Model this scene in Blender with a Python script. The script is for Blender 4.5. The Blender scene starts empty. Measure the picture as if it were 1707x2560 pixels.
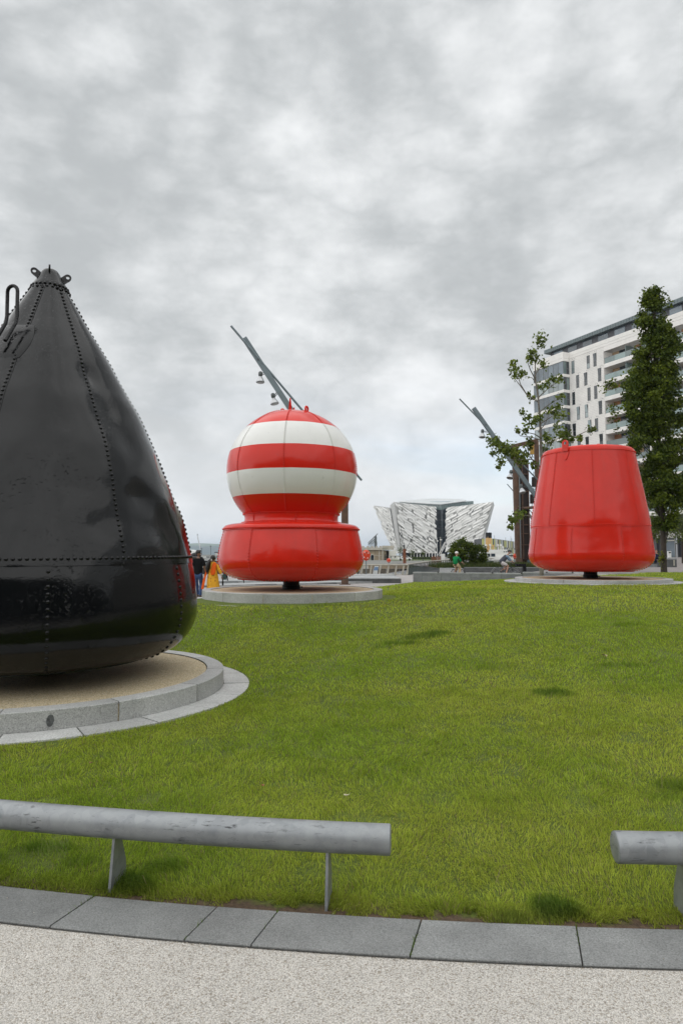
import bpy, bmesh, math, random
import numpy as np
from mathutils import Vector, Matrix, noise as mnoise
from mathutils.geometry import delaunay_2d_cdt
R = math.radians
PI = math.pi
rnd = random.Random(11)
nr = np.random.default_rng(5)
C = bpy.context.scene.collection
scene = bpy.context.scene

# ------------------------------------------------------------------ camera
FPX, CU, CV, EYE = 1650.0, 853.5, 1280.0, 1.6
PITCH = math.atan(108.0 / FPX)
cam_d = bpy.data.cameras.new('camera')
cam = bpy.data.objects.new('camera', cam_d)
C.objects.link(cam)
cam.location = (0, 0, EYE)
cam.rotation_euler = (PI / 2 + PITCH, 0, 0)
cam_d.sensor_fit = 'VERTICAL'
cam_d.sensor_height = 36.0
cam_d.sensor_width = 24.0
cam_d.lens = FPX / 2560.0 * 36.0
cam_d.clip_start = 0.05
cam_d.clip_end = 30000
scene.camera = cam

# ------------------------------------------------------------------ light
scene.view_settings.view_transform = 'Standard'
scene.view_settings.look = 'None'
scene.view_settings.gamma = 1.0
scene.view_settings.use_curve_mapping = False
scene.view_settings.exposure = 0.66
SUN_EL, SUN_AZ = R(52), R(-140)        # azimuth from +Y towards +X
sd = bpy.data.lights.new('sun', 'SUN')
sd.energy = 1.5
sd.angle = R(150)
sd.color = (1.0, 0.985, 0.965)
sun = bpy.data.objects.new('sun', sd)
C.objects.link(sun)
_s = Vector((math.sin(SUN_AZ) * math.cos(SUN_EL), math.cos(SUN_AZ) * math.cos(SUN_EL), math.sin(SUN_EL)))
sun.rotation_euler = _s.to_track_quat('Z', 'Y').to_euler()

W = bpy.data.worlds.new('World')
scene.world = W
W.use_nodes = True
wt = W.node_tree
wt.nodes.clear()


def wn(t, **k):
    n = wt.nodes.new(t)
    for a, b in k.items():
        setattr(n, a, b)
    return n


def wl(a, b):
    wt.links.new(a, b)


def wmath(op, a, b=None, clamp=False):
    n = wn('ShaderNodeMath', operation=op, use_clamp=clamp)
    for i, x in enumerate((a, b)):
        if x is None:
            continue
        if isinstance(x, (int, float)):
            n.inputs[i].default_value = x
        else:
            wl(x, n.inputs[i])
    return n.outputs[0]


def wmaprange(x, a, b, c, d):
    n = wn('ShaderNodeMapRange', interpolation_type='SMOOTHSTEP')
    wl(x, n.inputs[0])
    for i, q in enumerate((a, b, c, d)):
        n.inputs[i + 1].default_value = q
    return n.outputs[0]


tc = wn('ShaderNodeTexCoord')
sx = wn('ShaderNodeSeparateXYZ')
wl(tc.outputs['Generated'], sx.inputs[0])
zc = wmath('MAXIMUM', sx.outputs[2], 0.0)
zd = wmath('ADD', zc, 0.22)
cx_ = wn('ShaderNodeCombineXYZ')
wl(wmath('DIVIDE', sx.outputs[0], zd), cx_.inputs[0])
wl(wmath('DIVIDE', sx.outputs[1], zd), cx_.inputs[1])


def wnoise(scale, detail, rough, off, dist=0.0, sq=(1, 1, 1), dome=False):
    mp = wn('ShaderNodeMapping')
    mp.inputs['Location'].default_value = off
    mp.inputs['Scale'].default_value = sq
    wl(tc.outputs['Generated'] if dome else cx_.outputs[0], mp.inputs[0])
    n = wn('ShaderNodeTexNoise')
    n.inputs['Scale'].default_value = scale
    n.inputs['Detail'].default_value = detail
    n.inputs['Roughness'].default_value = rough
    n.inputs['Distortion'].default_value = dist
    wl(mp.outputs[0], n.inputs['Vector'])
    return n.outputs[0]


big = wnoise(0.75, 3, 0.5, (1.3, 4.6, 3))
# lumpy banks: folded (billowed) noise gives rounded crowns with creases between them
def billow(scale, detail, rough, off, sq):
    n_ = wnoise(scale, detail, rough, off, 0.0, sq, True)
    return wmath('ABSOLUTE', wmath('SUBTRACT', wmath('MULTIPLY', n_, 2.0), 1.0))


mid = wnoise(3.7, 9, 0.57, (9.1, 3.3, 2), 0.0, (1, 1, 1.7), True)
mid_b = wnoise(3.7, 9, 0.57, (9.1, 3.3, 1.962), 0.0, (1, 1, 1.7), True)
bil = billow(6.2, 8, 0.55, (2.4, 6.4, 1), (1, 1, 1.8))
bil_b = billow(6.2, 8, 0.55, (2.4, 6.4, 0.972), (1, 1, 1.8))
fin = wnoise(14.0, 8, 0.58, (1.3, 5.4, 4), 0.0, (1, 1, 1.8), True)
dens = wmath('ADD', wmath('ADD', wmath('ADD', wmath('MULTIPLY', big, 0.20), 0.085), wmath('MULTIPLY', mid, 0.46)), wmath('MULTIPLY', fin, 0.13))
dens = wmath('ADD', dens, wmath('SUBTRACT', 0.10, wmath('MULTIPLY', bil, 0.30)))
# brighter crowns over greyer bases
dens = wmath('ADD', dens, wmath('MULTIPLY', wmath('SUBTRACT', mid_b, mid), 0.35))
dens = wmath('ADD', dens, wmath('MULTIPLY', wmath('SUBTRACT', bil, bil_b), 0.26))
ramp = wn('ShaderNodeValToRGB')
cr = ramp.color_ramp
cr.interpolation = 'B_SPLINE'
cr.elements[0].position = 0.36
cr.elements[0].color = (0.70, 0.705, 0.71, 1)
cr.elements[1].position = 0.645
cr.elements[1].color = (0.30, 0.315, 0.323, 1)
e = cr.elements.new(0.50)
e.color = (0.525, 0.538, 0.545, 1)
wl(dens, ramp.inputs[0])
# thinner, streaky deck and small breaks of blue low over the horizon
low = wmaprange(sx.outputs[2], 0.02, 0.32, 1.0, 0.0)
gapn = wnoise(0.34, 5, 0.6, (2.2, 8.1, 1), 0.3, (0.45, 1.0, 1))
gap = wmaprange(gapn, 0.50, 0.66, 0.0, 0.75)
gapm = wmath('MULTIPLY', wmath('MULTIPLY', gap, low, True), wmaprange(sx.outputs[2], 0.025, 0.08, 0.0, 1.0), True)
lift = wn('ShaderNodeMixRGB', blend_type='MIX')
wl(wmath('MULTIPLY', low, 0.5), lift.inputs[0])
wl(ramp.outputs[0], lift.inputs[1])
lift.inputs[2].default_value = (0.66, 0.672, 0.68, 1)
sky = wn('ShaderNodeTexSky', sky_type='NISHITA')
sky.sun_disc = False
sky.sun_elevation = SUN_EL
sky.sun_rotation = SUN_AZ
sky.air_density = 1.0
sky.dust_density = 0.6
bg1 = wn('ShaderNodeBackground')
bg1.inputs['Strength'].default_value = 0.10
wl(sky.outputs[0], bg1.inputs[0])
bg2 = wn('ShaderNodeBackground')
bg2.inputs['Strength'].default_value = 1.0
wl(lift.outputs[0], bg2.inputs[0])
mx = wn('ShaderNodeMixShader')
wl(gapm, mx.inputs[0])
wl(bg2.outputs[0], mx.inputs[1])
wl(bg1.outputs[0], mx.inputs[2])
wo = wn('ShaderNodeOutputWorld')
wl(mx.outputs[0], wo.inputs[0])


# ------------------------------------------------------------------ helpers
def ray(u, v):
    dx = (u - CU) / FPX
    dz = (CV - v) / FPX
    return Vector((dx, math.cos(PITCH) - dz * math.sin(PITCH), math.sin(PITCH) + dz * math.cos(PITCH)))


def at(u, v, Y):
    d = ray(u, v)
    return Vector((0, 0, EYE)) + d * (Y / d.y)


def tag(o, label=None, cat=None, group=None, kind=None):
    for k, x in (('label', label), ('category', cat), ('group', group), ('kind', kind)):
        if x:
            o[k] = x
    return o


def thing(name, label, cat, loc=(0, 0, 0), rz=0.0, group=None):
    o = bpy.data.objects.new(name, None)
    o.empty_display_size = 0.2
    C.objects.link(o)
    o.location = loc
    o.rotation_euler = (0, 0, rz)
    return tag(o, label, cat, group)


def link(name, me, parent=None, loc=None, rot=None):
    o = bpy.data.objects.new(name, me)
    C.objects.link(o)
    if parent:
        o.parent = parent
    if loc is not None:
        o.location = loc
    if rot is not None:
        o.rotation_euler = rot
    return o


def copy_tree(o, parent=None):
    c = o.copy()
    C.objects.link(c)
    if parent is not None:
        c.parent = parent
    for ch in list(o.children):
        copy_tree(ch, c)
    return c


class MB:
    def __init__(s):
        s.v, s.f = [], []

    def add(s, vs, fs):
        k = len(s.v)
        s.v.extend([tuple(p) for p in vs])
        s.f.extend([tuple(i + k for i in q) for q in fs])
        return s

    def box(s, c, d, rot=None, taper=1.0):
        hx, hy, hz = d[0] / 2, d[1] / 2, d[2] / 2
        vs = []
        for z in (-1, 1):
            t = taper if z > 0 else 1.0
            for x, y in ((-1, -1), (1, -1), (1, 1), (-1, 1)):
                p = Vector((x * hx * t, y * hy * t, z * hz))
                if rot is not None:
                    p = rot @ p
                vs.append(p + Vector(c))
        return s.add(vs, [(3, 2, 1, 0), (4, 5, 6, 7), (0, 1, 5, 4), (1, 2, 6, 5), (2, 3, 7, 6), (3, 0, 4, 7)])

    def span(s, x0, x1, y0, y1, z0, z1):
        return s.box(((x0 + x1) / 2, (y0 + y1) / 2, (z0 + z1) / 2), (abs(x1 - x0), abs(y1 - y0), abs(z1 - z0)))

    def tube(s, pts, r, n=8, caps=True, twist=0.0, flat=1.0):
        pts = [Vector(p) for p in pts]
        m = len(pts)
        rs = r if isinstance(r, (list, tuple)) else [r] * m
        vs, fs = [], []
        up = None
        for i, p in enumerate(pts):
            t = (pts[min(i + 1, m - 1)] - pts[max(i - 1, 0)]).normalized()
            if up is None:
                a = Vector((0, 0, 1)) if abs(t.z) < 0.9 else Vector((1, 0, 0))
                up = (a - t * a.dot(t)).normalized()
            else:
                up = (up - t * up.dot(t)).normalized()
            sd_ = t.cross(up)
            for k in range(n):
                an = 2 * PI * k / n + twist
                vs.append(p + (up * math.cos(an) + sd_ * math.sin(an) * flat) * rs[i])
        for i in range(m - 1):
            for k in range(n):
                k2 = (k + 1) % n
                fs.append((i * n + k, i * n + k2, (i + 1) * n + k2, (i + 1) * n + k))
        if caps:
            fs.append(tuple(range(n - 1, -1, -1)))
            fs.append(tuple((m - 1) * n + k for k in range(n)))
        return s.add(vs, fs)

    def bar(s, a, b, w, h=None):
        """rectangular bar from a to b, w wide by h deep"""
        a, b = Vector(a), Vector(b)
        h = h or w
        t = (b - a).normalized()
        u = Vector((0, 0, 1)) if abs(t.z) < 0.95 else Vector((0, 1, 0))
        x = t.cross(u).normalized()
        y = x.cross(t)
        vs = []
        for p in (a, b):
            for i, j in ((-1, -1), (1, -1), (1, 1), (-1, 1)):
                vs.append(p + x * (i * w / 2) + y * (j * h / 2))
        return s.add(vs, [(3, 2, 1, 0), (4, 5, 6, 7), (0, 1, 5, 4), (1, 2, 6, 5), (2, 3, 7, 6), (3, 0, 4, 7)])

    def lathe(s, prof, n=32, c=(0, 0, 0), a0=0.0, a1=2 * PI, axis=None):
        full = abs(a1 - a0 - 2 * PI) < 1e-6
        cols = n if full else n + 1
        vs, fs = [], []
        for r, z in prof:
            for k in range(cols):
                a = a0 + (a1 - a0) * k / n
                p = Vector((r * math.sin(a), -r * math.cos(a), z))
                if axis is not None:
                    p = axis @ p
                vs.append(p + Vector(c))
        for i in range(len(prof) - 1):
            for k in range(n):
                k2 = (k + 1) % cols
                fs.append((i * cols + k, i * cols + k2, (i + 1) * cols + k2, (i + 1) * cols + k))
        return s.add(vs, fs)

    def prism(s, poly, z0, z1):
        n = len(poly)
        vs = [(x, y, z0) for x, y in poly] + [(x, y, z1) for x, y in poly]
        fs = [tuple(range(n - 1, -1, -1)), tuple(range(n, 2 * n))]
        for i in range(n):
            j = (i + 1) % n
            fs.append((i, j, n + j, n + i))
        return s.add(vs, fs)

    def hexa(s, a, b):
        """solid between two matching point loops"""
        n = len(a)
        fs = [tuple(range(n - 1, -1, -1)), tuple(range(n, 2 * n))]
        for i in range(n):
            j = (i + 1) % n
            fs.append((i, j, n + j, n + i))
        return s.add(list(a) + list(b), fs)

    def sphere(s, c, r, n=12, m=8, sc=(1, 1, 1)):
        prof = [(max(1e-4, math.sin(PI * i / m)), -math.cos(PI * i / m)) for i in range(m + 1)]
        A = Matrix.Diagonal(Vector((r * sc[0], r * sc[1], r * sc[2])))
        return s.lathe(prof, n, c, axis=A)

    def mesh(s, name, mat, smooth=None):
        me = bpy.data.meshes.new(name)
        me.from_pydata([tuple(p) for p in s.v], [], s.f)
        if mat is not None:
            for q in (mat if isinstance(mat, (list, tuple)) else [mat]):
                me.materials.append(q)
        me.update()
        bm = bmesh.new()
        bm.from_mesh(me)
        bmesh.ops.recalc_face_normals(bm, faces=bm.faces)
        bm.to_mesh(me)
        bm.free()
        if smooth:
            me.polygons.foreach_set('use_smooth', [True] * len(me.polygons))
            me.set_sharp_from_angle(angle=R(smooth))
        return me

    def build(s, name, mat, parent=None, smooth=None, loc=None, rot=None):
        return link(name, s.mesh(name, mat, smooth), parent, loc, rot)


def np_mesh(name, co, faces_q, faces_t, mat, col=None):
    """mesh from numpy arrays; faces_q (n,4), faces_t (m,3)"""
    me = bpy.data.meshes.new(name)
    me.vertices.add(len(co))
    me.vertices.foreach_set('co', np.asarray(co, np.float32).ravel())
    nq = 0 if faces_q is None else len(faces_q)
    ntr = 0 if faces_t is None else len(faces_t)
    parts = []
    if nq:
        parts.append(faces_q.ravel())
    if ntr:
        parts.append(faces_t.ravel())
    idx = np.concatenate(parts).astype(np.int32)
    me.loops.add(len(idx))
    me.loops.foreach_set('vertex_index', idx)
    me.polygons.add(nq + ntr)
    tot = np.concatenate([np.full(nq, 4), np.full(ntr, 3)]).astype(np.int32)
    st = np.concatenate([[0], np.cumsum(tot)[:-1]]).astype(np.int32)
    me.polygons.foreach_set('loop_start', st)
    me.polygons.foreach_set('loop_total', tot)
    me.update(calc_edges=True)
    if col is not None:
        at_ = me.color_attributes.new('col', 'FLOAT_COLOR', 'POINT')
        at_.data.foreach_set('color', np.asarray(col, np.float32).ravel())
    me.materials.append(mat)
    return me


def _h(ix, iy, seed):
    h = (ix.astype(np.int64) * 374761393 + iy.astype(np.int64) * 668265263 + seed * 1442695041) & 0x7fffffff
    h = ((h ^ (h >> 13)) * 1274126177) & 0x7fffffff
    return ((h ^ (h >> 16)) & 0xffff) / 65535.0


def vnoise(x, y, s, seed=0):
    x = np.asarray(x) * s
    y = np.asarray(y) * s
    ix, iy = np.floor(x), np.floor(y)
    fx, fy = x - ix, y - iy
    fx = fx * fx * (3 - 2 * fx)
    fy = fy * fy * (3 - 2 * fy)
    a, b = _h(ix, iy, seed), _h(ix + 1, iy, seed)
    c, d = _h(ix, iy + 1, seed), _h(ix + 1, iy + 1, seed)
    return (a * (1 - fx) + b * fx) * (1 - fy) + (c * (1 - fx) + d * fx) * fy


def fbm(x, y, s, seed=0, o=4):
    t, a = 0, 0.5
    for i in range(o):
        t = t + a * vnoise(x, y, s * 2 ** i, seed + i * 17)
        a *= 0.5
    return t / (1 - 0.5 ** o)


# ------------------------------------------------------------------ materials
class NT:
    def __init__(s, name):
        s.m = bpy.data.materials.new(name)
        s.m.use_nodes = True
        s.t = s.m.node_tree
        s.b = s.t.nodes['Principled BSDF']
        g = s.t.nodes.new('ShaderNodeNewGeometry')
        s.pos = g.outputs['Position']
        o = s.t.nodes.new('ShaderNodeTexCoord')
        s.obj = o.outputs['Object']
        s.rndm = s.t.nodes.new('ShaderNodeObjectInfo').outputs['Random']

    def l(s, a, b):
        s.t.links.new(a, b)

    def noise(s, scale, detail=4, rough=0.55, src=None, sc=None, dist=0.0):
        n = s.t.nodes.new('ShaderNodeTexNoise')
        n.inputs['Scale'].default_value = scale
        n.inputs['Detail'].default_value = detail
        n.inputs['Roughness'].default_value = rough
        n.inputs['Distortion'].default_value = dist
        v = src or s.pos
        if sc:
            mp = s.t.nodes.new('ShaderNodeMapping')
            mp.inputs['Scale'].default_value = sc
            s.l(v, mp.inputs[0])
            v = mp.outputs[0]
        s.l(v, n.inputs['Vector'])
        return n.outputs[0]

    def voro(s, scale, feature='F1', out='Color', src=None, sc=None):
        n = s.t.nodes.new('ShaderNodeTexVoronoi')
        n.feature = feature
        n.inputs['Scale'].default_value = scale
        v = src or s.pos
        if sc:
            mp = s.t.nodes.new('ShaderNodeMapping')
            mp.inputs['Scale'].default_value = sc
            s.l(v, mp.inputs[0])
            v = mp.outputs[0]
        s.l(v, n.inputs['Vector'])
        return n.outputs[out]

    def ramp(s, x, stops, interp='LINEAR'):
        n = s.t.nodes.new('ShaderNodeValToRGB')
        n.color_ramp.interpolation = interp
        for i, (p, c) in enumerate(stops):
            if i < 2:
                el = n.color_ramp.elements[i]
                el.position = p
            else:
                el = n.color_ramp.elements.new(p)
            c = (c, c, c) if isinstance(c, (int, float)) else c
            el.color = (*c[:3], 1)
        s.l(x, n.inputs[0])
        return n.outputs[0]

    def mix(s, f, a, b, mode='MIX'):
        n = s.t.nodes.new('ShaderNodeMixRGB')
        n.blend_type = mode
        for i, x in enumerate((f, a, b)):
            if isinstance(x, (int, float)):
                n.inputs[i].default_value = x if i == 0 else (x, x, x, 1)
            elif isinstance(x, tuple):
                n.inputs[i].default_value = (*x[:3], 1)
            else:
                s.l(x, n.inputs[i])
        return n.outputs[0]

    def math(s, op, a, b):
        n = s.t.nodes.new('ShaderNodeMath')
        n.operation = op
        for i, x in enumerate((a, b)):
            if isinstance(x, (int, float)):
                n.inputs[i].default_value = x
            else:
                s.l(x, n.inputs[i])
        return n.outputs[0]

    def sep(s, v):
        n = s.t.nodes.new('ShaderNodeSeparateXYZ')
        s.l(v, n.inputs[0])
        return n.outputs

    def set(s, **k):
        nm = {'col': 'Base Color', 'rough': 'Roughness', 'metal': 'Metallic', 'ior': 'IOR', 'spec': 'Specular IOR Level',
              'coat': 'Coat Weight', 'coatr': 'Coat Roughness', 'alpha': 'Alpha', 'trans': 'Transmission Weight'}
        for a, x in k.items():
            i = s.b.inputs[nm[a]]
            if isinstance(x, tuple):
                i.default_value = (*x[:3], 1)
            elif isinstance(x, (int, float)):
                i.default_value = x
            else:
                s.l(x, i)
        return s

    def bump(s, h, strength=0.3, dist=0.01, prev=None):
        n = s.t.nodes.new('ShaderNodeBump')
        n.inputs['Strength'].default_value = strength
        n.inputs['Distance'].default_value = dist
        s.l(h, n.inputs['Height'])
        if prev is not None:
            s.l(prev, n.inputs['Normal'])
        s.l(n.outputs[0], s.b.inputs['Normal'])
        return n.outputs[0]


def simple(name, col, rough=0.6, metal=0.0, var=0.12, scale=3.0, bump=0.0, bscale=40.0, bdist=0.004, src='pos', ior=1.5):
    m = NT(name)
    sv = m.pos if src == 'pos' else m.obj
    f = m.noise(scale, 5, 0.6, sv)
    lo = tuple(c * (1 - var) for c in col)
    hi = tuple(min(1, c * (1 + var)) for c in col)
    m.set(col=m.ramp(f, [(0.3, lo), (0.7, hi)]), rough=m.ramp(f, [(0.3, max(0.02, rough * 0.88)), (0.7, min(1, rough * 1.12))]), metal=metal, ior=ior)
    if bump:
        m.bump(m.noise(bscale, 4, 0.6, sv), bump, bdist)
    return m.m


def paint(name, col, rough, ior=1.5, pit=0.25, zcol=None, dirt=0.0, lowc=None):
    m = NT(name)
    base = col if zcol is None else zcol(m)
    f = m.noise(1.4, 5, 0.6)
    if isinstance(base, tuple):
        base = m.ramp(f, [(0.3, tuple(c * 0.9 for c in base)), (0.7, tuple(min(1, c * 1.08) for c in base))])
    if dirt:
        streak = m.noise(5.0, 6, 0.65, None, (1.0, 1.0, 0.14))
        base = m.mix(m.ramp(streak, [(0.52, 0.0), (0.78, dirt)]), base, (0.16, 0.14, 0.11))
        spots = m.noise(9.0, 3, 0.5)
        base = m.mix(m.ramp(spots, [(0.70, 0.0), (0.73, dirt * 2.4)]), base, (0.10, 0.06, 0.05))
    m.set(col=base, rough=m.ramp(m.noise(3.0, 5, 0.65), [(0.3, rough * 0.75), (0.72, rough * 1.5)]), ior=ior)
    b1 = m.bump(m.noise(2.6, 3, 0.5), 0.28, 0.03)
    b2 = m.bump(m.noise(55, 3, 0.5), pit * 0.32, 0.004, b1)
    pits = m.ramp(m.noise(30, 3, 0.55), [(0.60, 1.0), (0.72, 0.0)])
    zone = m.noise(1.1, 3, 0.6)
    m.bump(m.mix(m.ramp(zone, [(0.42, 0.0), (0.6, 1.0)]), (1.0, 1.0, 1.0), pits), pit, 0.005, b2)
    return m.m


RED = (0.64, 0.020, 0.008)
WHITE = (0.76, 0.76, 0.73)
M = {}
M['red'] = paint('red_paint', RED, 0.15, 1.40, 0.22, dirt=0.06)
M['black'] = paint('black_paint', (0.0035, 0.004, 0.0045), 0.105, 1.40, 0.55)


STR = (3.797, 3.235, 2.697, 2.146)      # stripe edges on the sphere, metres above its plinth


def stripe(m):
    z = m.sep(m.obj)[2]
    edge = m.noise(3.0, 3, 0.5)
    zz = m.math('ADD', z, m.math('MULTIPLY', m.math('SUBTRACT', edge, 0.5), 0.012))
    k = m.math('DIVIDE', m.math('SUBTRACT', zz, 2.0), 4.0)
    st = [(0.0, RED)]
    for zb, c in ((STR[3], WHITE), (STR[2], RED), (STR[1], WHITE), (STR[0], RED)):
        st.append(((zb - 2.0) / 4.0, c))
    return m.ramp(k, st, 'CONSTANT')


M['stripe'] = paint('striped_paint', RED, 0.18, 1.40, 0.18, zcol=stripe, dirt=0.06)


def granite(name, lo, hi, scale=140, rough=0.6, stain=0.25, joint=None):
    m = NT(name)
    sp = m.noise(scale, 3, 0.75)
    vo = m.sep(m.voro(scale * 1.1))[0]
    a = m.ramp(sp, [(0.34, tuple(c * 0.55 for c in lo)), (0.46, lo), (0.6, hi), (0.72, tuple(min(1, c * 1.3) for c in hi))])
    b = m.mix(0.35, a, m.ramp(vo, [(0.0, tuple(c * 0.6 for c in lo)), (1.0, tuple(min(1, c * 1.2) for c in hi))]))
    s1 = m.ramp(m.noise(2.2, 6, 0.65), [(0.35, 1.0 - stain), (0.65, 1.0)])
    c = m.mix(1.0, b, s1, 'MULTIPLY')
    tone = m.ramp(m.rndm, [(0.0, 0.86), (1.0, 1.08)])
    c = m.mix(1.0, c, tone, 'MULTIPLY')
    m.set(col=c, rough=rough, ior=1.45)
    m.bump(sp, 0.35, 0.003)
    return m.m


M['granite'] = granite('pale_granite', (0.42, 0.425, 0.41), (0.57, 0.575, 0.56), 90, 0.65, 0.22)
M['kerb'] = granite('grey_granite', (0.225, 0.232, 0.228), (0.32, 0.327, 0.32), 150, 0.55, 0.3)
M['wall_stone'] = granite('wall_granite', (0.21, 0.22, 0.225), (0.29, 0.30, 0.30), 60, 0.6, 0.25)
M['coping'] = granite('coping_granite', (0.36, 0.37, 0.37), (0.46, 0.47, 0.47), 60, 0.6, 0.2)
M['dark_stone'] = granite('dark_granite', (0.085, 0.09, 0.092), (0.14, 0.145, 0.145), 60, 0.5, 0.3)


def aggregate(name, cols, scale, big=0.2, rough=0.85, bump=0.8, sc=None):
    m = NT(name)
    c1 = m.sep(m.voro(scale))[0]
    d1 = m.voro(scale, 'F1', 'Distance')
    col = m.ramp(c1, [(i / (len(cols) - 1), c) for i, c in enumerate(cols)])
    col = m.mix(1.0, col, m.ramp(d1, [(0.25, 1.0), (0.75, 0.55)]), 'MULTIPLY')
    p = m.ramp(m.noise(1.3, 6, 0.65), [(0.3, 1.0 - big), (0.68, 1.0)])
    col = m.mix(1.0, col, p, 'MULTIPLY')
    p2 = m.ramp(m.noise(14, 4, 0.6), [(0.3, 1.0 - big * 0.8), (0.7, 1.06)])
    col = m.mix(1.0, col, p2, 'MULTIPLY')
    m.set(col=col, rough=rough, ior=1.4)
    m.bump(m.ramp(d1, [(0.0, 1.0), (0.8, 0.0)]), bump, 0.004)
    return m.m


M['path'] = aggregate('exposed_aggregate', [(0.36, 0.31, 0.25), (0.585, 0.555, 0.505), (0.68, 0.65, 0.605), (0.595, 0.56, 0.50), (0.76, 0.73, 0.68)], 185, 0.08, 0.85, 0.4)
M['resin'] = aggregate('resin_gravel', [(0.48, 0.37, 0.22), (0.70, 0.57, 0.36), (0.78, 0.67, 0.45), (0.64, 0.52, 0.32), (0.80, 0.72, 0.54)], 90, 0.12)


def galv():
    m = NT('galvanised_steel')
    cell = m.sep(m.voro(26, sc=(1, 1, 1)))[0]
    f = m.noise(9, 6, 0.7)
    a = m.ramp(cell, [(0.0, (0.235, 0.25, 0.26)), (1.0, (0.30, 0.315, 0.325))])
    a = m.mix(m.ramp(f, [(0.4, 0.0), (0.62, 0.6)]), a, (0.36, 0.375, 0.38))
    # dark scuffs worn along the pipe
    sc1 = m.noise(20, 6, 0.7, None, (0.55, 1.0, 2.6))
    sc2 = m.noise(2.6, 3, 0.5)
    k = m.math('MULTIPLY', m.ramp(sc1, [(0.57, 0.0), (0.66, 1.0)]), m.ramp(sc2, [(0.48, 0.0), (0.6, 0.9)]))
    a = m.mix(k, a, (0.03, 0.03, 0.032))
    scr = m.noise(70, 2, 0.5, None, (0.25, 1, 1.8))
    a = m.mix(m.ramp(scr, [(0.68, 0.0), (0.74, 0.55)]), a, (0.10, 0.10, 0.105))
    m.set(col=a, metal=0.55, rough=m.ramp(f, [(0.3, 0.42), (0.7, 0.62)]))
    m.bump(f, 0.15, 0.003)
    return m.m


M['galv'] = galv()
M['mast_steel'] = simple('grey_mast_steel', (0.145, 0.18, 0.195), 0.45, 0.3, 0.15, 2)
M['lamp_alu'] = simple('lamp_shade_aluminium', (0.50, 0.51, 0.52), 0.32, 0.8, 0.08, 6)
M['lamp_dark'] = simple('lamp_housing_grey', (0.075, 0.085, 0.085), 0.5, 0.2, 0.15, 8)
M['rust'] = simple('brown_rusted_steel', (0.115, 0.068, 0.046), 0.8, 0.1, 0.35, 3, 0.4, 20, 0.01)
M['rust_dark'] = simple('dark_rusted_steel', (0.030, 0.019, 0.015), 0.75, 0.1, 0.4, 2, 0.4, 20, 0.01)
M['rust_red'] = simple('orange_rusted_steel', (0.17, 0.062, 0.028), 0.85, 0.0, 0.3, 3)
M['black_steel'] = simple('black_steel', (0.008, 0.008, 0.009), 0.4, 0.0, 0.2, 4, ior=1.3)
M['plaza'] = None


def paving(name, c1, c2, mortar, scale, bw=0.6, bh=0.3, var=0.18):
    m = NT(name)
    b = m.t.nodes.new('ShaderNodeTexBrick')
    b.inputs['Scale'].default_value = scale
    b.inputs['Brick Width'].default_value = bw
    b.inputs['Row Height'].default_value = bh
    b.inputs['Mortar Size'].default_value = 0.008
    b.inputs['Color1'].default_value = (*c1, 1)
    b.inputs['Color2'].default_value = (*c2, 1)
    b.inputs['Mortar'].default_value = (*mortar, 1)
    m.l(m.pos, b.inputs['Vector'])
    f = m.noise(0.7, 6, 0.65)
    col = m.mix(1.0, b.outputs[0], m.ramp(f, [(0.3, 1 - var), (0.7, 1.05)]), 'MULTIPLY')
    g = m.noise(60, 3, 0.6)
    col = m.mix(1.0, col, m.ramp(g, [(0.3, 0.88), (0.7, 1.08)]), 'MULTIPLY')
    m.set(col=col, rough=0.75)
    m.bump(b.outputs['Fac'], -0.3, 0.004)
    return m.m


M['plaza'] = paving('plaza_paving', (0.40, 0.37, 0.35), (0.33, 0.31, 0.30), (0.17, 0.16, 0.15), 1.0)
M['street'] = paving('street_paving', (0.27, 0.235, 0.225), (0.235, 0.21, 0.205), (0.15, 0.14, 0.135), 1.0, 0.4, 0.2)
M['grit'] = simple('loose_grit', (0.5, 0.45, 0.38), 0.9, 0, 0.45, 200)
M['asphalt'] = simple('dark_asphalt', (0.05, 0.05, 0.052), 0.85, 0, 0.2, 2, .4, 80, .005)
M['soil'] = simple('dark_soil', (0.055, 0.038, 0.025), 0.95, 0, 0.4, 12, 0.6, 60, 0.02)
M['mortar'] = simple('dark_joint', (0.045, 0.043, 0.038), 0.95, 0, 0.3, 20)
M['ground'] = simple('far_ground', (0.17, 0.17, 0.155), 0.95, 0, 0.25, 0.05)
M['turf_far'] = simple('far_turf', (0.10, 0.14, 0.035), 0.95, 0, 0.3, 0.4)
M['water'] = simple('dock_water', (0.02, 0.03, 0.032), 0.12, 0, 0.1, 1, 0.5, 1.5, 0.1)


def leafmat(name, trans=0.3, rough=0.55):
    m = NT(name)
    a = m.t.nodes.new('ShaderNodeAttribute')
    a.attribute_name = 'col'
    m.set(col=a.outputs['Color'], rough=rough, ior=1.4, spec=0.25)
    tr = m.t.nodes.new('ShaderNodeBsdfTranslucent')
    m.l(a.outputs['Color'], tr.inputs[0])
    mxs = m.t.nodes.new('ShaderNodeMixShader')
    mxs.inputs[0].default_value = trans
    m.l(m.b.outputs[0], mxs.inputs[1])
    m.l(tr.outputs[0], mxs.inputs[2])
    m.l(mxs.outputs[0], m.t.nodes['Material Output'].inputs[0])
    return m.m


M['blade'] = leafmat('grass_blade', 0.48, 0.75)
M['leaf'] = leafmat('tree_leaf', 0.28, 0.5)


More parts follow.
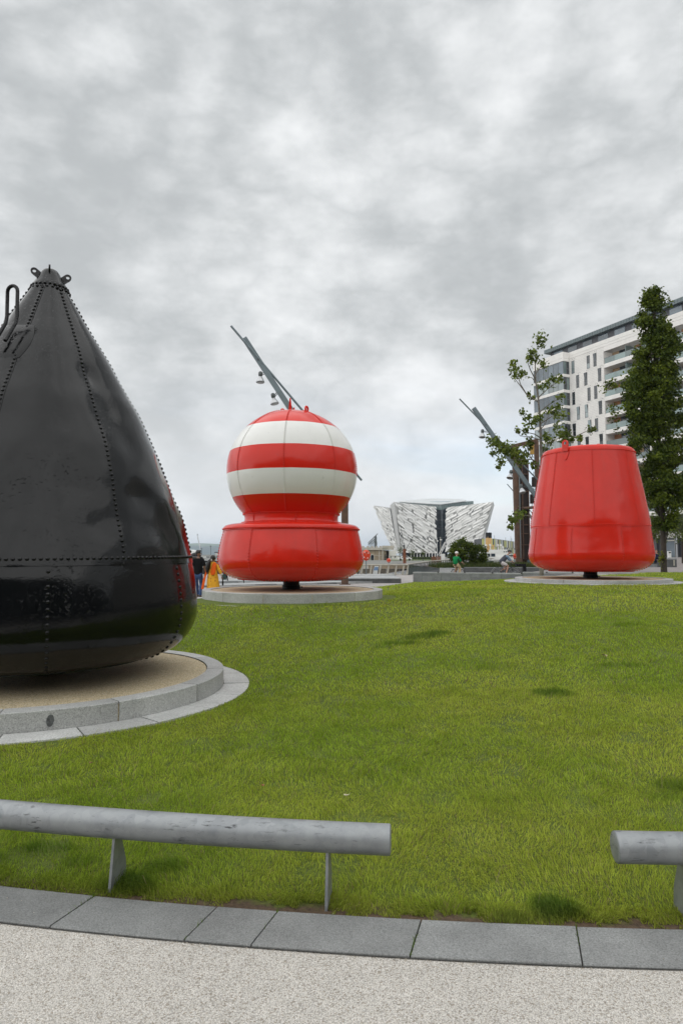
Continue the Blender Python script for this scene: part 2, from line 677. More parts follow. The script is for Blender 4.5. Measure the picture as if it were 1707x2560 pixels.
def turf():
    m = NT('lawn_turf')
    f = m.noise(1.2, 6, 0.65)
    g = m.noise(34, 4, 0.7)
    a = m.ramp(f, [(0.3, (0.09, 0.13, 0.010)), (0.7, (0.13, 0.175, 0.014))])
    a = m.mix(m.ramp(g, [(0.35, 0.75), (0.6, 0.0)]), a, (0.05, 0.07, 0.008))
    # bare soil showing in a ragged line along the kerb
    dv = m.t.nodes.new('ShaderNodeVectorMath')
    dv.operation = 'DISTANCE'
    m.l(m.pos, dv.inputs[0])
    dv.inputs[1].default_value = (2.17, 22.1, 0.0)
    kd = m.math('SUBTRACT', 19.17, dv.outputs['Value'])
    edge = m.math('ADD', kd, m.math('MULTIPLY', m.math('SUBTRACT', m.noise(9, 5, .65), .5), -0.25))
    a = m.mix(m.ramp(edge, [(0.03, 1.0), (0.10, 0.0)]), a, m.ramp(g, [(.3, (0.05, 0.032, 0.018)), (.7, (0.13, 0.085, 0.05))]))
    m.set(col=a, rough=0.95)
    m.bump(g, 0.8, 0.03)
    return m.m


M['turf'] = turf()
M['bark'] = simple('dark_bark', (0.050, 0.038, 0.030), 0.9, 0, 0.4, 6, 0.9, 18, 0.03)
M['bark_pale'] = simple('grey_bark', (0.16, 0.145, 0.125), 0.85, 0, 0.3, 6, 0.5, 18, 0.02)

# ------------------------------------------------------------------ terrain
def sstep(a, b, x):
    t = np.clip((np.asarray(x, float) - a) / (b - a), 0, 1)
    return t * t * (3 - 2 * t)


def ground_h(x, y):
    s = np.asarray(x) - 0.29 * np.asarray(y)
    a = 0.75 * sstep(-4.0, 4.0, s) * sstep(18, 32, y)
    a = a + 0.55 * sstep(46, 110, y) * sstep(-2, 6, s)
    a = a - 0.07 * (1 - sstep(6, 11, y))
    return a


KC, KR = (2.17, 22.1), 19.17          # centre and radius of the kerb line (its lawn side)


def arc_pt(x, r):
    return (x, KC[1] - math.sqrt(r * r - (x - KC[0]) ** 2))


def arc_xy(a, r):
    return (KC[0] + r * math.sin(a), KC[1] - r * math.cos(a))


A0, A1 = math.asin((-6.5 - KC[0]) / KR), math.asin((7.6 - KC[0]) / KR)
front = [arc_xy(A0 + (A1 - A0) * i / 60, KR + 0.02) for i in range(61)]
rest = [(12.5, 6.0), (19.5, 12.0), (22.5, 22.0), (22.0, 28.0), (17.5, 31.4), (15.0, 32.3), (13.0, 33.75), (11.0, 34.85),
        (9.65, 35.55), (7.9, 36.5), (6.0, 37.5), (4.2, 38.45), (3.1, 36.2), (2.13, 33.25), (0.3, 30.6), (-1.6, 27.6), (-3.4, 24.6),
        (-4.95, 22.0), (-6.3, 19.8), (-8.0, 17.0), (-9.2, 13.0), (-9.2, 8.0), (-8.0, 5.2)]
LAWN = front + rest
PLINTHS = {'black': (-3.55, 7.95, 0.21), 'striped': (-1.15, 15.8, 0.80), 'can': (7.18, 19.1, 0.95)}
PR = 2.12
ctrl = []
for i in range(0, 61, 4):
    ctrl.append((*front[i], 0.0))
    x, y = arc_xy(A0 + (A1 - A0) * i / 60, KR - 1.2)
    ctrl.append((x, y, 0.02))
for k in range(8):
    a = k * PI / 4
    for nm, rr, h in (('black', 2.45, 0.015), ('black', 1.0, 0.0), ('striped', 2.3, 0.60), ('can', 2.3, 0.845)):
        px, py, _ = PLINTHS[nm]
        ctrl.append((px + rr * math.cos(a), py + rr * math.sin(a), h - (0.06 if nm == 'striped' and math.sin(a) > 0.5 else 0)))
ctrl += [(12.5, 6, .1), (19.5, 12, .5), (22.5, 22, .75), (22, 28, .75), (17.5, 31.4, .75), (15, 32.3, .74), (13, 33.75, .60), (11, 34.85, .45),
         (9.65, 35.55, .36), (7.9, 36.5, .24), (6, 37.5, .12), (4.2, 38.45, .03), (3.1, 36.2, .03), (2.13, 33.25, .03), (.3, 30.6, .03),
         (-1.6, 27.6, .03), (-3.4, 24.6, .03), (-4.95, 22, .03), (-6.3, 19.8, .02), (-8, 17, .02), (-9.2, 13, .0), (-9.2, 8, 0), (-8, 5.2, 0),
         (0, 7.5, .06), (3, 8, .16), (6, 8, .2), (1.5, 11, .38), (5, 12.5, .62), (9, 13, .68), (3, 17.5, .72), (3.5, 20.5, .66), (-3.5, 12.5, .30),
         (13, 22, .84), (12, 28, .76), (7.5, 26, .68), (3, 27, .36), (5, 32, .26), (9, 31, .48), (0.2, 19.5, .46), (-4.5, 17, .25)]
cp = np.array(ctrl)
_D = np.hypot(cp[:, None, 0] - cp[None, :, 0], cp[:, None, 1] - cp[None, :, 1])
_w = np.linalg.solve(_D + 1e-6 * np.eye(len(cp)), cp[:, 2])
GX, GY, GS = -10.0, 2.0, 0.25
gx = np.arange(GX, 24, GS)
gy = np.arange(GY, 40, GS)
XX, YY = np.meshgrid(gx, gy)
HH = np.zeros_like(XX)
for i in range(len(cp)):
    HH += _w[i] * np.hypot(XX - cp[i, 0], YY - cp[i, 1])
for _ in range(5):
    P_ = np.pad(HH, 1, 'edge')
    HH = (P_[1:-1, 1:-1] * 4 + P_[:-2, 1:-1] + P_[2:, 1:-1] + P_[1:-1, :-2] + P_[1:-1, 2:]) / 8
HH += (fbm(XX, YY, 0.55, 3, 3) - 0.5) * 0.07 * sstep(4.5, 9, YY)


def lawn_h(x, y):
    x = np.asarray(x, float)
    y = np.asarray(y, float)
    fx = np.clip((x - GX) / GS, 0, len(gx) - 1.001)
    fy = np.clip((y - GY) / GS, 0, len(gy) - 1.001)
    i, j = fx.astype(int), fy.astype(int)
    a, b = fx - i, fy - j
    return (HH[j, i] * (1 - a) + HH[j, i + 1] * a) * (1 - b) + (HH[j + 1, i] * (1 - a) + HH[j + 1, i + 1] * a) * b


def in_poly(x, y, poly):
    x = np.asarray(x)
    y = np.asarray(y)
    ins = np.zeros(x.shape, bool)
    n = len(poly)
    for i in range(n):
        x1, y1 = poly[i]
        x2, y2 = poly[(i + 1) % n]
        c = ((y1 > y) != (y2 > y)) & (x < (x2 - x1) * (y - y1) / (y2 - y1 + 1e-12) + x1)
        ins ^= c
    return ins


def lawn_mesh():
    pts = list(LAWN)
    n0 = len(pts)
    m = in_poly(XX, YY, LAWN)
    dmin = np.full(XX.shape, 9.0)
    for px, py in LAWN:
        dmin = np.minimum(dmin, np.hypot(XX - px, YY - py))
    m &= dmin > 0.15
    xs, ys = XX[m][::1], YY[m][::1]
    pts += list(zip(xs.tolist(), ys.tolist()))
    vs, es, fs, *_ = delaunay_2d_cdt([Vector(p) for p in pts], [(i, (i + 1) % n0) for i in range(n0)], [], 1, 1e-4)
    ax = np.array([v.x for v in vs])
    ay = np.array([v.y for v in vs])
    az = lawn_h(ax, ay)
    az -= 0.004 * (1 - sstep(0.0, 0.12, np.abs(np.hypot(ax - KC[0], ay - KC[1]) - KR)))
    me = bpy.data.meshes.new('lawn')
    me.from_pydata(np.stack([ax, ay, az], 1).tolist(), [], [f for f in fs])
    me.materials.append(M['turf'])
    me.polygons.foreach_set('use_smooth', [True] * len(me.polygons))
    me.update()
    bm = bmesh.new()
    bm.from_mesh(me)
    bmesh.ops.recalc_face_normals(bm, faces=bm.faces)
    if sum(f.normal.z for f in bm.faces) < 0:
        bmesh.ops.reverse_faces(bm, faces=bm.faces)
    bm.to_mesh(me)
    bm.free()
    return me


tag(link('lawn', lawn_mesh()), kind='structure')


def sheet(name, xs, ys, hf, mat):
    X, Y = np.meshgrid(xs, ys)
    Z = hf(X, Y)
    nx, ny = len(xs), len(ys)
    i = np.arange(nx * ny).reshape(ny, nx)
    q = np.stack([i[:-1, :-1], i[:-1, 1:], i[1:, 1:], i[1:, :-1]], -1).reshape(-1, 4)
    me = np_mesh(name, np.stack([X, Y, Z], -1).reshape(-1, 3), q, None, mat)
    me.polygons.foreach_set('use_smooth', [True] * len(me.polygons))
    return tag(link(name, me), kind='structure')


sheet('plaza', np.arange(-90, 90.1, 1.5), np.arange(-30, 56.1, 1.0), ground_h, M['plaza'])
sheet('street', np.arange(11.5, 140, 1.5), np.concatenate([np.arange(31, 56, 1.0), np.arange(56, 140, 3.0)]),
      lambda x, y: ground_h(x, y) + 0.006, M['street'])
sheet('far_quay', np.linspace(-4000, 4000, 40), np.concatenate([[120, 140, 200, 300, 500], np.linspace(800, 9000, 20)]),
      lambda x, y: np.zeros_like(x) - 0.05, M['ground'])
sheet('water', np.linspace(-600, 20, 10), np.linspace(54, 122, 6), lambda x, y: np.zeros_like(x) - 2.6, M['water'])
_px = np.linspace(-8, 10.5, 120)
_py = np.array([KC[1] - math.sqrt((KR + 0.14) ** 2 - (x - KC[0]) ** 2) for x in _px])
pm0 = MB()
sheet('unseen_road', np.linspace(-80, 100, 20), np.linspace(-46, -1.2, 10), lambda x, y: np.zeros_like(x) - 0.02, M['asphalt'])  # unseen dark ground added behind the camera, to darken the black hull's reflection
pm0.add([(x, -1.2, -0.012) for x in _px] + [(x, y, -0.012) for x, y in zip(_px, _py)], [(i, i + 1, 120 + i + 1, 120 + i) for i in range(119)])
tag(pm0.build('path', M['path']), kind='structure')

# kerb: a mortar bed and one object per slab
kb = MB()
n = 90
ring_o = [(*arc_xy(A0 + (A1 - A0) * i / n, KR + 0.275), -0.0085) for i in range(n + 1)]
ring_i = [(*arc_xy(A0 + (A1 - A0) * i / n, KR - 0.03), -0.0085) for i in range(n + 1)]
kb.add(ring_o + ring_i, [(i, i + 1, n + 2 + i, n + 1 + i) for i in range(n)])
kerb = tag(kb.build('kerb', M['mortar']), kind='structure')
# joint positions read along the lawn side of the kerb
jx = [-6.4, -5.6, -4.8, -4.0, -3.2, -2.35, -1.16, -0.565, -0.285, 0.352, 1.013, 1.72, 2.4, 3.1, 3.8, 4.5, 5.2, 5.9, 6.6, 7.4]


def kerb_slab(x0, x1, k):
    a, b = math.asin((x0 - KC[0]) / KR), math.asin((x1 - KC[0]) / KR)
    g = 0.0035 / KR
    a, b = a + g, b - g
    skew = -0.052 / KR           # the joints are cut slightly off the radius
    m_ = 8
    dz = rnd.uniform(-0.0015, 0.002)
    bev = 0.004
    vs = []
    for i in range(m_ + 1):
        t = a + (b - a) * i / m_
        for rr, z in ((KR + 0.27, -0.06), (KR + 0.27, dz - bev), (KR + 0.27 - bev, dz), (KR + bev, dz), (KR, dz - bev), (KR, -0.06)):
            vs.append((*arc_xy(t + skew * (rr - KR) / 0.27, rr), z))
    fs = []
    for i in range(m_):
        for j in range(5):
            fs.append((i * 6 + j, (i + 1) * 6 + j, (i + 1) * 6 + j + 1, i * 6 + j + 1))
    fs.append(tuple(range(6)))
    fs.append(tuple(m_ * 6 + 5 - j for j in range(6)))
    MB().add(vs, fs).build('kerb_stone', M['kerb'], kerb)


for k in range(len(jx) - 1):
    kerb_slab(jx[k], jx[k + 1], k)
# small iron stud set in the path
sp = MB()
sp.lathe([(0.0, 0.004), (0.012, 0.003), (0.014, -0.01)], 12)
tag(sp.build('path_stud', M['rust_dark'], None, 40, tuple(at(1558, 2511, 2.36))), 'small dark iron stud set in the pale path', 'stud').location.z = -0.011

# ------------------------------------------------------------------ tubular rails
M_END = M['galv']


def tube_rail(a0, a1, label, posts, end0=True, end1=True):
    r_ax = KR - 0.085
    root = thing('tubular_rail', label, 'rail', (*arc_xy((a0 + a1) / 2, r_ax), 0.0), 0, 'galvanised tube rails along the kerb')
    o = Vector(root.location)
    rad, zc_ = 0.067, 0.30
    pts = [Vector((*arc_xy(a0 + (a1 - a0) * i / 40, r_ax), zc_)) - o for i in range(41)]
    MB().tube(pts, rad, 40, False).build('tube', M['galv'], root, 50)
    for p, q in ((pts[0], pts[1]), (pts[-1], pts[-2])):
        d = (p - q).normalized()
        cap = MB()
        ax = d.to_track_quat('Z', 'Y').to_matrix()
        cap.lathe([(0.0, 0.004), (rad - 0.008, 0.004), (rad - 0.003, 0.001), (rad - 0.0005, -0.004), (rad - 0.0005, -0.02)], 40, p, axis=ax)
        cap.build('end_cap', M['galv'], root, 40)
    for ap in posts:
        x, y = arc_xy(ap, r_ax)
        tng = Vector((math.cos(ap), math.sin(ap), 0))
        nrm = Vector((-math.sin(ap), math.cos(ap), 0))     # towards the lawn
        base = Vector((x, y, 0)) - o
        # steel fin: narrow under the pipe, wider at the foot
        prof = [(-0.060, -0.10), (-0.060, 0.02), (-0.028, 0.245), (0.030, 0.245), (0.085, 0.10), (0.105, -0.10)]
        t = 0.0065
        A = [base + nrm * a + Vector((0, 0, z)) - tng * t for a, z in prof]
        B = [base + nrm * a + Vector((0, 0, z)) + tng * t for a, z in prof]
        MB().hexa(A, B).build('post', M['galv'], root)
    return root


def ang_x(x, r=KR - 0.085):
    return math.asin((x - KC[0]) / r)


tube_rail(ang_x(-3.2), ang_x(0.222), 'long galvanised steel tube rail crossing in front of the black cone buoy', [ang_x(-2.75), ang_x(-1.92), ang_x(-1.088), ang_x(-0.062)])
tube_rail(ang_x(1.222), ang_x(4.4), 'galvanised steel tube rail entering at the right edge, only its near end in view', [ang_x(1.515), ang_x(2.5), ang_x(3.5), ang_x(4.2)])


# ------------------------------------------------------------------ plinths
def facing(cx, cy):
    return math.atan2(-cx, cy)


def ring_stone(phi0, phi1, r0, r1, z0, z1, bev=0.006, seg=5):
    m = MB()
    vs = []
    for i in range(seg + 1):
        p = phi0 + (phi1 - phi0) * i / seg
        for r, z in ((r1, z0), (r1, z1 - bev), (r1 - bev, z1), (r0, z1), (r0, z0)):
            vs.append((r * math.sin(p), -r * math.cos(p), z))
    fs = []
    for i in range(seg):
        for j in range(4):
            fs.append((i * 5 + j, i * 5 + j + 1, (i + 1) * 5 + j + 1, (i + 1) * 5 + j))
    fs.append((4, 3, 2, 1, 0))
    fs.append(tuple(seg * 5 + j for j in range(5)))
    return m.add(vs, fs)


def plinth(key, label, off, bottom, apron_z):
    x, y, top = PLINTHS[key]
    root = thing('round_plinth', label, 'plinth', (x, y, top), facing(x, y), 'round granite plinths under the buoys')
    N = 13
    g = 0.0075 / PR
    for k in range(N):
        a = R(off) + 2 * PI * k / N
        ring_stone(a + g, a + 2 * PI / N - g, PR - 0.20, PR, bottom - top, 0.0).build('kerb_stone', M['granite'], root, 30)
    core = MB()
    core.lathe([(0.001, -0.012), (PR - 0.21, -0.012)], 64)
    core.lathe([(PR - 0.203, -0.009), (PR - 0.203, bottom - top + .01)], 64)
    core.lathe([(PR - 0.01, -0.02), (PR - 0.01, bottom - top)], 64)
    core.build('gravel_top', M['resin'], root, 30)
    n2 = 22
    for k in range(n2):
        a = R(off + 6) + 2 * PI * k / n2
        ring_stone(a + g, a + 2 * PI / n2 - g, PR + 0.006, PR + 0.315, apron_z - 0.1 - top, apron_z - top + rnd.uniform(-.002, .003), 0.004, 3).build('apron_stone', M['granite'], root, 30)
    return root


pl = plinth('black', 'round granite plinth under the black cone buoy, nearest the camera', 18.5, -0.1, 0.03)
# remains of a torn sticker on the front stone
st = MB()
a = R(3.2)
vs = []
outline = [(0.0, 0.055), (0.018, 0.05), (0.03, 0.03), (0.034, 0.0), (0.025, -0.03), (0.012, -0.05), (-0.008, -0.056), (-0.025, -0.04), (-0.033, -0.012), (-0.03, 0.02), (-0.018, 0.045)]
A = [((PR + 0.0005) * math.sin(a - 0.02 + q / PR), -(PR + 0.0005) * math.cos(a - 0.02 + q / PR), -0.095 + z) for q, z in outline]
B = [((PR + 0.003) * math.sin(a - 0.02 + q / PR), -(PR + 0.003) * math.cos(a - 0.02 + q / PR), -0.095 + z) for q, z in outline]
st.hexa(A, B)
M['sticker'] = simple('weathered_sticker', (0.10, 0.105, 0.105), 0.6, 0, 0.7, 28)
st.build('torn_sticker', M['sticker'], pl)
plinth('striped', 'round granite plinth under the red and white striped buoy', 10.8, 0.3, 0.565)
plinth('can', 'low round granite plinth sunk in the lawn under the plain red buoy', 9.0, 0.5, 0.858)


# ------------------------------------------------------------------ buoys
def nz(p, s, seed=0.0):
    return mnoise.noise(Vector((p[0] * s + seed, p[1] * s, p[2] * s)))


def interp(prof, n):
    """resample a profile polyline to n points by Catmull-Rom on arclength"""
    P_ = [Vector((r, z)) for r, z in prof]
    L = [0]
    for i in range(1, len(P_)):
        L.append(L[-1] + (P_[i] - P_[i - 1]).length)
    out = []
    for k in range(n):
        s = L[-1] * k / (n - 1)
        i = max(0, min(len(P_) - 2, next((j for j in range(len(L) - 1) if L[j + 1] >= s - 1e-9), len(P_) - 2)))
        t = (s - L[i]) / max(1e-9, L[i + 1] - L[i])
        p0, p1, p2, p3 = P_[max(0, i - 1)], P_[i], P_[i + 1], P_[min(len(P_) - 1, i + 2)]
        q = 0.5 * ((2 * p1) + (p2 - p0) * t + (2 * p0 - 5 * p1 + 4 * p2 - p3) * t * t + (3 * p1 - p0 - 3 * p2 + p3) * t ** 3)
        out.append((max(0.0005, q.x), q.y))
    return out


def spt(r, z, phi):
    return Vector((r * math.sin(phi), -r * math.cos(phi), z))


def plate(prof, p0, p1, cols, dent, name, mat, root, lap=0.006, over=0.05):
    """one hull plate; its far edge laps over its neighbour"""
    m = MB()
    vs = []
    nrows = len(prof)
    for i, (r, z) in enumerate(prof):
        ov = over / max(r, 0.15)
        for k in range(cols + 2):
            t = min(k, cols) / cols
            p = p0 + (p1 + ov - p0) * t
            rr = r + lap * t
            if k == cols + 1:
                rr = r - 0.004
            q = spt(rr, z, p)
            if dent:
                q = q + Vector((math.sin(p), -math.cos(p), 0)) * dent(q, p)
            vs.append(q)
    w = cols + 2
    fs = []
    for i in range(nrows - 1):
        for k in range(w - 1):
            fs.append((i * w + k, i * w + k + 1, (i + 1) * w + k + 1, (i + 1) * w + k))
    m.add(vs, fs)
    me = bpy.data.meshes.new(name)
    me.from_pydata([tuple(v) for v in m.v], [], m.f)
    me.materials.append(mat)
    me.polygons.foreach_set('use_smooth', [True] * len(me.polygons))
    me.update()
    # outward normals
    if me.polygons[0].normal.dot(Vector(me.polygons[0].center) * Vector((1, 1, 0))) < 0:
        me.flip_normals()
    me.set_sharp_from_angle(angle=R(50))
    return link(name, me, root)


def rivet_mesh(rad, mat, h=0.6, n=7):
    return MB().lathe([(rad, -rad * 0.25), (rad * 0.92, rad * h * 0.45), (rad * 0.55, rad * h * 0.9), (0.0005, rad * h)], n).mesh('rivet', mat, 80)


def prof_eval(prof, z):
    """radius and outward normal of a profile at height z"""
    best = None
    for i in range(len(prof) - 1):
        z0, z1 = prof[i][1], prof[i + 1][1]
        if (z0 - z) * (z1 - z) <= 0 and z0 != z1:
            t = (z - z0) / (z1 - z0)
            r = prof[i][0] + (prof[i + 1][0] - prof[i][0]) * t
            if best is None or r > best[0]:
                dr, dz = prof[i + 1][0] - prof[i][0], z1 - z0
                nrm = Vector((dz, -dr)) if dz > 0 else Vector((-dz, dr))
                best = (r, nrm.normalized())
    return best


def along(prof, step, i0=0.0, i1=None):
    """(r, z, normal) every step along a profile polyline"""
    out, acc, nxt = [], 0.0, i0
    for i in range(len(prof) - 1):
        a, b = Vector(prof[i]), Vector(prof[i + 1])
        L = (b - a).length
        while nxt <= acc + L:
            t = (nxt - acc) / max(L, 1e-9)
            q = a + (b - a) * t
            d = (b - a).normalized()
            nn = Vector((d.y, -d.x))
            if nn.x < -0.2 or (abs(nn.x) <= 0.2 and nn.x * q.x < 0):
                nn = -nn
            out.append((q.x, q.y, nn))
            nxt += step
        acc += L
    return out


class Rivets:
    def __init__(s, rad, h=0.6, n=6):
        s.m = MB()
        s.p = [(rad, -rad * 0.3), (rad * 0.9, rad * h * 0.5), (rad * 0.5, rad * h * 0.92), (0.0005, rad * h)]
        s.n = n

    def put(s, r, z, phi, nn, off=0.0):
        N = Vector((nn.x * math.sin(phi), -nn.x * math.cos(phi), nn.y))
        s.m.lathe(s.p, s.n, spt(r, z, phi) + N * off, axis=N.to_track_quat('Z', 'Y').to_matrix())


def one_rivet(me, r, z, phi, nn, off, root):
    N = Vector((nn.x * math.sin(phi), -nn.x * math.cos(phi), nn.y))
    o = link('rivet', me, root, spt(r, z, phi) + N * off)
    o.rotation_euler = N.to_track_quat('Z', 'Y').to_euler()
    return o


def lug(root, name, mat, pos, direction, side, w, h, t, hole):
    """flat plate ending in a round eye; stands along direction, flat face across side"""
    d = Vector(direction).normalized()
    sdv = Vector(side)
    sdv = (sdv - d * sdv.dot(d)).normalized()
    nn = d.cross(sdv)
    m = MB()
    n = 14
    c = Vector(pos) + d * (h - w / 2)
    outer = [c + sdv * (w / 2 * math.cos(PI * i / n)) + d * (w / 2 * math.sin(PI * i / n)) for i in range(n + 1)]
    inner = [c + sdv * (hole * math.cos(PI * i / n)) + d * (hole * math.sin(PI * i / n)) for i in range(n + 1)]
    inner2 = [c + sdv * (hole * math.cos(PI + PI * i / n)) + d * (hole * math.sin(PI + PI * i / n)) for i in range(n + 1)]
    bl, br = Vector(pos) - sdv * (w / 2) - d * 0.05, Vector(pos) + sdv * (w / 2) - d * 0.05
    for i in range(n):
        q = [outer[i], outer[i + 1], inner[i + 1], inner[i]]
        m.hexa([p - nn * t / 2 for p in q], [p + nn * t / 2 for p in q])
    low = [outer[n], bl, br, outer[0]] + [p for p in reversed(inner2)]
    # body below the eye as fan of quads
    k = len(inner2)
    for i in range(k - 1):
        ta, tb = i / (k - 1), (i + 1) / (k - 1)
        oa = bl if False else (outer[n] + (bl - outer[n]) * min(1, ta * 3) if ta < 1 / 3 else (bl + (br - bl) * (ta - 1 / 3) * 3 if ta < 2 / 3 else br + (outer[0] - br) * (ta - 2 / 3) * 3))
        ob = (outer[n] + (bl - outer[n]) * min(1, tb * 3) if tb < 1 / 3 else (bl + (br - bl) * (tb - 1 / 3) * 3 if tb < 2 / 3 else br + (outer[0] - br) * min(1, (tb - 2 / 3) * 3)))
        q = [oa, ob, inner2[i + 1], inner2[i]]
        m.hexa([p - nn * t / 2 for p in q], [p + nn * t / 2 for p in q])
    return m.build(name, mat, root, 40)


def pedestal(root, z_top):
    m = MB()
    m.lathe([(0.001, 0.0), (0.205, 0.0), (0.205, 0.09), (0.185, 0.10), (0.185, z_top), (0.001, z_top)], 28)
    m.build('pedestal', M['black_steel'], root, 40)
    b = MB()
    b.tube([(0.19, -0.05, 0.045), (0.245, -0.05, 0.045)], 0.012, 8)
    b.tube([(0.24, -0.05, 0.045), (0.255, -0.05, 0.045)], 0.022, 8)
    b.build('locking_bolt', M['black_steel'], root, 40)


# --- black cone buoy
bx, by, bz = PLINTHS['black']
bb = thing('cone_buoy', 'tall black riveted cone buoy on the nearest plinth', 'buoy', (bx, by, bz), facing(bx, by))
bb.rotation_euler = (0, R(-0.55) * math.cos(facing(bx, by)), facing(bx, by))
up_prof = [(0.190, 4.665), (0.240, 4.57), (0.378, 4.335), (0.528, 4.07), (0.690, 3.785), (0.815, 3.55), (0.930, 3.34), (1.055, 3.125), (1.180, 2.85),
           (1.300, 2.595), (1.395, 2.35), (1.455, 2.19), (1.545, 1.925), (1.615, 1.675), (1.682, 1.45), (1.723, 1.285)]
lo_prof = [(1.716, 1.31), (1.750, 1.145), (1.780, 0.92), (1.790, 0.78), (1.783, 0.64), (1.745, 0.52), (1.680, 0.41), (1.60, 0.325), (1.50, 0.255), (1.38, 0.215), (1.22, 0.185)]
DENTS = [(-0.12, 2.05, 0.34, 0.030), (0.22, 2.12, 0.22, 0.026), (0.30, 1.75, 0.24, 0.022), (-0.28, 1.75, 0.30, 0.024), (0.70, 1.95, 0.20, 0.026), (0.72, 2.65, 0.16, 0.022),
         (0.62, 3.05, 0.22, 0.022), (0.55, 3.45, 0.10, 0.018), (-0.55, 2.6, 0.35, 0.016), (0.05, 2.75, 0.4, 0.012), (0.9, 1.6, 0.22, 0.02), (-0.05, 1.5, 0.2, 0.012)]


def dent_black(q, p):
    p = (p + PI) % (2 * PI) - PI
    z = q[2]
    e = 0.0
    rr = math.hypot(q[0], q[1])
    for dp, dz, w, a in DENTS:
        dd = ((p - dp) * rr / w) ** 2 + ((z - dz) / (w * 1.15)) ** 2
        if dd < 9:
            e -= 1.9 * a * math.exp(-dd)
    amp = 0.017 if z > 1.3 else 0.003
    e += amp * nz(q, 1.4, 3.0) + amp * (.35 + .75 * math.exp(-((z - 1.9) / .55) ** 2)) * nz(q, 3.8, 9.0)
    # long shallow folds running down from the tip
    if z > 1.9:
        k = min(1.0, (z - 1.9) / 1.0)
        e += 0.016 * k * math.sin(p * 7.0 + 1.4 + 1.2 * nz(q, 0.6, 2.0)) * min(1, rr / 0.6)
    return e


up_r = interp(up_prof, 84)
lo_r = interp(lo_prof, 44)
NB = 7
SA, SL = R(25.4), R(0.5)
for k in range(NB):
    plate([(r + 0.007, z) for r, z in up_r], SA + 2 * PI * k / NB, SA + 2 * PI * (k + 1) / NB, 22, dent_black, 'hull_plate', M['black'], bb)
for k in range(NB):
    plate(lo_r, SL + 2 * PI * k / NB, SL + 2 * PI * (k + 1) / NB, 22, dent_black, 'hull_plate', M['black'], bb)
m = MB()
m.lathe(interp([(0.214, 4.645), (0.205, 4.68), (0.165, 4.75), (0.130, 4.815), (0.108, 4.855), (0.080, 4.89), (0.045, 4.905), (0.001, 4.91)], 22), 40)
cap = m.build('tip_cap', M['black'], bb, 60)
m = MB()
m.lathe([(1.235, 0.195), (1.235, 0.17), (1.10, 0.155), (0.8, 0.13), (0.001, 0.12)], 64)
m.build('bottom_plate', M['black'], bb, 40)
# seam lip of the upper plates
rv_me = rivet_mesh(0.0215, M['black'])
rr0, nn0 = prof_eval(up_r, 1.355)
nv = 176
RS = Rivets(0.0215)
for k in range(nv):
    ph = -PI + 2 * PI * (k + 0.5) / nv
    dn = dent_black(spt(rr0 + 0.01, 1.355, ph), ph)
    if abs(ph) < R(96):
        one_rivet(rv_me, rr0 + 0.009 + dn, 1.355, ph, nn0, 0.002, bb)
    else:
        RS.put(rr0 + 0.009, 1.355, ph, nn0, 0.0)
for k in range(NB):
    ph = SL + 2 * PI * k / NB
    ph = (ph + PI) % (2 * PI) - PI
    for r, z, nn in along(lo_r, 0.073, 0.08):
        if r < 1.25:
            continue
        a = ph + 0.022 / r
        dn = dent_black(spt(r, z, a), a)
        if abs(ph) < R(115):
            one_rivet(rv_me, r + 0.006 + dn, z, a, nn, 0.001, bb)
        else:
            RS.put(r + 0.005, z, a, nn, 0)
RU = Rivets(0.019, 0.75)
for k in range(NB):
    ph = SA + 2 * PI * k / NB
    ph = (ph + PI) % (2 * PI) - PI
    for r, z, nn in along(up_r, 0.0575, 0.08):
        if z < 1.40:
            continue
        a = ph + 0.022 / r
        dn = dent_black(spt(r, z, a), a)
        (RU if z > 1.3 else RS).put(r + 0.012 + dn, z, a, nn, 0.001)
for zz_, off in ((4.66, 0.0), (4.615, 0.5)):
    rr_ = 0.207 if zz_ > 4.65 else 0.226
    for k in range(24):
        RU.put(rr_ + 0.004, zz_, 2 * PI * (k + off) / 24, Vector((0.86, 0.5)), 0)
for k in range(110):
    RS.put(1.30, 0.202, 2 * PI * k / 110, Vector((0.35, -0.93)), 0)
tag(RU.m.build('rivet_rows', M['black'], bb, 80), kind='stuff')
tag(RS.m.build('rivet_rows', M['black'], bb, 80), kind='stuff')
lug(bb, 'lifting_lug', M['black'], spt(0.10, 4.80, R(-92)), (-0.80, 0, 0.62), (0.62, 0.0, 0.80), 0.085, 0.14, 0.025, 0.02)
lug(bb, 'lifting_lug', M['black'], spt(0.12, 4.76, R(88)), (0.76, 0, 0.66), (0.66, 0.0, -0.76), 0.085, 0.15, 0.025, 0.02)
lug(bb, 'lifting_lug', M['black'], spt(0.055, 4.83, R(-8)), (0.0, -0.75, 0.66), (0, 0.66, 0.75), 0.085, 0.12, 0.022, 0.02)
# mooring bow welded on the left shoulder
ph = R(-33)
rz_, zz_ = 0.66, 3.90
rad_ = Vector((math.sin(ph), -math.cos(ph), 0))
tan_ = Vector((math.cos(ph), math.sin(ph), 0))
dn_ = (rad_ * 0.50 + Vector((0, 0, -0.866)))          # down the cone
hm = MB()
for s_ in (-1, 1):
    pass
top_c = rad_ * 0.70 + Vector((0, 0, 4.02))
pathp = []
w_ = 0.062
pathp.append(top_c - tan_ * w_ + dn_ * 0.34 + rad_ * 0.02)
pathp.append(top_c - tan_ * w_ + dn_ * 0.04)
pathp.append(top_c - tan_ * w_ + Vector((0, 0, 0.05)))
pathp.append(top_c - tan_ * w_ + Vector((0, 0, 0.33)))
for i in range(1, 8):
    a = PI * i / 8
    pathp.append(top_c - tan_ * w_ * math.cos(a) + Vector((0, 0, 0.33 + w_ * math.sin(a) * 1.1)))
pathp.append(top_c + tan_ * w_ + Vector((0, 0, 0.33)))
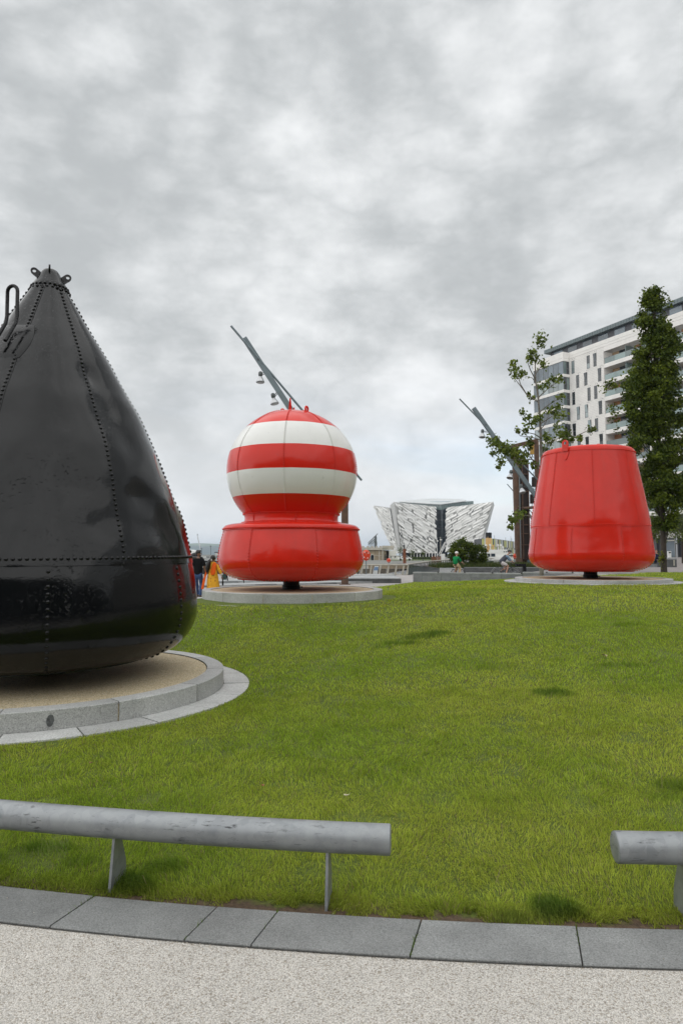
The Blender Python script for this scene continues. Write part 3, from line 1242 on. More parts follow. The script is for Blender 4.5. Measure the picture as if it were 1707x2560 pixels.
pathp.append(top_c + tan_ * w_ + Vector((0, 0, 0.05)))
pathp.append(top_c + tan_ * w_ + dn_ * 0.04)
pathp.append(top_c + tan_ * w_ + dn_ * 0.34 + rad_ * 0.02)
hm.tube(pathp, 0.021, 10)
bow = hm.build('mooring_bow', M['black'], bb, 50)
pm = MB()
cols = 9
vs = []
for i in range(8):
    z = 4.02 - 0.46 * i / 7
    r, _ = prof_eval(up_r, z)
    for k in range(cols):
        sh = 0.75 + 0.25 * math.sin(PI * i / 7)
        p = ph + (k / (cols - 1) - 0.55) * 0.5 * sh / max(0.5, r)
        ed = 0.0 if (i in (0, 7) or k in (0, cols - 1)) else 0.018
        vs.append(spt(r + 0.012 + ed + dent_black(spt(r, z, p), p), z, p))
pm.add(vs, [(i * cols + k, i * cols + k + 1, (i + 1) * cols + k + 1, (i + 1) * cols + k) for i in range(7) for k in range(cols - 1)])
pm.build('doubler_plate', M['black'], bow, 50)
pedestal(bb, 0.2)

# --- striped sphere buoy
sx_, sy_, sz_ = PLINTHS['striped']
sx_ -= 0.045
sb = thing('sphere_buoy', 'round red and white striped buoy on a red drum base', 'buoy', (sx_, sy_, sz_), facing(sx_, sy_))
sb.scale = (1.045, 1.045, 1.0)
sc_z = 2.80
SR = 1.485
sph = []
for i in range(56):
    t = R(90) - (R(90) + math.asin(1.02 / SR)) * i / 55
    t = min(t, R(88.5))
    sph.append((SR * math.cos(t), sc_z + SR * math.sin(t)))


def dent_s(q, p):
    p = (p + PI) % (2 * PI) - PI
    e = 0.008 * nz(q, 1.3, 5.0) + 0.003 * nz(q, 4.5, 1.0)
    rr = math.hypot(q[0], q[1])
    for dp, dz, w, a in ((0.52, 3.93, 0.14, 0.022), (0.62, 3.9, 0.08, 0.014), (0.40, 3.35, 0.26, 0.018), (0.8, 3.3, 0.16, 0.016), (0.1, 3.2, 0.2, 0.010), (-0.3, 3.45, 0.25, 0.008)):
        dd = ((p - dp) * rr / w) ** 2 + ((q[2] - dz) / w) ** 2
        if dd < 9:
            e -= a * math.exp(-dd)
    return e


N8 = 8
SO = R(-7.5)
for k in range(N8):
    plate(sph, SO + 2 * PI * k / N8, SO + 2 * PI * (k + 1) / N8, 16, dent_s, 'hull_plate', M['stripe'], sb, 0.004, 0.04)
RSs = Rivets(0.0195, 0.8)
for k in range(N8):
    for r, z, nn in along(sph, 0.052, 0.35):
        a = SO + 2 * PI * k / N8 + 0.02 / max(0.1, r)
        RSs.put(r + 0.006 + dent_s(spt(r, z, a), a), z, a, nn, 0)
neck = interp([(1.088, 1.80), (1.082, 1.76), (1.070, 1.70), (1.068, 1.64), (1.078, 1.595), (1.11, 1.562), (1.20, 1.548), (1.32, 1.535), (1.43, 1.515), (1.50, 1.488), (1.532, 1.455), (1.545, 1.42), (1.545, 1.372)], 34)
m = MB()
m.lathe(neck + [(1.515, 1.370)], 72)
m.build('neck_collar', M['red'], sb, 50)
RD = Rivets(0.0205, 0.8)
for k in range(120):
    RD.put(1.094, 1.768, 2 * PI * k / 120, Vector((0.95, 0.3)), 0)
for k in range(118):
    RD.put(1.13, 1.562, 2 * PI * k / 118, Vector((0.3, 0.95)), 0)
for k in range(150):
    RD.put(1.547, 1.408, 2 * PI * k / 150, Vector((1, 0)), 0)
for ph_ in (-50, 5, 60, 130, 200, 260):
    for z in (1.73, 1.69, 1.65, 1.61):
        RD.put(1.074, z, R(ph_), Vector((1, 0)), 0)
drum = interp([(1.520, 1.392), (1.555, 1.24), (1.592, 1.08), (1.628, 0.88), (1.645, 0.72), (1.643, 0.64), (1.605, 0.52), (1.53, 0.415), (1.42, 0.335), (1.30, 0.285), (1.14, 0.245), (1.0, 0.225)], 44)


def dent_d(q, p):
    return 0.007 * nz(q, 1.4, 21.0) + 0.0025 * nz(q, 4.5, 4.0)


for k in range(NB):
    plate(drum, R(18) + 2 * PI * k / NB, R(18) + 2 * PI * (k + 1) / NB, 18, dent_d, 'hull_plate', M['red'], sb)
    for r, z, nn in along(drum, 0.064, 0.05):
        if r > 1.03:
            a = R(18) + 2 * PI * k / NB + 0.028 / r
            RD.put(r + 0.006 + dent_d(spt(r, z, a), a), z, a, nn, 0)
m = MB()
m.lathe([(1.02, 0.226), (0.8, 0.20), (0.001, 0.19)], 64)
m.build('bottom_plate', M['red'], sb, 40)
for k in range(112):
    RD.put(1.17, 0.247, 2 * PI * k / 112, Vector((0.2, -0.98)), 0)
tag(RSs.m.build('rivet_rows', M['stripe'], sb, 80), kind='stuff')
tag(RD.m.build('rivet_rows', M['red'], sb, 80), kind='stuff')
# top fittings
f = MB()
f.hexa([(-0.09, -0.02, 4.22), (0.0, -0.02, 4.22), (-0.03, -0.02, 4.60), (-0.06, -0.02, 4.60)], [(-0.09, 0.02, 4.22), (0.0, 0.02, 4.22), (-0.03, 0.02, 4.60), (-0.06, 0.02, 4.60)])
for z in (4.36, 4.44, 4.52):
    f.tube([(-0.045, -0.028, z), (-0.045, 0.028, z)], 0.012, 8)
f.build('top_fin', M['red'], sb)


def ring_eye(root, c, r, t, mat, yaw=0.0, name='lifting_eye'):
    m = MB()
    pts = []
    for i in range(19):
        a = R(-40) + R(260) * i / 18
        pts.append(Vector((math.cos(a) * r * math.cos(yaw), math.cos(a) * r * math.sin(yaw), math.sin(a) * r)) + Vector(c))
    m.tube(pts, t, 8)
    m.tube([pts[0], (pts[0].x, pts[0].y, c[2] - r * 1.9)], t, 8)
    m.tube([pts[-1], (pts[-1].x, pts[-1].y, c[2] - r * 1.9)], t, 8)
    return m.build(name, mat, root, 50)


eye = ring_eye(sb, (0.33, -0.30, 4.27), 0.062, 0.024, M['red'], R(62))
b = MB()
b.box((0.335, -0.32, 4.145), (0.26, 0.16, 0.02), Matrix.Rotation(R(20), 3, 'X'))
b.hexa([(0.24, -0.40, 4.13), (0.40, -0.40, 4.13), (0.33, -0.46, 4.02), (0.31, -0.46, 4.02)], [(0.24, -0.385, 4.14), (0.40, -0.385, 4.14), (0.33, -0.44, 4.04), (0.31, -0.44, 4.04)])
b.build('base_pad', M['red'], eye)
ring_eye(sb, (-0.22, 0.05, 4.31), 0.035, 0.016, M['red'], R(10))
ring_eye(sb, (0.18, 0.25, 4.31), 0.035, 0.016, M['red'], R(80))
f2 = MB()
f2.span(0.03, 0.06, -0.02, 0.02, 4.24, 4.37)
f2.build('top_stub', M['red'], sb)
pedestal(sb, 0.22)

# --- plain red can buoy
kx, ky, kz = PLINTHS['can']
kx -= 0.015
kb_ = thing('can_buoy', 'plain red tapered drum buoy with one big lifting eye', 'buoy', (kx, ky, kz), facing(kx, ky))
kup = interp([(1.262, 3.575), (1.31, 3.28), (1.375, 2.92), (1.44, 2.58), (1.505, 2.22), (1.565, 1.86), (1.608, 1.585), (1.622, 1.44), (1.624, 1.42)], 50)
klo = interp([(1.618, 1.455), (1.65, 1.18), (1.695, 0.82), (1.712, 0.68), (1.69, 0.54), (1.63, 0.425), (1.53, 0.335), (1.40, 0.27), (1.22, 0.225), (1.0, 0.20)], 44)


def dent_k(q, p):
    p = (p + PI) % (2 * PI) - PI
    e = 0.007 * nz(q, 1.1, 33.0) + 0.002 * nz(q, 4.5, 14.0)
    rr = math.hypot(q[0], q[1])
    for dp, dz, w, a in ((0.62, 1.75, 0.22, 0.018), (0.55, 2.3, 0.16, 0.014), (0.42, 3.2, 0.13, 0.010), (1.15, 2.6, 0.2, 0.022), (1.2, 2.1, 0.2, 0.02), (-0.4, 1.0, 0.3, 0.008), (0.25, 1.0, 0.3, 0.01)):
        dd = ((p - dp) * rr / w) ** 2 + ((q[2] - dz) / (w * 1.3)) ** 2
        if dd < 9:
            e -= a * math.exp(-dd)
    return e


RK = Rivets(0.021, 0.8)
for k in range(8):
    a0_ = R(4) + 2 * PI * k / 8
    plate([(r + 0.006, z) for r, z in kup], a0_, a0_ + 2 * PI / 8, 16, dent_k, 'hull_plate', M['red'], kb_)
    for r, z, nn in along(kup, 0.056, 0.06):
        if z > 1.5:
            a = a0_ + 0.022 / r
            RK.put(r + 0.011 + dent_k(spt(r, z, a), a), z, a, nn, 0)
    a1_ = R(-17) + 2 * PI * k / 8
    plate(klo, a1_, a1_ + 2 * PI / 8, 16, dent_k, 'hull_plate', M['red'], kb_)
    for r, z, nn in along(klo, 0.066, 0.10):
        if r > 1.06:
            a = a1_ + 0.022 / r
            RK.put(r + 0.006 + dent_k(spt(r, z, a), a), z, a, nn, 0)
for k in range(168):
    a = 2 * PI * k / 168
    RK.put(1.622 + dent_k(spt(1.6, 1.47, a), a), 1.47, a, Vector((1, 0.1)), 0)
    if k % 6 != 5:
        pass
for k in range(140):
    a = 2 * PI * k / 140
    RK.put(1.278, 3.545, a, Vector((1, 0.15)), 0)
for k in range(120):
    RK.put(1.15, 0.208, 2 * PI * k / 120, Vector((0.2, -0.98)), 0)
m = MB()
m.lathe(interp([(1.284, 3.52), (1.274, 3.58), (1.26, 3.63), (1.22, 3.67), (1.12, 3.695), (0.95, 3.715), (0.6, 3.74), (0.001, 3.75)], 26), 72)
m.build('crown_plate', M['red'], kb_, 60)
m = MB()
m.lathe([(1.02, 0.201), (0.8, 0.185), (0.001, 0.18)], 64)
m.build('bottom_plate', M['red'], kb_, 40)
tag(RK.m.build('rivet_rows', M['red'], kb_, 80), kind='stuff')
pa = R(-26)
rad_ = Vector((math.sin(pa), -math.cos(pa), 0))
tan_ = Vector((math.cos(pa), math.sin(pa), 0))
lg = lug(kb_, 'lifting_eye', M['red'], rad_ * 1.31 + Vector((0, 0, 3.58)), (0, 0, 1), tan_, 0.175, 0.27, 0.045, 0.045)
q = MB()
poly = [(-0.095, 0.0), (0.095, 0.0), (0.095, -0.12), (0.04, -0.29), (0.0, -0.31), (-0.04, -0.29), (-0.095, -0.12)]
c0 = Vector((0, 0, 3.60))


def onk(t, z, off):
    r, _ = prof_eval(kup, min(3.57, 3.60 + z))
    return spt(r + off, 3.60 + z, pa + t / 1.3)


q.hexa([onk(t, z, 0.004) for t, z in poly], [onk(t, z, 0.034) for t, z in poly])
q.span(0, 0, 0, 0, 0, 0)
q.build('eye_bracket', M['red'], lg)
for i, (px, py) in enumerate(((-0.16, -0.1), (0.02, -0.05), (0.17, 0.0), (0.30, -0.08))):
    s = MB()
    s.lathe([(0.034, 3.68), (0.034, 3.82), (0.05, 3.825), (0.05, 3.86), (0.001, 3.865)], 10, (px, py, 0))
    s.build('top_stud', M['red'], kb_, 40)
pedestal(kb_, 0.2)

# ------------------------------------------------------------------ plaza furniture
def wall_run(root, p, q, z0, ztop, thick, step, mat, cop_mat, cop_h=0.07, course=0.16):
    """granite wall built of coping stones and face blocks along p->q (front face on the camera side)"""
    p, q = Vector((*p, 0)), Vector((*q, 0))
    L = (q - p).length
    t = (q - p).normalized()
    nn = Vector((-t.y, t.x, 0))            # away from the camera
    n = max(1, round(L / step))
    d = L / n
    g = 0.006
    for i in range(n):
        a, b = p + t * (i * d + g), p + t * ((i + 1) * d - g)
        z = ztop - cop_h
        for zz0, zz1 in ((z - course, z - 0.004), (z0, z - course - 0.004)):
            j = rnd.uniform(-0.004, 0.004)
            MB().hexa([a + nn * j + Vector((0, 0, zz0)), b + nn * j + Vector((0, 0, zz0)), b + nn * thick + Vector((0, 0, zz0)), a + nn * thick + Vector((0, 0, zz0))],
                      [a + nn * j + Vector((0, 0, zz1)), b + nn * j + Vector((0, 0, zz1)), b + nn * thick + Vector((0, 0, zz1)), a + nn * thick + Vector((0, 0, zz1))]).build('wall_block', mat, root)
    m = max(1, round(n / 2.5))
    d2 = L / m
    for i in range(m):
        a, b = p + t * (i * d2 + g), p + t * ((i + 1) * d2 - g)
        o = -nn * 0.015
        e = nn * (thick + 0.02)
        MB().hexa([a + o + Vector((0, 0, ztop - cop_h)), b + o + Vector((0, 0, ztop - cop_h)), b + e + Vector((0, 0, ztop - cop_h)), a + e + Vector((0, 0, ztop - cop_h))],
                  [a + o + Vector((0, 0, ztop)), b + o + Vector((0, 0, ztop)), b + e + Vector((0, 0, ztop)), a + e + Vector((0, 0, ztop))]).build('coping_stone', cop_mat, root)
        c = a + (b - a) * 0.98
        s = MB()
        s.bar(c - nn * 0.03 + Vector((0, 0, ztop - 0.03)), c - nn * 0.03 + Vector((0, 0, ztop + 0.03)), 0.05, 0.05)
        s.build('stop_stud', M['black_steel'], root)


w1 = thing('granite_wall', 'long low pale granite retaining wall along the far edge of the lawn', 'wall')
wall_run(w1, (4.15, 38.55), (9.72, 35.68), -0.1, 0.63, 0.35, 0.55, M['wall_stone'], M['coping'])
wall_run(w1, (9.73, 35.675), (13.2, 33.88), -0.1, 0.70, 0.35, 0.55, M['wall_stone'], M['coping'])

w2 = thing('granite_wall', 'grey granite planter wall behind the two cyclists, tall grass growing on top', 'wall')
pL, pM, pR = at(1098, 1425, 50.5), at(1159, 1425, 50.0), at(1372, 1425, 49.0)
wall_run(w2, (pL.x, 50.5), (pM.x - .02, 50.0), -0.1, 0.63, 0.4, 0.95, M['coping'], M['coping'], 0.06, 0.2)
wall_run(w2, (pM.x, 49.95), (pR.x, 49.0), -0.1, 0.70, 0.4, 1.6, M['dark_stone'], M['wall_stone'], 0.05, 0.2)

# low granite platform right of the striped buoy
lp = thing('granite_platform', 'low dark granite platform with a pale top right of the striped buoy', 'platform')
x0, x1 = 0.05, 3.42
n = 5
for i in range(n):
    a, b = x0 + (x1 - x0) * i / n, x0 + (x1 - x0) * (i + 1) / n
    MB().span(a + .005, b - .005, 38.0, 38.5, -0.1, 0.10).build('face_block', M['dark_stone'], lp)
    MB().span(a + .005, b - .005, 38.01, 38.5, 0.104, 0.235).build('face_block', M['dark_stone'], lp)
    for j in range(3):
        MB().span(a + .005, b - .005, 37.97 + j * 1.75 + .005, 37.97 + (j + 1) * 1.75 - .005, 0.24, 0.29).build('top_slab', M['coping'], lp)
# pale terrace edges left of the striped buoy
ls = thing('terrace_steps', 'broad pale granite terrace steps left of the striped buoy', 'steps')
for j, (v0, dz) in enumerate(((0, 0.10), (1, 0.20), (2, 0.30))):
    for i in range(9):
        xa = -7.2 + i * 1.05 + j * 0.9
        ya = 33.0 + j * 3.2 + i * 0.62
        R_ = Matrix.Rotation(math.atan2(0.62, 1.05), 3, 'Z')
        MB().box((xa, ya, dz - 0.14), (1.205, 0.5, 0.28), R_).build('step_stone', M['coping'] if i % 3 else M['wall_stone'], ls)
        MB().box((xa - 0.35, ya + 1.2, dz - 0.06), (1.205, 1.9, 0.1), R_).build('step_slab', M['coping'], ls)

# quayside railing with leaning plate posts
M['rail_post'] = simple('weathered_pale_steel', (0.40, 0.38, 0.32), 0.7, 0, 0.2, 4)
M['panel_green'] = simple('dark_green_panel', (0.018, 0.045, 0.036), 0.5, 0, 0.2, 3)
qr = thing('quay_railing', 'pale quayside railing of leaning flat posts beside the dock', 'railing')


def post_plate(m, base, lean, h, w=0.15, t=0.04):
    a = Vector(base)
    b = a + Vector((lean[0], lean[1], h))
    ax = Vector((w / 2, 0, 0))
    ay = Vector((0, t / 2, 0))
    m.hexa([a - ax - ay, a + ax - ay, a + ax + ay, a - ax + ay], [b - ax * .8 - ay, b + ax * .8 - ay, b + ax * .8 + ay, b - ax * .8 + ay])
    return b


tops = []
for u in (758, 781, 804, 827, 850, 873, 902.6, 925, 947.5, 967.9, 987.5, 1005.8, 1016.5):
    b_ = at(u, 1437, 53.5)
    b_.z = 0.0
    m = MB()
    tops.append(post_plate(m, b_, (0.11, -0.02), 0.80))
    m.build('post', M['rail_post'], qr)
m = MB()
m.tube([t + Vector((0, 0, 0.03)) for t in [tops[0] - Vector((.4, 0, 0))] + tops], 0.055, 8)
m.build('handrail', M['rail_post'], qr, 60)
m = MB()
for i in range(90):
    u = rnd.uniform(880, 1012)
    p = at(u, 1437, 53.9 + rnd.uniform(-.1, .5))
    m.sphere((p.x, p.y, 0.03), rnd.uniform(0.05, 0.1), 6, 4, (1.2, 1, .7))
M['white_stone'] = simple('white_cobble', (0.5, 0.49, 0.46), 0.8, 0, 0.2, 5)
tag(m.build('white_cobbles', M['white_stone'], None, 60), 'strip of small white cobbles at the foot of the quay railing', 'stones', kind='stuff')

# leaning notice board behind the railing
nb = thing('notice_board', 'narrow white and blue notice board behind the quay railing', 'sign', (at(938, 1437, 54.2).x, 54.2, 0))
A = [(-0.20, 0, 0.0), (0.15, 0, 0.0), (0.27, -0.05, 0.72), (-0.06, -0.05, 0.72)]
MB().hexa([Vector(p) for p in A], [Vector(p) + Vector((0, 0.03, 0)) for p in A]).build('board', simple('board_white', (0.62, 0.65, 0.66), 0.5), nb)
A = [(-0.125, -0.034, 0.36), (0.195, -0.034, 0.36), (0.245, -0.051, 0.64), (-0.055, -0.051, 0.64)]
MB().hexa([Vector(p) for p in A], [Vector(p) + Vector((0, 0.02, 0)) for p in A]).build('picture_panel', simple('board_blue', (0.16, 0.27, 0.45), 0.5), nb)

# curved footbridge with green parapet
fb = thing('footbridge', 'curved footbridge with dark green slatted parapet and pale handrail', 'footbridge')
ctrl_b = [(1019, 53.6, 0.0, .82), (1040, 57.5, 0.02, .86), (1060, 62, 0.04, .88), (1085, 68, 0.08, .9), (1115, 75, 0.12, .92), (1150, 82, 0.15, .92), (1190, 88, .18, .92), (1240, 93, .2, .92)]
bp = []
for i in range(len(ctrl_b) - 1):
    for k in range(6):
        t = k / 6
        a, b = ctrl_b[i], ctrl_b[i + 1]
        u, Y, z, h = [a[j] + (b[j] - a[j]) * t for j in range(4)]
        bp.append((Vector(((u - CU) / FPX * Y, Y, z)), h))
m = MB()
for (a, h1), (b, h2) in zip(bp[:-1], bp[1:]):
    t = (b - a)
    nn = Vector((t.y, -t.x, 0)).normalized()
    w = 2.6
    m.hexa([a, b, b - nn * w, a - nn * w], [p - Vector((0, 0, .25)) for p in (a, b, b - nn * w, a - nn * w)])
m.build('deck', M['dark_stone'], fb)
for k, ((a, h1), (b, h2)) in enumerate(zip(bp[:-1], bp[1:])):
    t = (b - a).normalized()
    nn = Vector((t.y, -t.x, 0))
    o = nn * 0.02
    lean = nn * 0.06
    for s in range(2):
        c0, c1 = a + (b - a) * (s * .5 + .02), a + (b - a) * (s * .5 + .47)
        q = [c0 + o, c1 + o, c1 + o + lean + Vector((0, 0, h1 * .66)), c0 + o + lean + Vector((0, 0, h1 * .66))]
        MB().hexa(q, [p - nn * 0.03 for p in q]).build('parapet_panel', M['panel_green'], fb)
    pm = MB()
    pm.bar(a + lean * .6 + Vector((0, 0, h1 * .6)), a + lean * 1.5 + t * 0.08 + Vector((0, 0, h1)), 0.06, 0.05)
    pm.build('baluster', M['panel_green'], fb)
m = MB()
m.tube([a + Vector((0.02, 0, h + .03)) for a, h in bp], 0.06, 8)
m.build('handrail', M['rail_post'], fb, 60)
# green gate panels with black posts by the terrace
for u, lab in ((560, 'small green barrier panel beside the woman in yellow'), (600, 'small green barrier panel just left of the buoy pedestal')):
    p = at(u, 1460, 36.5)
    g = thing('barrier_panel', lab, 'barrier', (p.x, 36.5, 0.0), 0, 'green barrier panels by the terrace steps')
    A = [(-0.12, 0, 0.25), (0.13, 0, 0.25), (0.15, 0, 0.62), (-0.10, 0, 0.62)]
    MB().hexa([Vector(q) for q in A], [Vector(q) + Vector((0, .05, 0)) for q in A]).build('panel', M['panel_green'], g)
    MB().bar((0.15, -.02, 0.62), (0.24, -.02, -0.05), 0.06, 0.05).build('post', M['black_steel'], g)

# lifebuoys
M['orange'] = simple('orange_plastic', (0.62, 0.055, 0.015), 0.4, 0, 0.1, 3)
M['white_plastic'] = simple('white_plastic', (0.7, 0.7, 0.68), 0.4, 0, 0.05)


def lifebuoy(p, top, lab, w, h, gz):
    root = thing('lifebuoy_stand', lab, 'lifebuoy', (p.x, p.y, gz), 0, 'orange lifebuoy stands on the quay')
    zc_ = p.z - gz
    m = MB()
    m.tube([(0, 0.10, -0.1), (0, 0.10, zc_)], 0.035, 8)
    m.build('post', M['mast_steel'], root, 60)
    s = MB()
    pr = [(0.001, 0.16), (0.30, 0.13), (0.46, 0.08), (0.5, 0.0), (0.46, -0.06), (0.001, -0.07)]
    A_ = Matrix.Diagonal(Vector((w, h, 1.0))) @ Matrix.Identity(3)
    ax = Matrix.Rotation(R(90), 3, 'X')
    s.lathe(pr, 20, (0, 0.05, zc_), axis=ax @ Matrix.Diagonal(Vector((w, h, 1.0))))
    s.build('housing', M['orange'], root, 50)
    r = MB()
    pts = [Vector((math.cos(2 * PI * i / 20) * w * 0.30, -0.11, zc_ + math.sin(2 * PI * i / 20) * h * 0.32)) for i in range(21)]
    r.tube(pts, 0.055 * min(1, w), 8, False)
    ring = r.build('ring', M['orange'], root, 60)
    b = MB()
    for a in (35, 125, 215, 305):
        c = Vector((math.cos(R(a)) * w * 0.30, -0.12, zc_ + math.sin(R(a)) * h * 0.32))
        b.sphere(c, 0.07 * min(1, w), 8, 6)
    b.build('band', M['white_plastic'], ring, 60)
    return root


lifebuoy(at(915, 1388, 50.5), 0, 'large orange lifebuoy housing right against the striped buoy', 0.66, 0.84, 0.0)
lifebuoy(at(971.5, 1401, 122), 0, 'small far orange lifebuoy in front of the castellated pump house', 0.75, 0.8, -0.05)
lifebuoy(at(1286, 1391, 57), 0, 'orange lifebuoy at the foot of the rusty sculpture frame', 0.26, 0.50, 0.5)

# black inverted L of steel behind the right cyclist
p = at(1313, 1431, 46.5)
bs = thing('steel_stand', 'black steel inverted L shaped stand right of the grey cyclist', 'stand', (p.x, 46.5, float(ground_h(p.x, 46.5))))
MB().span(-0.17, 0.0, -0.2, 0.2, -0.1, 0.52).build('leg', M['black_steel'], bs)
MB().span(-0.68, 0.0, -0.2, 0.2, 0.522, 0.70).build('top_bar', M['black_steel'], bs)


# ------------------------------------------------------------------ leaning light masts
def shade(root, p, d, s, arm_to):
    """bell lamp: p is the middle of the shade, d the way it points"""
    d = Vector(d).normalized()
    ax = (-d).to_track_quat('Z', 'Y').to_matrix()
    m = MB()
    m.lathe([(0.195 * s, -0.20 * s), (0.205 * s, -0.185 * s), (0.15 * s, -0.06 * s), (0.09 * s, 0.05 * s), (0.06 * s, 0.10 * s)], 20, p, axis=ax)
    m.lathe([(0.198 * s, -0.20 * s), (0.001, -0.17 * s)], 20, p, axis=ax)
    lam = m.build('lamp_shade', M['lamp_alu'], root, 60)
    h = MB()
    h.lathe([(0.06 * s, 0.09 * s), (0.085 * s, 0.12 * s), (0.10 * s, 0.20 * s), (0.09 * s, 0.30 * s), (0.05 * s, 0.335 * s), (0.001, 0.335 * s)], 14, p, axis=ax)
    h.build('housing', M['lamp_dark'], lam, 50)
    b = MB()
    top = Vector(p) - d * 0.22 * s
    b.tube([top + Vector((0.07 * s, -0.03, 0)), Vector(arm_to)], 0.018 * s, 6)
    b.tube([top + Vector((0.08 * s, 0.06, -0.05)), Vector(arm_to) + Vector((0.05, 0.02, -0.08))], 0.018 * s, 6)
    b.build('bracket', M['lamp_dark'], lam)


def mast(Y, label, post_u, post_v0, post_top_v, beam, strut, lamps, bw, sw, gz=0.0, post=True):
    base = at(post_u, post_v0, Y)
    root = thing('light_mast', label, 'light mast', (base.x, Y, gz), 0, 'leaning grey light masts')
    o = Vector(root.location)
    if post:
        tp = at(post_u, post_top_v, Y)
        m = MB()
        m.bar((0, 0.30, -0.2), (0, 0.30, tp.z - gz), 0.38, 0.38)
        m.build('post', M['rust'], root)
        m = MB()
        m.span(-0.3, 0.3, 0.0, 0.6, -0.1, 0.03)
        m.build('base_plate', M['rust'], root)
    a, b = at(*beam[0], Y) - o, at(*beam[1], Y) - o
    MB().bar(a, b, bw, bw * 1.2).build('beam', M['mast_steel'], root)
    a2, b2 = at(*strut[0], Y - 0.25) - o, at(*strut[1], Y + 0.4) - o
    m = MB()
    m.tube([a2, b2], sw, 8)
    m.build('strut', M['mast_steel'], root, 60)
    bt = MB()
    c = a + (b - a) * 0.14
    bt.tube([c + Vector((0, -bw * .75, 0)), c + Vector((0, bw * .75, 0))], 0.05, 10)
    bt.build('pivot_bolt', M['lamp_dark'], root, 50)
    for (u, v, dd, s, au, av) in lamps:
        shade(root, at(u, v, Y - 0.1) - o, dd, s, at(au, av, Y - 0.1) - o)
    return root


mast(36, 'nearest leaning light mast, its beam rising behind the striped buoy', 862, 1461, 1200, ((611, 846), (868, 1240)), ((578, 815), (904, 1201)),
     [(651, 946, (0, -.1, -1), 1.18, 662, 929), (685, 1000, (0.22, -.1, -1), 1.18, 693, 978)], 0.25, 0.062)
mast(49, 'second light mast leaning in front of the rusty sculpture and young tree', 1395, 1440, 1300, ((1183, 1020), (1398, 1325)), ((1148, 997), (1352, 1209)),
     [(1205, 1086, (-.1, -.2, -1), 1.2, 1216, 1078), (1275, 1188, (-.25, -.3, -1), 1.25, 1286, 1180), (1304, 1224, (0.1, -.3, -1), 1.3, 1318, 1217)], 0.24, 0.055, 0.3)
mast(72, 'far thin light mast tip showing left of the rusty sculpture', 1440, 1430, 1380, ((1300, 1262), (1440, 1425)), ((1267, 1210), (1400, 1365)),
     [], 0.2, 0.05, 0.6)

# ------------------------------------------------------------------ rusty frame sculpture
Y = 60.0
gz = 0.55
fr = thing('frame_sculpture', 'tall rusted steel portal frame sculpture with a dark upright hull slab', 'sculpture', (at(1310, 1400, Y).x, Y, gz))
o = Vector(fr.location)


def ip(u, v, dy=0.0):
    return at(u, v, Y + dy) - o


MB().bar((ip(1297, 1430).x, 0, -.3), ip(1286, 1112), 0.50, 0.50).build('leg', M['rust'], fr)
MB().bar((ip(1350, 1430, 2.0).x, 2.0, -.3), ip(1339, 1102, 2.0), 0.36, 0.4).build('leg', M['rust'], fr)
MB().bar(ip(1281, 1116), ip(1341, 1101, 2.0), 0.30, 0.34).build('crossbeam', M['rust'], fr)
# thin brace beam along the left leg
MB().bar(ip(1297, 1180, -.4), ip(1301, 1395, -.4), 0.07, 0.07).build('brace', M['mast_steel'], fr)
hull = MB()
out = [(1297, 1400), (1296, 1150), (1299, 1141), (1304, 1137), (1310, 1139), (1316, 1150), (1319, 1175), (1323, 1280), (1326, 1400)]
hull.hexa([ip(u, v, 0.7) for u, v in out], [ip(u, v, 1.3) for u, v in out])
hs = hull.build('hull_slab', M['rust_dark'], fr)
for v in (1185, 1228, 1269, 1312, 1334, 1362):
    m = MB()
    m.bar(ip(1299, v, 0.55), ip(1321, v, 0.55), 0.10, 0.09)
    m.build('rib', M['rust'], hs)
for u0, u1 in ((1304, 1308), (1319, 1324)):
    m = MB()
    m.bar(ip(u0, 1160, 0.5), ip(u1, 1398, 0.5), 0.09, 0.1)
    m.build('stringer', M['rust'], hs)
MB().tube([ip(1305, 1271, .2), ip(1340, 1268, .4)], 0.13, 10).build('cross_pipe', M['rust'], fr, 60)
M['ochre'] = simple('ochre_paint', (0.42, 0.25, 0.05), 0.6)
for u, v0, v1, mt in ((1329, 1112, 1136, 'ochre'), (1333.5, 1193, 1217, 'rust_dark'), (1329, 1236, 1259, 'rust_dark'), (1337, 1290, 1312, 'rust_dark')):
    m = MB()
    m.tube([ip(u, v0, .8), ip(u, v1, .8)], 0.20, 10)
    c = m.build('hanging_weight', M[mt], fr, 50)
    m = MB()
    m.tube([ip(u, v0 - 14, .8), ip(u, v0, .8)], 0.03, 6)
    m.tube([ip(u, v1, .8), ip(u, v1 + 7, .8)], 0.03, 6)
    m.tube([ip(u - 4, v1 + 7, .8), ip(u + 4, v1 + 7, .8)], 0.03, 6)
    m.build('hanger', M['rust_dark'], c)
for u in (1313, 1306):
    MB().bar(ip(u, 1360, 1.6), (ip(u, 1430, 1.6).x, 1.6, -.3), 0.26, 0.26).build('stub_leg', M['rust'], fr)
# dark blue kiosk behind the sculpture
p = at(1325, 1395, 80)
kk = thing('kiosk', 'dark blue kiosk glimpsed behind the rusty sculpture', 'kiosk', (p.x, 80, 0.6))
MB().span(-1.3, 1.6, 0, 2, 0, 1.7).build('cabin', simple('kiosk_blue', (0.05, 0.09, 0.12), 0.4), kk)
MB().span(-1.4, 1.7, -0.1, 2.1, 1.702, 1.85).build('roof', M['black_steel'], kk)
for i in range(4):
    MB().span(-1.15 + i * .68, -0.65 + i * .68, -0.03, 0.0, 0.5, 1.4).build('window', simple('kiosk_glass', (0.12, 0.22, 0.28), 0.15), kk)

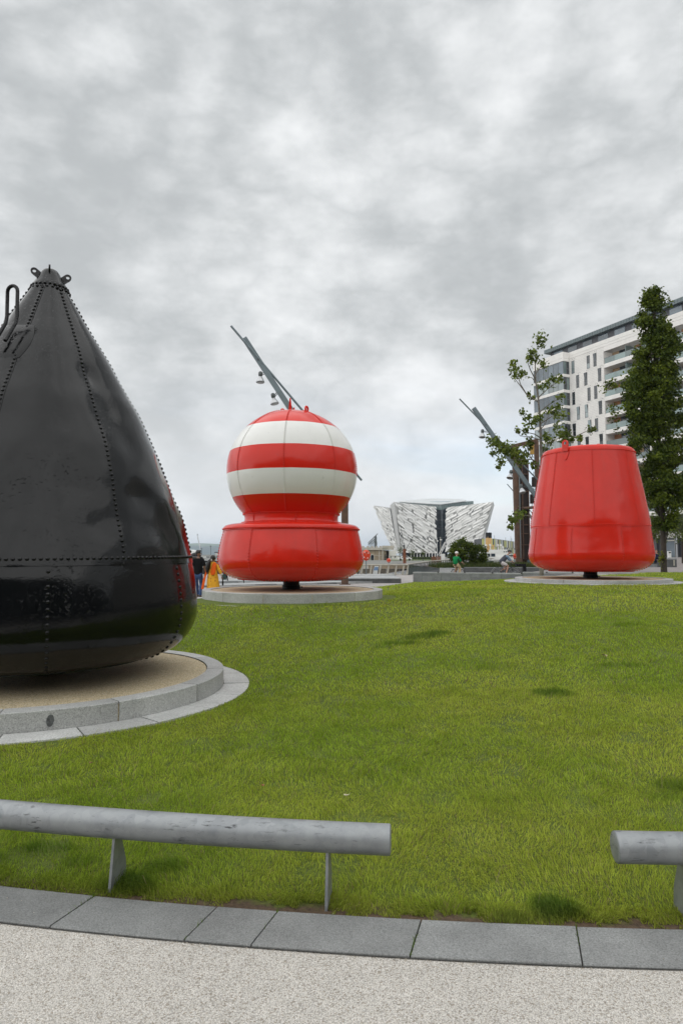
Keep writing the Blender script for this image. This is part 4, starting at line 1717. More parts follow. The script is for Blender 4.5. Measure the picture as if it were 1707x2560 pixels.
# ------------------------------------------------------------------ apartment block
M['facade'] = simple('off_white_cladding', (0.74, 0.72, 0.685), 0.6, 0, 0.07, 0.6)
M['facade_dark'] = simple('cladding_backing', (0.40, 0.385, 0.36), 0.8, 0, 0.1, 1)
M['zinc'] = simple('grey_zinc', (0.135, 0.165, 0.17), 0.45, 0.3, 0.15, 1.5)
M['wood'] = simple('orange_timber', (0.33, 0.15, 0.06), 0.6, 0, 0.3, 1.2)
M['wood_pale'] = simple('pale_timber', (0.42, 0.29, 0.17), 0.6, 0, 0.2, 1.2)
M['frame_grey'] = simple('window_frame_grey', (0.13, 0.14, 0.145), 0.4, 0.2, 0.1)
M['cladding_grey'] = simple('charcoal_cladding', (0.055, 0.056, 0.064), 0.5, 0, 0.2, 1)


def glassm(name, c1, c2, scale, rough=0.04):
    m = NT(name)
    f = m.noise(scale, 3, 0.5)
    w = m.ramp(m.rndm, [(0.0, 0.55), (1.0, 1.25)])
    c = m.mix(1.0, m.ramp(f, [(0.35, c1), (0.65, c2)]), w, 'MULTIPLY')
    m.set(col=c, rough=rough, ior=1.7)
    return m.m


M['glass'] = glassm('window_glass', (0.012, 0.017, 0.02), (0.05, 0.06, 0.065), 0.5)
M['glass_curtain'] = glassm('curtained_glass', (0.20, 0.245, 0.25), (0.32, 0.37, 0.37), 0.35)
M['glass_bay'] = glassm('bay_glass', (0.05, 0.075, 0.095), (0.13, 0.17, 0.20), 0.25)
M['glass_green'] = glassm('balcony_glass', (0.13, 0.19, 0.185), (0.22, 0.29, 0.28), 0.2)

ap = thing('apartment_block', 'white clad apartment block with glazed corner bays and recessed timber balconies', 'building', (43.9, 126.1, 1.30), math.atan2(-.8994, .437))
Z0 = 1.25
NF = 10
XE = 190.0  # long unseen stretch past the frame, added to darken the black buoy's reflection
clad = MB()


def boards(x0, x1, z0, z1, n):
    h = (z1 - z0) / n
    for i in range(n):
        clad.span(x0, x1, 0.0, 0.05, z0 + i * h + 0.014, z0 + (i + 1) * h - 0.014)


core = MB()
core.span(-7.6, 8.80, 2.2, 16, 7.0, 39.4)
core.span(8.8, XE, 2.2, 16, 7.0, 39.4)
core.span(0.30, 8.78, 0.03, 2.2, 7.0, 39.4)
core.build('wall', M['facade_dark'], ap)
for k in range(NF):
    sill, head = 36.4 - Z0 - 3.05 * k, 38.9 - Z0 - 3.05 * k
    xs = (0.95, 4.75, 6.35) if k % 2 == 0 else (2.05, 4.05, 7.35)
    wv = 0.74
    boards(0.36, 8.72, head, head + 0.55, 2)
    edges = [0.36]
    for x in xs:
        edges += [x, x + wv]
    edges.append(8.72)
    for i in range(0, len(edges), 2):
        boards(edges[i], edges[i + 1], sill, head, 8)
    for x in xs:
        fr_ = MB()
        fr_.span(x, x + 0.06, -0.02, 0.02, sill, head)
        fr_.span(x + wv - 0.05, x + wv, -0.02, 0.02, sill, head)
        fr_.span(x + .06, x + wv - .05, -0.02, 0.02, head - 0.10, head)
        fr_.span(x + .06, x + wv - .05, -0.04, 0.02, sill, sill + 0.07)
        fr_.span(x + .06, x + wv - .05, -0.02, 0.02, sill + 0.98, sill + 1.05)
        w = fr_.build('window', M['frame_grey'], ap)
        gm = M['glass'] if rnd.random() < 0.45 else M['glass_curtain']
        MB().span(x + .06, x + wv - .05, 0.012, 0.016, sill + .07, sill + .98).build('pane', gm, w)
        pn = MB()
        if rnd.random() < 0.6:
            pn.hexa([Vector((x + .07, -0.03, sill + 1.06)), Vector((x + wv - .06, -0.03, sill + 1.06)), Vector((x + wv - .06, 0.06 - .26, head - .11)), Vector((x + .07, 0.06 - .26, head - .11))],
                    [Vector((x + .07, -0.01, sill + 1.06)), Vector((x + wv - .06, -0.01, sill + 1.06)), Vector((x + wv - .06, 0.08 - .26, head - .11)), Vector((x + .07, 0.08 - .26, head - .11))])
            MB().span(x + .06, x + wv - .05, 0.022, 0.026, sill + 1.05, head - .1).build('reveal', M['glass'], w)
        else:
            pn.span(x + .06, x + wv - .05, 0.012, 0.016, sill + 1.05, head - .1)
        pn.build('pane', gm if rnd.random() < .7 else M['glass'], w)
        v = MB()
        for dx in (0.55, 0.95):
            v.sphere((x + dx - (0 if k % 2 else .2), -0.02, head + 0.30), 0.06, 6, 4)
        v.build('vent', M['frame_grey'], w)
tag(clad.build('cladding_board', M['facade'], ap), kind='stuff')
# parapet
pa_ = MB()
pa_.span(0.36, XE, -0.02, 0.4, 38.95 + .55 - Z0 + .01, 40.0 - Z0)
pa_.span(0.36, XE, -0.025, 0.4, 40.03 - Z0, 40.75 - Z0)
pa_.span(-7.9, 0.34, -1.55, 0.4, 38.97 - Z0, 39.55 - Z0)
pa_.span(-7.9, 0.34, -1.56, 0.4, 39.58 - Z0, 40.75 - Z0)
pa_.span(8.74, XE, 0.0, 0.4, 38.63 - Z0, 39.49 - Z0)
pa_.build('parapet', M['facade'], ap)
# penthouse
ph_ = MB()
ph_.span(-6.6, XE, 2.0, 14, 40.75 - Z0, 42.9 - Z0)
pent = ph_.build('penthouse', M['cladding_grey'], ap)
for i in range(50):
    x = -5.6 + i * 3.8
    MB().span(x, x + 2.3, 1.95, 1.995, 41.2 - Z0, 42.7 - Z0).build('window', M['glass_bay'], pent)
rf = MB()
rf.span(-7.6, XE, 1.2, 15, 42.85 - Z0, 43.60 - Z0)
roof = rf.build('roof', M['zinc'], ap)
rs_ = MB()
for i in range(int((XE + 7.5) / 0.6)):
    rs_.span(-7.5 + i * .6, -7.45 + i * .6, 1.14, 1.20, 42.87 - Z0, 43.58 - Z0)
rs_.build('standing_seam', M['zinc'], roof)
# glazed bay
for k in range(NF):
    z0, z1 = 36.45 - Z0 - 3.05 * k, 38.95 - Z0 - 3.05 * k
    b = MB()
    b.span(-7.88, 0.34, -1.52, 0.3, z0 - 0.56, z0)
    b.build('bay_band', M['facade'], ap)
    gl = MB()
    xs = [-7.86 + i * 8.18 / 6 for i in range(7)]
    for x in xs:
        gl.span(x - .04 if x > -7.8 else x, x + .04 if x < .3 else x, -1.49, -1.40, z0, z1)
    gl.span(-7.86, 0.32, -1.485, -1.41, z1 - .07, z1)
    gl.span(0.24, 0.32, -.74, -.66, z0, z1)
    gl.span(0.245, 0.315, -1.40, -.02, z0 + 1.1, z0 + 1.17)
    gl.span(0.245, 0.315, -1.40, -.02, z1 - .08, z1)
    gl.span(0.24, 0.32, -.08, .0, z0, z1)
    bay = gl.build('bay_window', M['frame_grey'], ap)
    inner = M['glass_bay'] if k in (0, 2, 3) else M['glass_curtain']
    for i in range(6):
        MB().span(xs[i] + .04, xs[i + 1] - .04, -1.46, -1.44, z0, z1 - .07).build('pane', inner if rnd.random() < .8 else M['glass_bay'], bay)
    for y0, y1 in ((-1.39, -.74), (-.66, -.08)):
        MB().span(.275, .285, y0, y1, z0, z1 - .08).build('pane', M['glass'] if rnd.random() < .6 else M['glass_green'], bay)
    MB().span(-7.84, -7.82, -1.4, 2.2, z0, z1).build('pane', inner, bay)
# balconies
for k in range(NF):
    F_, T_ = 36.3 - Z0 - 3.05 * k, 38.6 - Z0 - 3.05 * k
    MB().span(8.74, XE, 0.0, 2.2, F_ - .73, F_).build('balcony_slab', M['facade'], ap)
    MB().span(8.73, 8.80, 0.051, 2.2, F_, T_).build('side_wall', M['facade'], ap)
    bal = MB()
    bal.span(8.85, XE, 0.06, 0.10, F_ + 1.02, F_ + 1.07)
    bb_ = bal.build('balustrade', M['frame_grey'], ap)
    for i in range(16):
        x = 8.86 + i * 2.3
        MB().span(x, x + 2.26, 0.07, 0.085, F_ + .03, F_ + 1.015).build('glass_panel', M['glass_green'], bb_)
    off = 8.8
    for j in range(4):
        x = 8.8 + j * 9.2
        MB().span(x + .05, x + 1.6, 2.1, 2.19, F_, T_).build('timber_panel', M['wood_pale'] if k < 2 else M['wood'], ap)
        w = MB()
        w.span(x + 1.62, x + 1.70, 2.05, 2.19, F_, T_)
        w.span(x + 2.9, x + 2.98, 2.05, 2.19, F_, T_)
        w.span(x + 4.2, x + 4.28, 2.05, 2.19, F_, T_)
        w = w.build('balcony_door', M['frame_grey'], ap)
        MB().span(x + 1.70, x + 2.9, 2.1, 2.15, F_, T_).build('pane', M['glass'], w)
        MB().span(x + 2.98, x + 4.2, 2.1, 2.15, F_, T_).build('pane', M['glass_bay'], w)
        MB().span(x + 4.55, x + 4.62, 0.2, 2.19, F_, T_ - .15).build('divider', M['glass_green'], ap)
        MB().span(x + 5.0, x + 6.3, 2.1, 2.19, F_, T_).build('timber_panel', M['wood'] if k < 6 else M['wood_pale'], ap)
        w = MB()
        w.span(x + 6.3, x + 6.38, 2.05, 2.19, F_, T_)
        w.span(x + 8.9, x + 8.98, 2.05, 2.19, F_, T_)
        w = w.build('balcony_door', M['frame_grey'], ap)
        MB().span(x + 6.38, x + 8.9, 2.1, 2.15, F_, T_).build('pane', M['glass_bay'], w)
        if j:
            MB().span(x - .15, x + .05, 0.2, 2.19, F_, T_).build('side_wall', M['facade'], ap)
# ground floors
MB().span(-7.6, XE, 0.6, 2.1, -1.5, 7.0).build('plinth_wall', M['cladding_grey'], ap)
MB().span(-7.6, XE, 0.15, 0.6, 3.1, 4.3).build('lintel_band', M['facade_dark'], ap)
for i in range(13):
    x = -6 + i * 4.0
    MB().span(x, x + .55, 0.1, 0.6, -1.5, 6.6).build('pilaster', M['cladding_grey'], ap)
    MB().span(x + 1.3, x + 1.6, 0.2, 0.6, -1.5, 6.6).build('pilaster', M['cladding_grey'], ap)
    sw = MB()
    sw.span(x + 1.65, x + 1.75, 0.3, 0.6, -1.0, 3.0)
    sw.span(x + 3.8, x + 3.92, 0.3, 0.6, -1.0, 3.0)
    sw.span(x + 1.75, x + 3.8, 0.3, 0.6, 2.6, 2.75)
    sw = sw.build('shop_window', M['rail_post'], ap)
    MB().span(x + 1.75, x + 3.8, 0.5, 0.59, 0.0, 2.6).build('pane', M['glass_bay'], sw)
    MB().span(x + 1.75, x + 3.8, 0.45, 0.59, 2.75, 3.0).build('pane', M['glass'], sw)
    MB().span(x + 1.65, x + 3.92, 0.45, 0.59, 4.5, 6.5).build('shutter_panel', M['frame_grey'] if i % 2 else M['cladding_grey'], ap)

# street things at the right edge
lc = at(1691.5, 1395, 92)
lcz = float(ground_h(lc.x, 92))
col = thing('street_lamp', 'slim pale grey lamp column in front of the shopfront at the right edge', 'lamp', (lc.x, 92, lcz))
MB().tube([(0, 0, 0), (0, 0, 6.8)], [0.09, 0.06], 8).build('column', M['lamp_alu'], col, 60)
MB().bar((0, 0, 6.8), (-0.7, 0, 6.9), 0.2, 0.08).build('lantern', M['lamp_dark'], col)
MB().span(-0.12, -0.07, -.1, .1, 2.1, 2.45).build('control_box', M['lamp_alu'], col)
tm = at(1672, 1392, 90)
tmz = float(ground_h(tm.x, 90))
t_ = thing('ticket_machine', 'small white ticket machine right of the dark street tree', 'machine', (tm.x, 90, tmz))
MB().span(-.2, .2, -.15, .15, 0, 0.98).build('cabinet', M['white_plastic'], t_)
MB().span(-.15, .15, -.165, -.15, .70, .86).build('screen', M['black_steel'], t_)
sb_ = at(1668, 1420, 47)
gz_ = float(ground_h(sb_.x, 47))
be = thing('concrete_bench', 'dark block bench with a pale top slab behind the street tree', 'bench', (sb_.x, 47, gz_))
MB().span(-.9, .50, -.3, .3, -.1, .55).build('block', M['dark_stone'], be)
MB().span(-.52, .50, -.33, .33, .553, .68).build('top_slab', M['coping'], be)
MB().span(0.25, 0.34, -.34, -.3, .12, .52).build('inset_strip', M['rail_post'], be)
MB().span(-1.75, -.91, -.35, .3, -.1, .22).build('low_slab', M['wall_stone'], be)

# ------------------------------------------------------------------ faceted aluminium museum
M['shard'] = simple('anodised_aluminium_panel', (0.80, 0.795, 0.77), 0.35, 0.05, 0.06, 0.02)
M['shard_back'] = simple('grey_soffit_panel', (0.58, 0.58, 0.565), 0.6, 0.1, 0.08, 0.02)
M['dark_glass'] = glassm('dark_curtain_glass', (0.006, 0.012, 0.018), (0.02, 0.032, 0.042), 0.05)
M['teal_glass'] = glassm('teal_roof_glass', (0.11, 0.17, 0.165), (0.19, 0.26, 0.25), 0.04)
D0 = 430.0
mu = thing('museum_building', 'large museum of splayed faceted aluminium hulls around a dark glass slit', 'building', (at(1100, 1397, D0).x, D0, -0.05))
mo = Vector(mu.location)


def mp_(u, v, Y):
    return at(u, v, Y) - mo


def facade(tl, tr, br, bl, d1, d2, as_parts, limit, back):
    """folded diamond panels over a planar leaning quad; d1,d2 = long and short half axes in metres along (a,b)"""
    w = ((tr - tl).length + (br - bl).length) / 2
    h = ((bl - tl).length + (br - tr).length) / 2

    def P(a, b):
        a, b = min(1, max(0, a)), min(1, max(0, b))
        return (tl * (1 - a) + tr * a) * (1 - b) + (bl * (1 - a) + br * a) * b

    nrm = (tr - tl).cross(bl - tl).normalized()
    if nrm.y > 0:
        nrm = -nrm
    ins = nrm * -1.1
    MB().hexa([tl + ins, tr + ins, br + ins, bl + ins], [tl + back, tr + back, br + back, bl + back]).build('hull', M['shard_back'], mu)
    stuff = MB()
    made = 0
    # lattice in metres, x right and y down
    L, S = Vector(d1), Vector(d2)
    S0 = S.copy()
    for j in range(-40, 41):
        shift = rnd.random()
        for i in range(-30, 31):
            c = Vector((w / 2, h / 2)) + L * (i + shift + rnd.uniform(-.18, .18)) + S0 * (j + rnd.uniform(-.16, .16))
            S = S0 * rnd.uniform(.75, 1.2)
            if not (-1.2 < c.x < w + 1.2 and -0.6 < c.y < h + 0.6):
                continue
            k = lambda q: P(q.x / w, q.y / h)
            g = 0.97
            q = [c + L * .5 * g + S * .5 * 0.1, c + S * .5 * g + L * .08, c - L * .5 * g - S * .05, c - S * .5 * g - L * .08]
            # sheared tile corners so that neighbours tessellate
            q = [c + (L + S) * .5 * g, c + (S - L) * .5 * g, c - (L + S) * .5 * g, c + (L - S) * .5 * g]
            lift = rnd.uniform(0.25, 1.2)
            ofs = (lift * rnd.uniform(.2, 1.0), lift * rnd.uniform(.0, 1.0), 0.0, rnd.uniform(0, .5))
            pts = [k(x) + nrm * (0.05 + a_) for x, a_ in zip(q, ofs)]
            if (pts[0] - pts[2]).length < 0.3 or (pts[1] - pts[3]).length < 0.3:
                continue
            t = rnd.uniform(0.25, 0.75)
            s = rnd.uniform(-0.3, 0.3)
            pk = k(c + L * (t - .5) * .9 + S * s) + nrm * (lift * .55 + rnd.uniform(-0.5, 0.9))
            vs = pts + [pk]
            fs = [(0, 1, 4), (1, 2, 4), (2, 3, 4), (3, 0, 4), (3, 2, 1, 0)]
            if as_parts and made < limit:
                MB().add(vs, fs).build('cladding_panel', M['shard'], mu)
                made += 1
            else:
                stuff.add(vs, fs)
    if stuff.v:
        tag(stuff.build('cladding_panels', M['shard'], mu), kind='stuff')
    return made


facade(mp_(987, 1255, 412), mp_(1089, 1266.5, 432), mp_(1091, 1383, 432), mp_(1004.5, 1382, 420), (6.0, 3.1), (-0.35, 1.75), True, 150, Vector((-1, 30, 0)))
facade(mp_(1114.5, 1269, 432), mp_(1230.5, 1254, 412), mp_(1196, 1382, 422), mp_(1114, 1381, 432), (6.0, -3.1), (0.35, 1.75), True, 150, Vector((8, 30, 0)))
facade(mp_(932, 1264.6, 445), mp_(974, 1270.5, 438), mp_(997, 1384, 438), mp_(985, 1384, 446), (3.6, 3.0), (-0.3, 1.7), False, 0, Vector((10, 40, 0)))
MB().hexa([mp_(974.3, 1270.5, 437.5), mp_(990, 1272.5, 470), mp_(1003, 1384, 470), mp_(997.2, 1384, 437.5)], [p + Vector((8, 8, 0)) for p in (mp_(974.3, 1270.5, 437.5), mp_(990, 1272.5, 470), mp_(1003, 1384, 470), mp_(997.2, 1384, 437.5))]).build('side_wall', simple('flat_grey_panel', (0.36, 0.37, 0.375), 0.6), mu)
# glass slit and its paler ribs
MB().hexa([mp_(1086, 1271, 440), mp_(1118, 1271, 440), mp_(1118, 1392, 440), mp_(1086, 1392, 440)], [mp_(1086, 1271, 460), mp_(1118, 1271, 460), mp_(1118, 1392, 460), mp_(1086, 1392, 460)]).build('glass_slit', simple('black_curtain_wall', (0.006, 0.010, 0.014), 0.3, ior=1.25), mu)
for u, w in ((1090.2, .25), (1103.5, .5), (1106, .3), (1112, .2)):
    MB().bar(mp_(u, 1275, 439.3), mp_(u, 1390, 439.3), w, .4).build('mullion', M['glass_bay'], mu)
for v in (1300, 1322, 1344, 1365):
    MB().bar(mp_(1087, v, 439.6), mp_(1117, v, 439.6), .25, .3).build('transom', M['cladding_grey'], mu)
# glazed top storey, a corner pointing at the viewer
rA, rB, rC, rD = mp_(998, 1264, 455), mp_(1101, 1275, 438), mp_(1183, 1263, 455), mp_(1078, 1258, 490)
rA2, rB2, rC2, rD2 = mp_(998, 1255.5, 455), mp_(1101, 1262, 438), mp_(1183, 1252.5, 455), mp_(1078, 1249, 490)
MB().hexa([rA, rB, rC, rD], [rA2, rB2, rC2, rD2]).build('roof_glazing', M['teal_glass'], mu)
for i in range(1, 18):
    t = i / 18
    for a, a2, b, b2 in ((rA, rA2, rB, rB2), (rB, rB2, rC, rC2)):
        MB().bar(a.lerp(b, t) - Vector((0, .1, 0)), a2.lerp(b2, t) - Vector((0, .1, 0)), .16, .16).build('glazing_bar', M['cladding_grey'], mu)
lid = [mp_(996, 1255.3, 452), mp_(1101, 1261.6, 436), mp_(1166, 1253, 447), mp_(1150, 1249.5, 480), mp_(1078, 1247.6, 494)]
MB().hexa(lid, [p + Vector((0, 0, 0.5)) for p in lid]).build('roof', simple('pale_roof_sheet', (0.52, 0.54, 0.54), 0.4), mu)
# slots cut in the cladding
for (u, v), (a, b) in (((1183, 1275), (1178, 1282)), ((1055, 1342), (1064, 1350)), ((1071, 1341), (1080, 1349))):
    Yq = 411 if u > 1150 else 416
    MB().bar(mp_(u, v, Yq), mp_(a, b, Yq), .9, .5).build('slot_window', M['dark_glass'], mu)
# entrance glazing
MB().hexa([mp_(1005, 1381, 428), mp_(1089, 1383, 434), mp_(1089, 1395, 434), mp_(1005, 1395, 428)], [p + Vector((0, 10, 0)) for p in (mp_(1005, 1381, 428), mp_(1089, 1383, 434), mp_(1089, 1395, 434), mp_(1005, 1395, 428))]).build('entrance_glazing', M['dark_glass'], mu)
for i in range(9):
    u = 1027 + i * 7.5
    MB().bar(mp_(u, 1383, 426), mp_(u, 1395, 426), .45, .4).build('entrance_post', M['facade'], mu)
MB().bar(mp_(1024, 1382, 426), mp_(1090, 1382, 430), .5, .5).build('entrance_beam', M['facade'], mu)

# ------------------------------------------------------------------ castellated pump house
M['sandstone'] = simple('buff_sandstone', (0.27, 0.215, 0.145), 0.85, 0, 0.3, 1.2, 0.4, 6, 0.05)
M['pale_stone'] = simple('pale_dressed_stone', (0.42, 0.39, 0.33), 0.8, 0, 0.15, 1)
Yp = 220.0
pu = thing('pump_house', 'buff stone pump house with battlements and an arched window', 'building', (at(945, 1404, Yp).x, Yp, -0.05))
po = Vector(pu.location)


def pp(u, v, dy=0.0):
    return at(u, v, Yp + dy) - po


def pbox(name, u0, u1, v0, v1, d0, d1, mt, par=None):
    a, b = pp(u0, v1, d0), pp(u1, v0, d0)
    z0 = max(a.z, -0.0) if v1 >= 1404 else a.z
    return MB().span(a.x, b.x, d0, d1, z0, b.z).build(name, mt, par or pu)


pbox('wall', 906, 955, 1375, 1405, 0, 12, M['sandstone'])
A = [pp(955, 1375, 0), pp(971, 1376, 14), pp(971, 1405, 14), pp(955, 1405, 0)]
for p in A:
    p.z = max(p.z, 0)
MB().hexa(A, [p + Vector((-4, 3, 0)) for p in A]).build('wall', M['sandstone'], pu)
pbox('parapet', 905, 955.5, 1368.6, 1374.8, -0.6, 12, M['pale_stone'])
A = [pp(955.5, 1369, -.5), pp(984, 1369, 16), pp(984, 1374.8, 16), pp(955.5, 1374.8, -.5)]
MB().hexa(A, [p + Vector((-4, 3, 0)) for p in A]).build('parapet', M['pale_stone'], pu)
for u in (907.5, 919.5, 931, 941.5, 951):
    pbox('merlon', u - 2.8, u + 2.8, 1365, 1368.5, -0.6, 0.2, M['pale_stone'])
for i in range(9):
    t = i / 8
    u = 957 + 26 * t
    c = pp(u, 1367, -.4 + 16.2 * t)
    MB().box(c, (.55, .6, .75)).build('merlon', M['pale_stone'], pu)
wf = MB()
wf.hexa([pp(u, v, -.06) for u, v in ((925, 1404), (925, 1389), (927, 1385.5), (930.3, 1384), (933.5, 1385.5), (935.5, 1389), (935.5, 1404))], [pp(u, v, 0.05) for u, v in ((925, 1404), (925, 1389), (927, 1385.5), (930.3, 1384), (933.5, 1385.5), (935.5, 1389), (935.5, 1404))])
wnd = wf.build('window', M['pale_stone'], pu)
wf = MB()
o7 = ((926.8, 1403), (926.8, 1390), (928.2, 1387.6), (930.3, 1386.8), (932.4, 1387.6), (933.8, 1390), (933.8, 1403))
wf.hexa([pp(u, v, -.12) for u, v in o7], [pp(u, v, -.07) for u, v in o7])
wf.build('pane', M['dark_glass'], wnd)
for u in (948, 956):
    pbox('quoin', u - 1.2, u + 1.2, 1376, 1404, -.15, 0.1, M['pale_stone'])
pbox('string_course', 936, 954, 1388.6, 1389.6, -.12, 0.0, M['pale_stone'])
MB().bar(pp(962.5, 1386, 5), pp(962.5, 1402, 5), .28, .3).build('slit_window', M['dark_glass'], pu)
an = thing('annexe', 'plain pale rendered annexe beside the pump house', 'building', (at(985, 1404, 228).x, 228, -0.05))
ao = Vector(an.location)
for nm, u0, u1, v0, v1, mt in (('wall', 971.5, 998, 1390, 1404, 'facade'), ('upper_wall', 972, 990, 1376, 1389.5, 'facade'), ('string_course', 971, 998.5, 1389.2, 1390.2, 'facade_dark')):
    a, b = at(u0, v1, 228) - ao, at(u1, v0, 228) - ao
    MB().span(a.x, b.x, -0.1 if nm[0] == 's' else 0, 8, max(0, a.z), b.z).build(nm, M[mt], an)
for u in (977, 988):
    MB().bar(at(u, 1391, 227.8) - ao, at(u, 1393.5, 227.8) - ao, .3, .2).build('vent', M['black_steel'], an)

# dock walls below the quay
M['dock_a'] = simple('wet_dock_stone', (0.055, 0.048, 0.04), 0.8, 0, 0.4, 1.5)
M['dock_b'] = simple('stained_dock_stone', (0.12, 0.10, 0.075), 0.85, 0, 0.4, 1.5)
dw = thing('dock_wall', 'dark stained stone dock wall across the water below the pump house', 'wall', (0, 119.6, -2.7))
sz = 2.4
for i in range(-42, 10):
    for j, (z0, z1) in enumerate(((0, .95), (.97, 1.85), (1.87, 2.66))):
        x = i * sz + (0.9 if j % 2 else 0)
        if j == 2:
            MB().span(x + .03, x + sz - .03, -.12 + rnd.uniform(-.03, .03), .6, z0, z1).build('coping_block', M['pale_stone'] if rnd.random() < .35 else M['sandstone'], dw)
        else:
            MB().span(x + .03, x + sz - .03, rnd.uniform(-.05, .05), .6, z0, z1).build('stone_block', M['dock_a'] if rnd.random() < .6 else M['dock_b'], dw)

# ------------------------------------------------------------------ far background
# steam tender ship
Ys = 250.0
M['ship_white'] = simple('ship_white_paint', (0.66, 0.66, 0.63), 0.5, 0, 0.06, 0.5)
M['ship_buff'] = simple('ship_buff_paint', (0.60, 0.37, 0.14), 0.5, 0, 0.08, 0.5)
sh = thing('steam_ship', 'white steamship with a buff and black funnel moored beyond the bush', 'ship', (at(1240, 1404, Ys).x, Ys, -1.2))
so = Vector(sh.location)


def sp_(u, v, dy=0.0):
    return at(u, v, Ys + dy) - so


def sbox(name, u0, u1, v0, v1, d0, d1, mt, par=None):
    a, b = sp_(u0, v1, d0), sp_(u1, v0, d0)
    return MB().span(a.x, b.x, d0, d1, a.z, b.z).build(name, mt, par or sh)


hl = [(1190, 1404), (1192, 1393), (1225, 1392), (1270, 1391), (1284, 1386), (1293, 1384), (1290, 1404)]
MB().hexa([sp_(u, v, 0) for u, v in hl], [sp_(u, v, 8) for u, v in hl]).build('hull', M['ship_white'], sh)
sbox('deck_house', 1222, 1276, 1374, 1391.6, 1, 7, M['ship_white'])
sbox('upper_deck', 1205, 1236, 1380, 1384, .5, 7.5, M['ship_white'])
sbox('dark_recess', 1217.5, 1237, 1384, 1391.6, .9, 1.5, M['dark_glass'])
for u in (1217.5, 1225):
    sbox('deck_post', u, u + 1.6, 1380, 1392, .6, .9, M['ship_white'])
m = MB()
c0, c1 = sp_(1220.8, 1392, 3), sp_(1220.8, 1345, 3)
m.tube([c0, c1], 7.4 * Ys / FPX, 18)
fn = m.build('funnel', M['ship_buff'], sh, 50)
m = MB()
m.tube([c1 + Vector((0, 0, .01)), sp_(1220.8, 1331.5, 3)], 7.6 * Ys / FPX, 18)
m.build('funnel_top', M['black_steel'], fn, 50)
m = MB()
m.tube([sp_(1218.6, 1392, 1.7), sp_(1218.6, 1342, 1.7)], .10, 6)
m.build('steam_pipe', M['ship_buff'], fn)
for u, v, mt in ((1214.5, 1365, 'ship_white'), (1208.5, 1365, 'ship_white'), (1224.8, 1364, 'ship_white'), (1232.5, 1366, 'ship_buff'), (1244.5, 1364, 'ship_white'), (1251.5, 1364, 'ship_white'), (1256.5, 1369, 'ship_white')):
    m = MB()
    m.tube([sp_(u, 1388, 2), sp_(u, v, 2)], .27, 10)
    m.sphere(sp_(u, v - .5, 1.9), .38, 10, 6)
    m.lathe([(.22, 0), (.42, .35), (.40, .40), (.15, .30)], 10, sp_(u - 1, v - 1, 1.7), axis=Matrix.Rotation(R(70), 3, 'X'))
    m.build('cowl_vent', M[mt], sh, 50)
for u in (1258, 1263, 1268):
    sbox('port_window', u, u + 2.4, 1378, 1381, .93, .99, M['dark_glass'])
bt = sbox('lifeboat', 1274, 1284, 1387.5, 1390, -.6, 1, M['black_steel'])

# building of coloured panels
Yc = 335.0
cb = thing('panel_clad_building', 'long building clad in yellow green white and grey vertical panels', 'building', (at(1250, 1400, Yc).x, Yc, -0.05))
co_ = Vector(cb.location)
pal = [(0.52, 0.50, 0.16), (0.44, 0.46, 0.13), (0.62, 0.62, 0.58), (0.30, 0.33, 0.32), (0.56, 0.50, 0.36), (0.085, 0.09, 0.10), (0.62, 0.58, 0.34), (0.5, 0.52, 0.5)]
pm_ = [simple('panel_paint', c, 0.5, 0, 0.05, .3) for c in pal]


CP = [at(1204, 1346.5, Yc) - co_, at(1234, 1346.5, Yc) - co_, at(1288, 1354.5, Yc + 40) - co_]


def cpt(t, zf, dy=0.0):
    """t 0..1 along the front (left to right, receding), zf 0..1 up"""
    if t < .36:
        top = CP[0].lerp(CP[1], t / .36)
    else:
        top = CP[1].lerp(CP[2], (t - .36) / .64)
    return Vector((top.x, top.y + dy, top.z * zf))


MB().hexa([cpt(0, 0, .3), cpt(.36, 0, .3), cpt(1, 0, .3), cpt(1, 0, 20), cpt(0, 0, 20)], [cpt(0, 1, .3), cpt(.36, 1, .3), cpt(1, 1, .3), cpt(1, 1, 20), cpt(0, 1, 20)]).build('wall', M['cladding_grey'], cb)
seq = [0, 1, 2, 5, 0, 4, 3, 6, 0, 5, 1, 2, 4, 5, 0, 3, 7, 5, 0, 1, 2, 5, 6, 3, 0, 5, 2, 7]
for row, (z0, z1) in enumerate(((0.60, 0.985), (0.30, 0.585), (0.02, 0.285))):
    nP = 28
    for i in range(nP):
        t0, t1 = i / nP + .003, (i + 1) / nP - .003
        a, b, c, d = cpt(t0, z0), cpt(t1, z0), cpt(t1, z1), cpt(t0, z1)
        back = Vector((0, .25, 0))
        MB().hexa([a, b, c, d], [p + back for p in (a, b, c, d)]).build('panel', pm_[seq[(i * (1 if row == 0 else 3) + row * 5) % len(seq)]], cb)
for u, v in ((1235, 1338), (1263, 1343), (1276, 1340), (1278, 1345)):
    a = at(u, v, Yc + 12) - co_
    m = MB()
    m.bar((a.x, 12, cpt(.5, .98).z - 1), (a.x, 12, a.z), .12, .12)
    m.build('aerial', M['lamp_dark'], cb)

# rusty derrick mast, poles and saplings in front of the museum
dm = thing('rusty_mast', 'short orange rusted mast with thin lattice rigging beyond the quay', 'mast', (at(1011, 1406, 130).x, 130, -0.05))
do = Vector(dm.location)


def dp_(u, v):
    return at(u, v, 130) - do


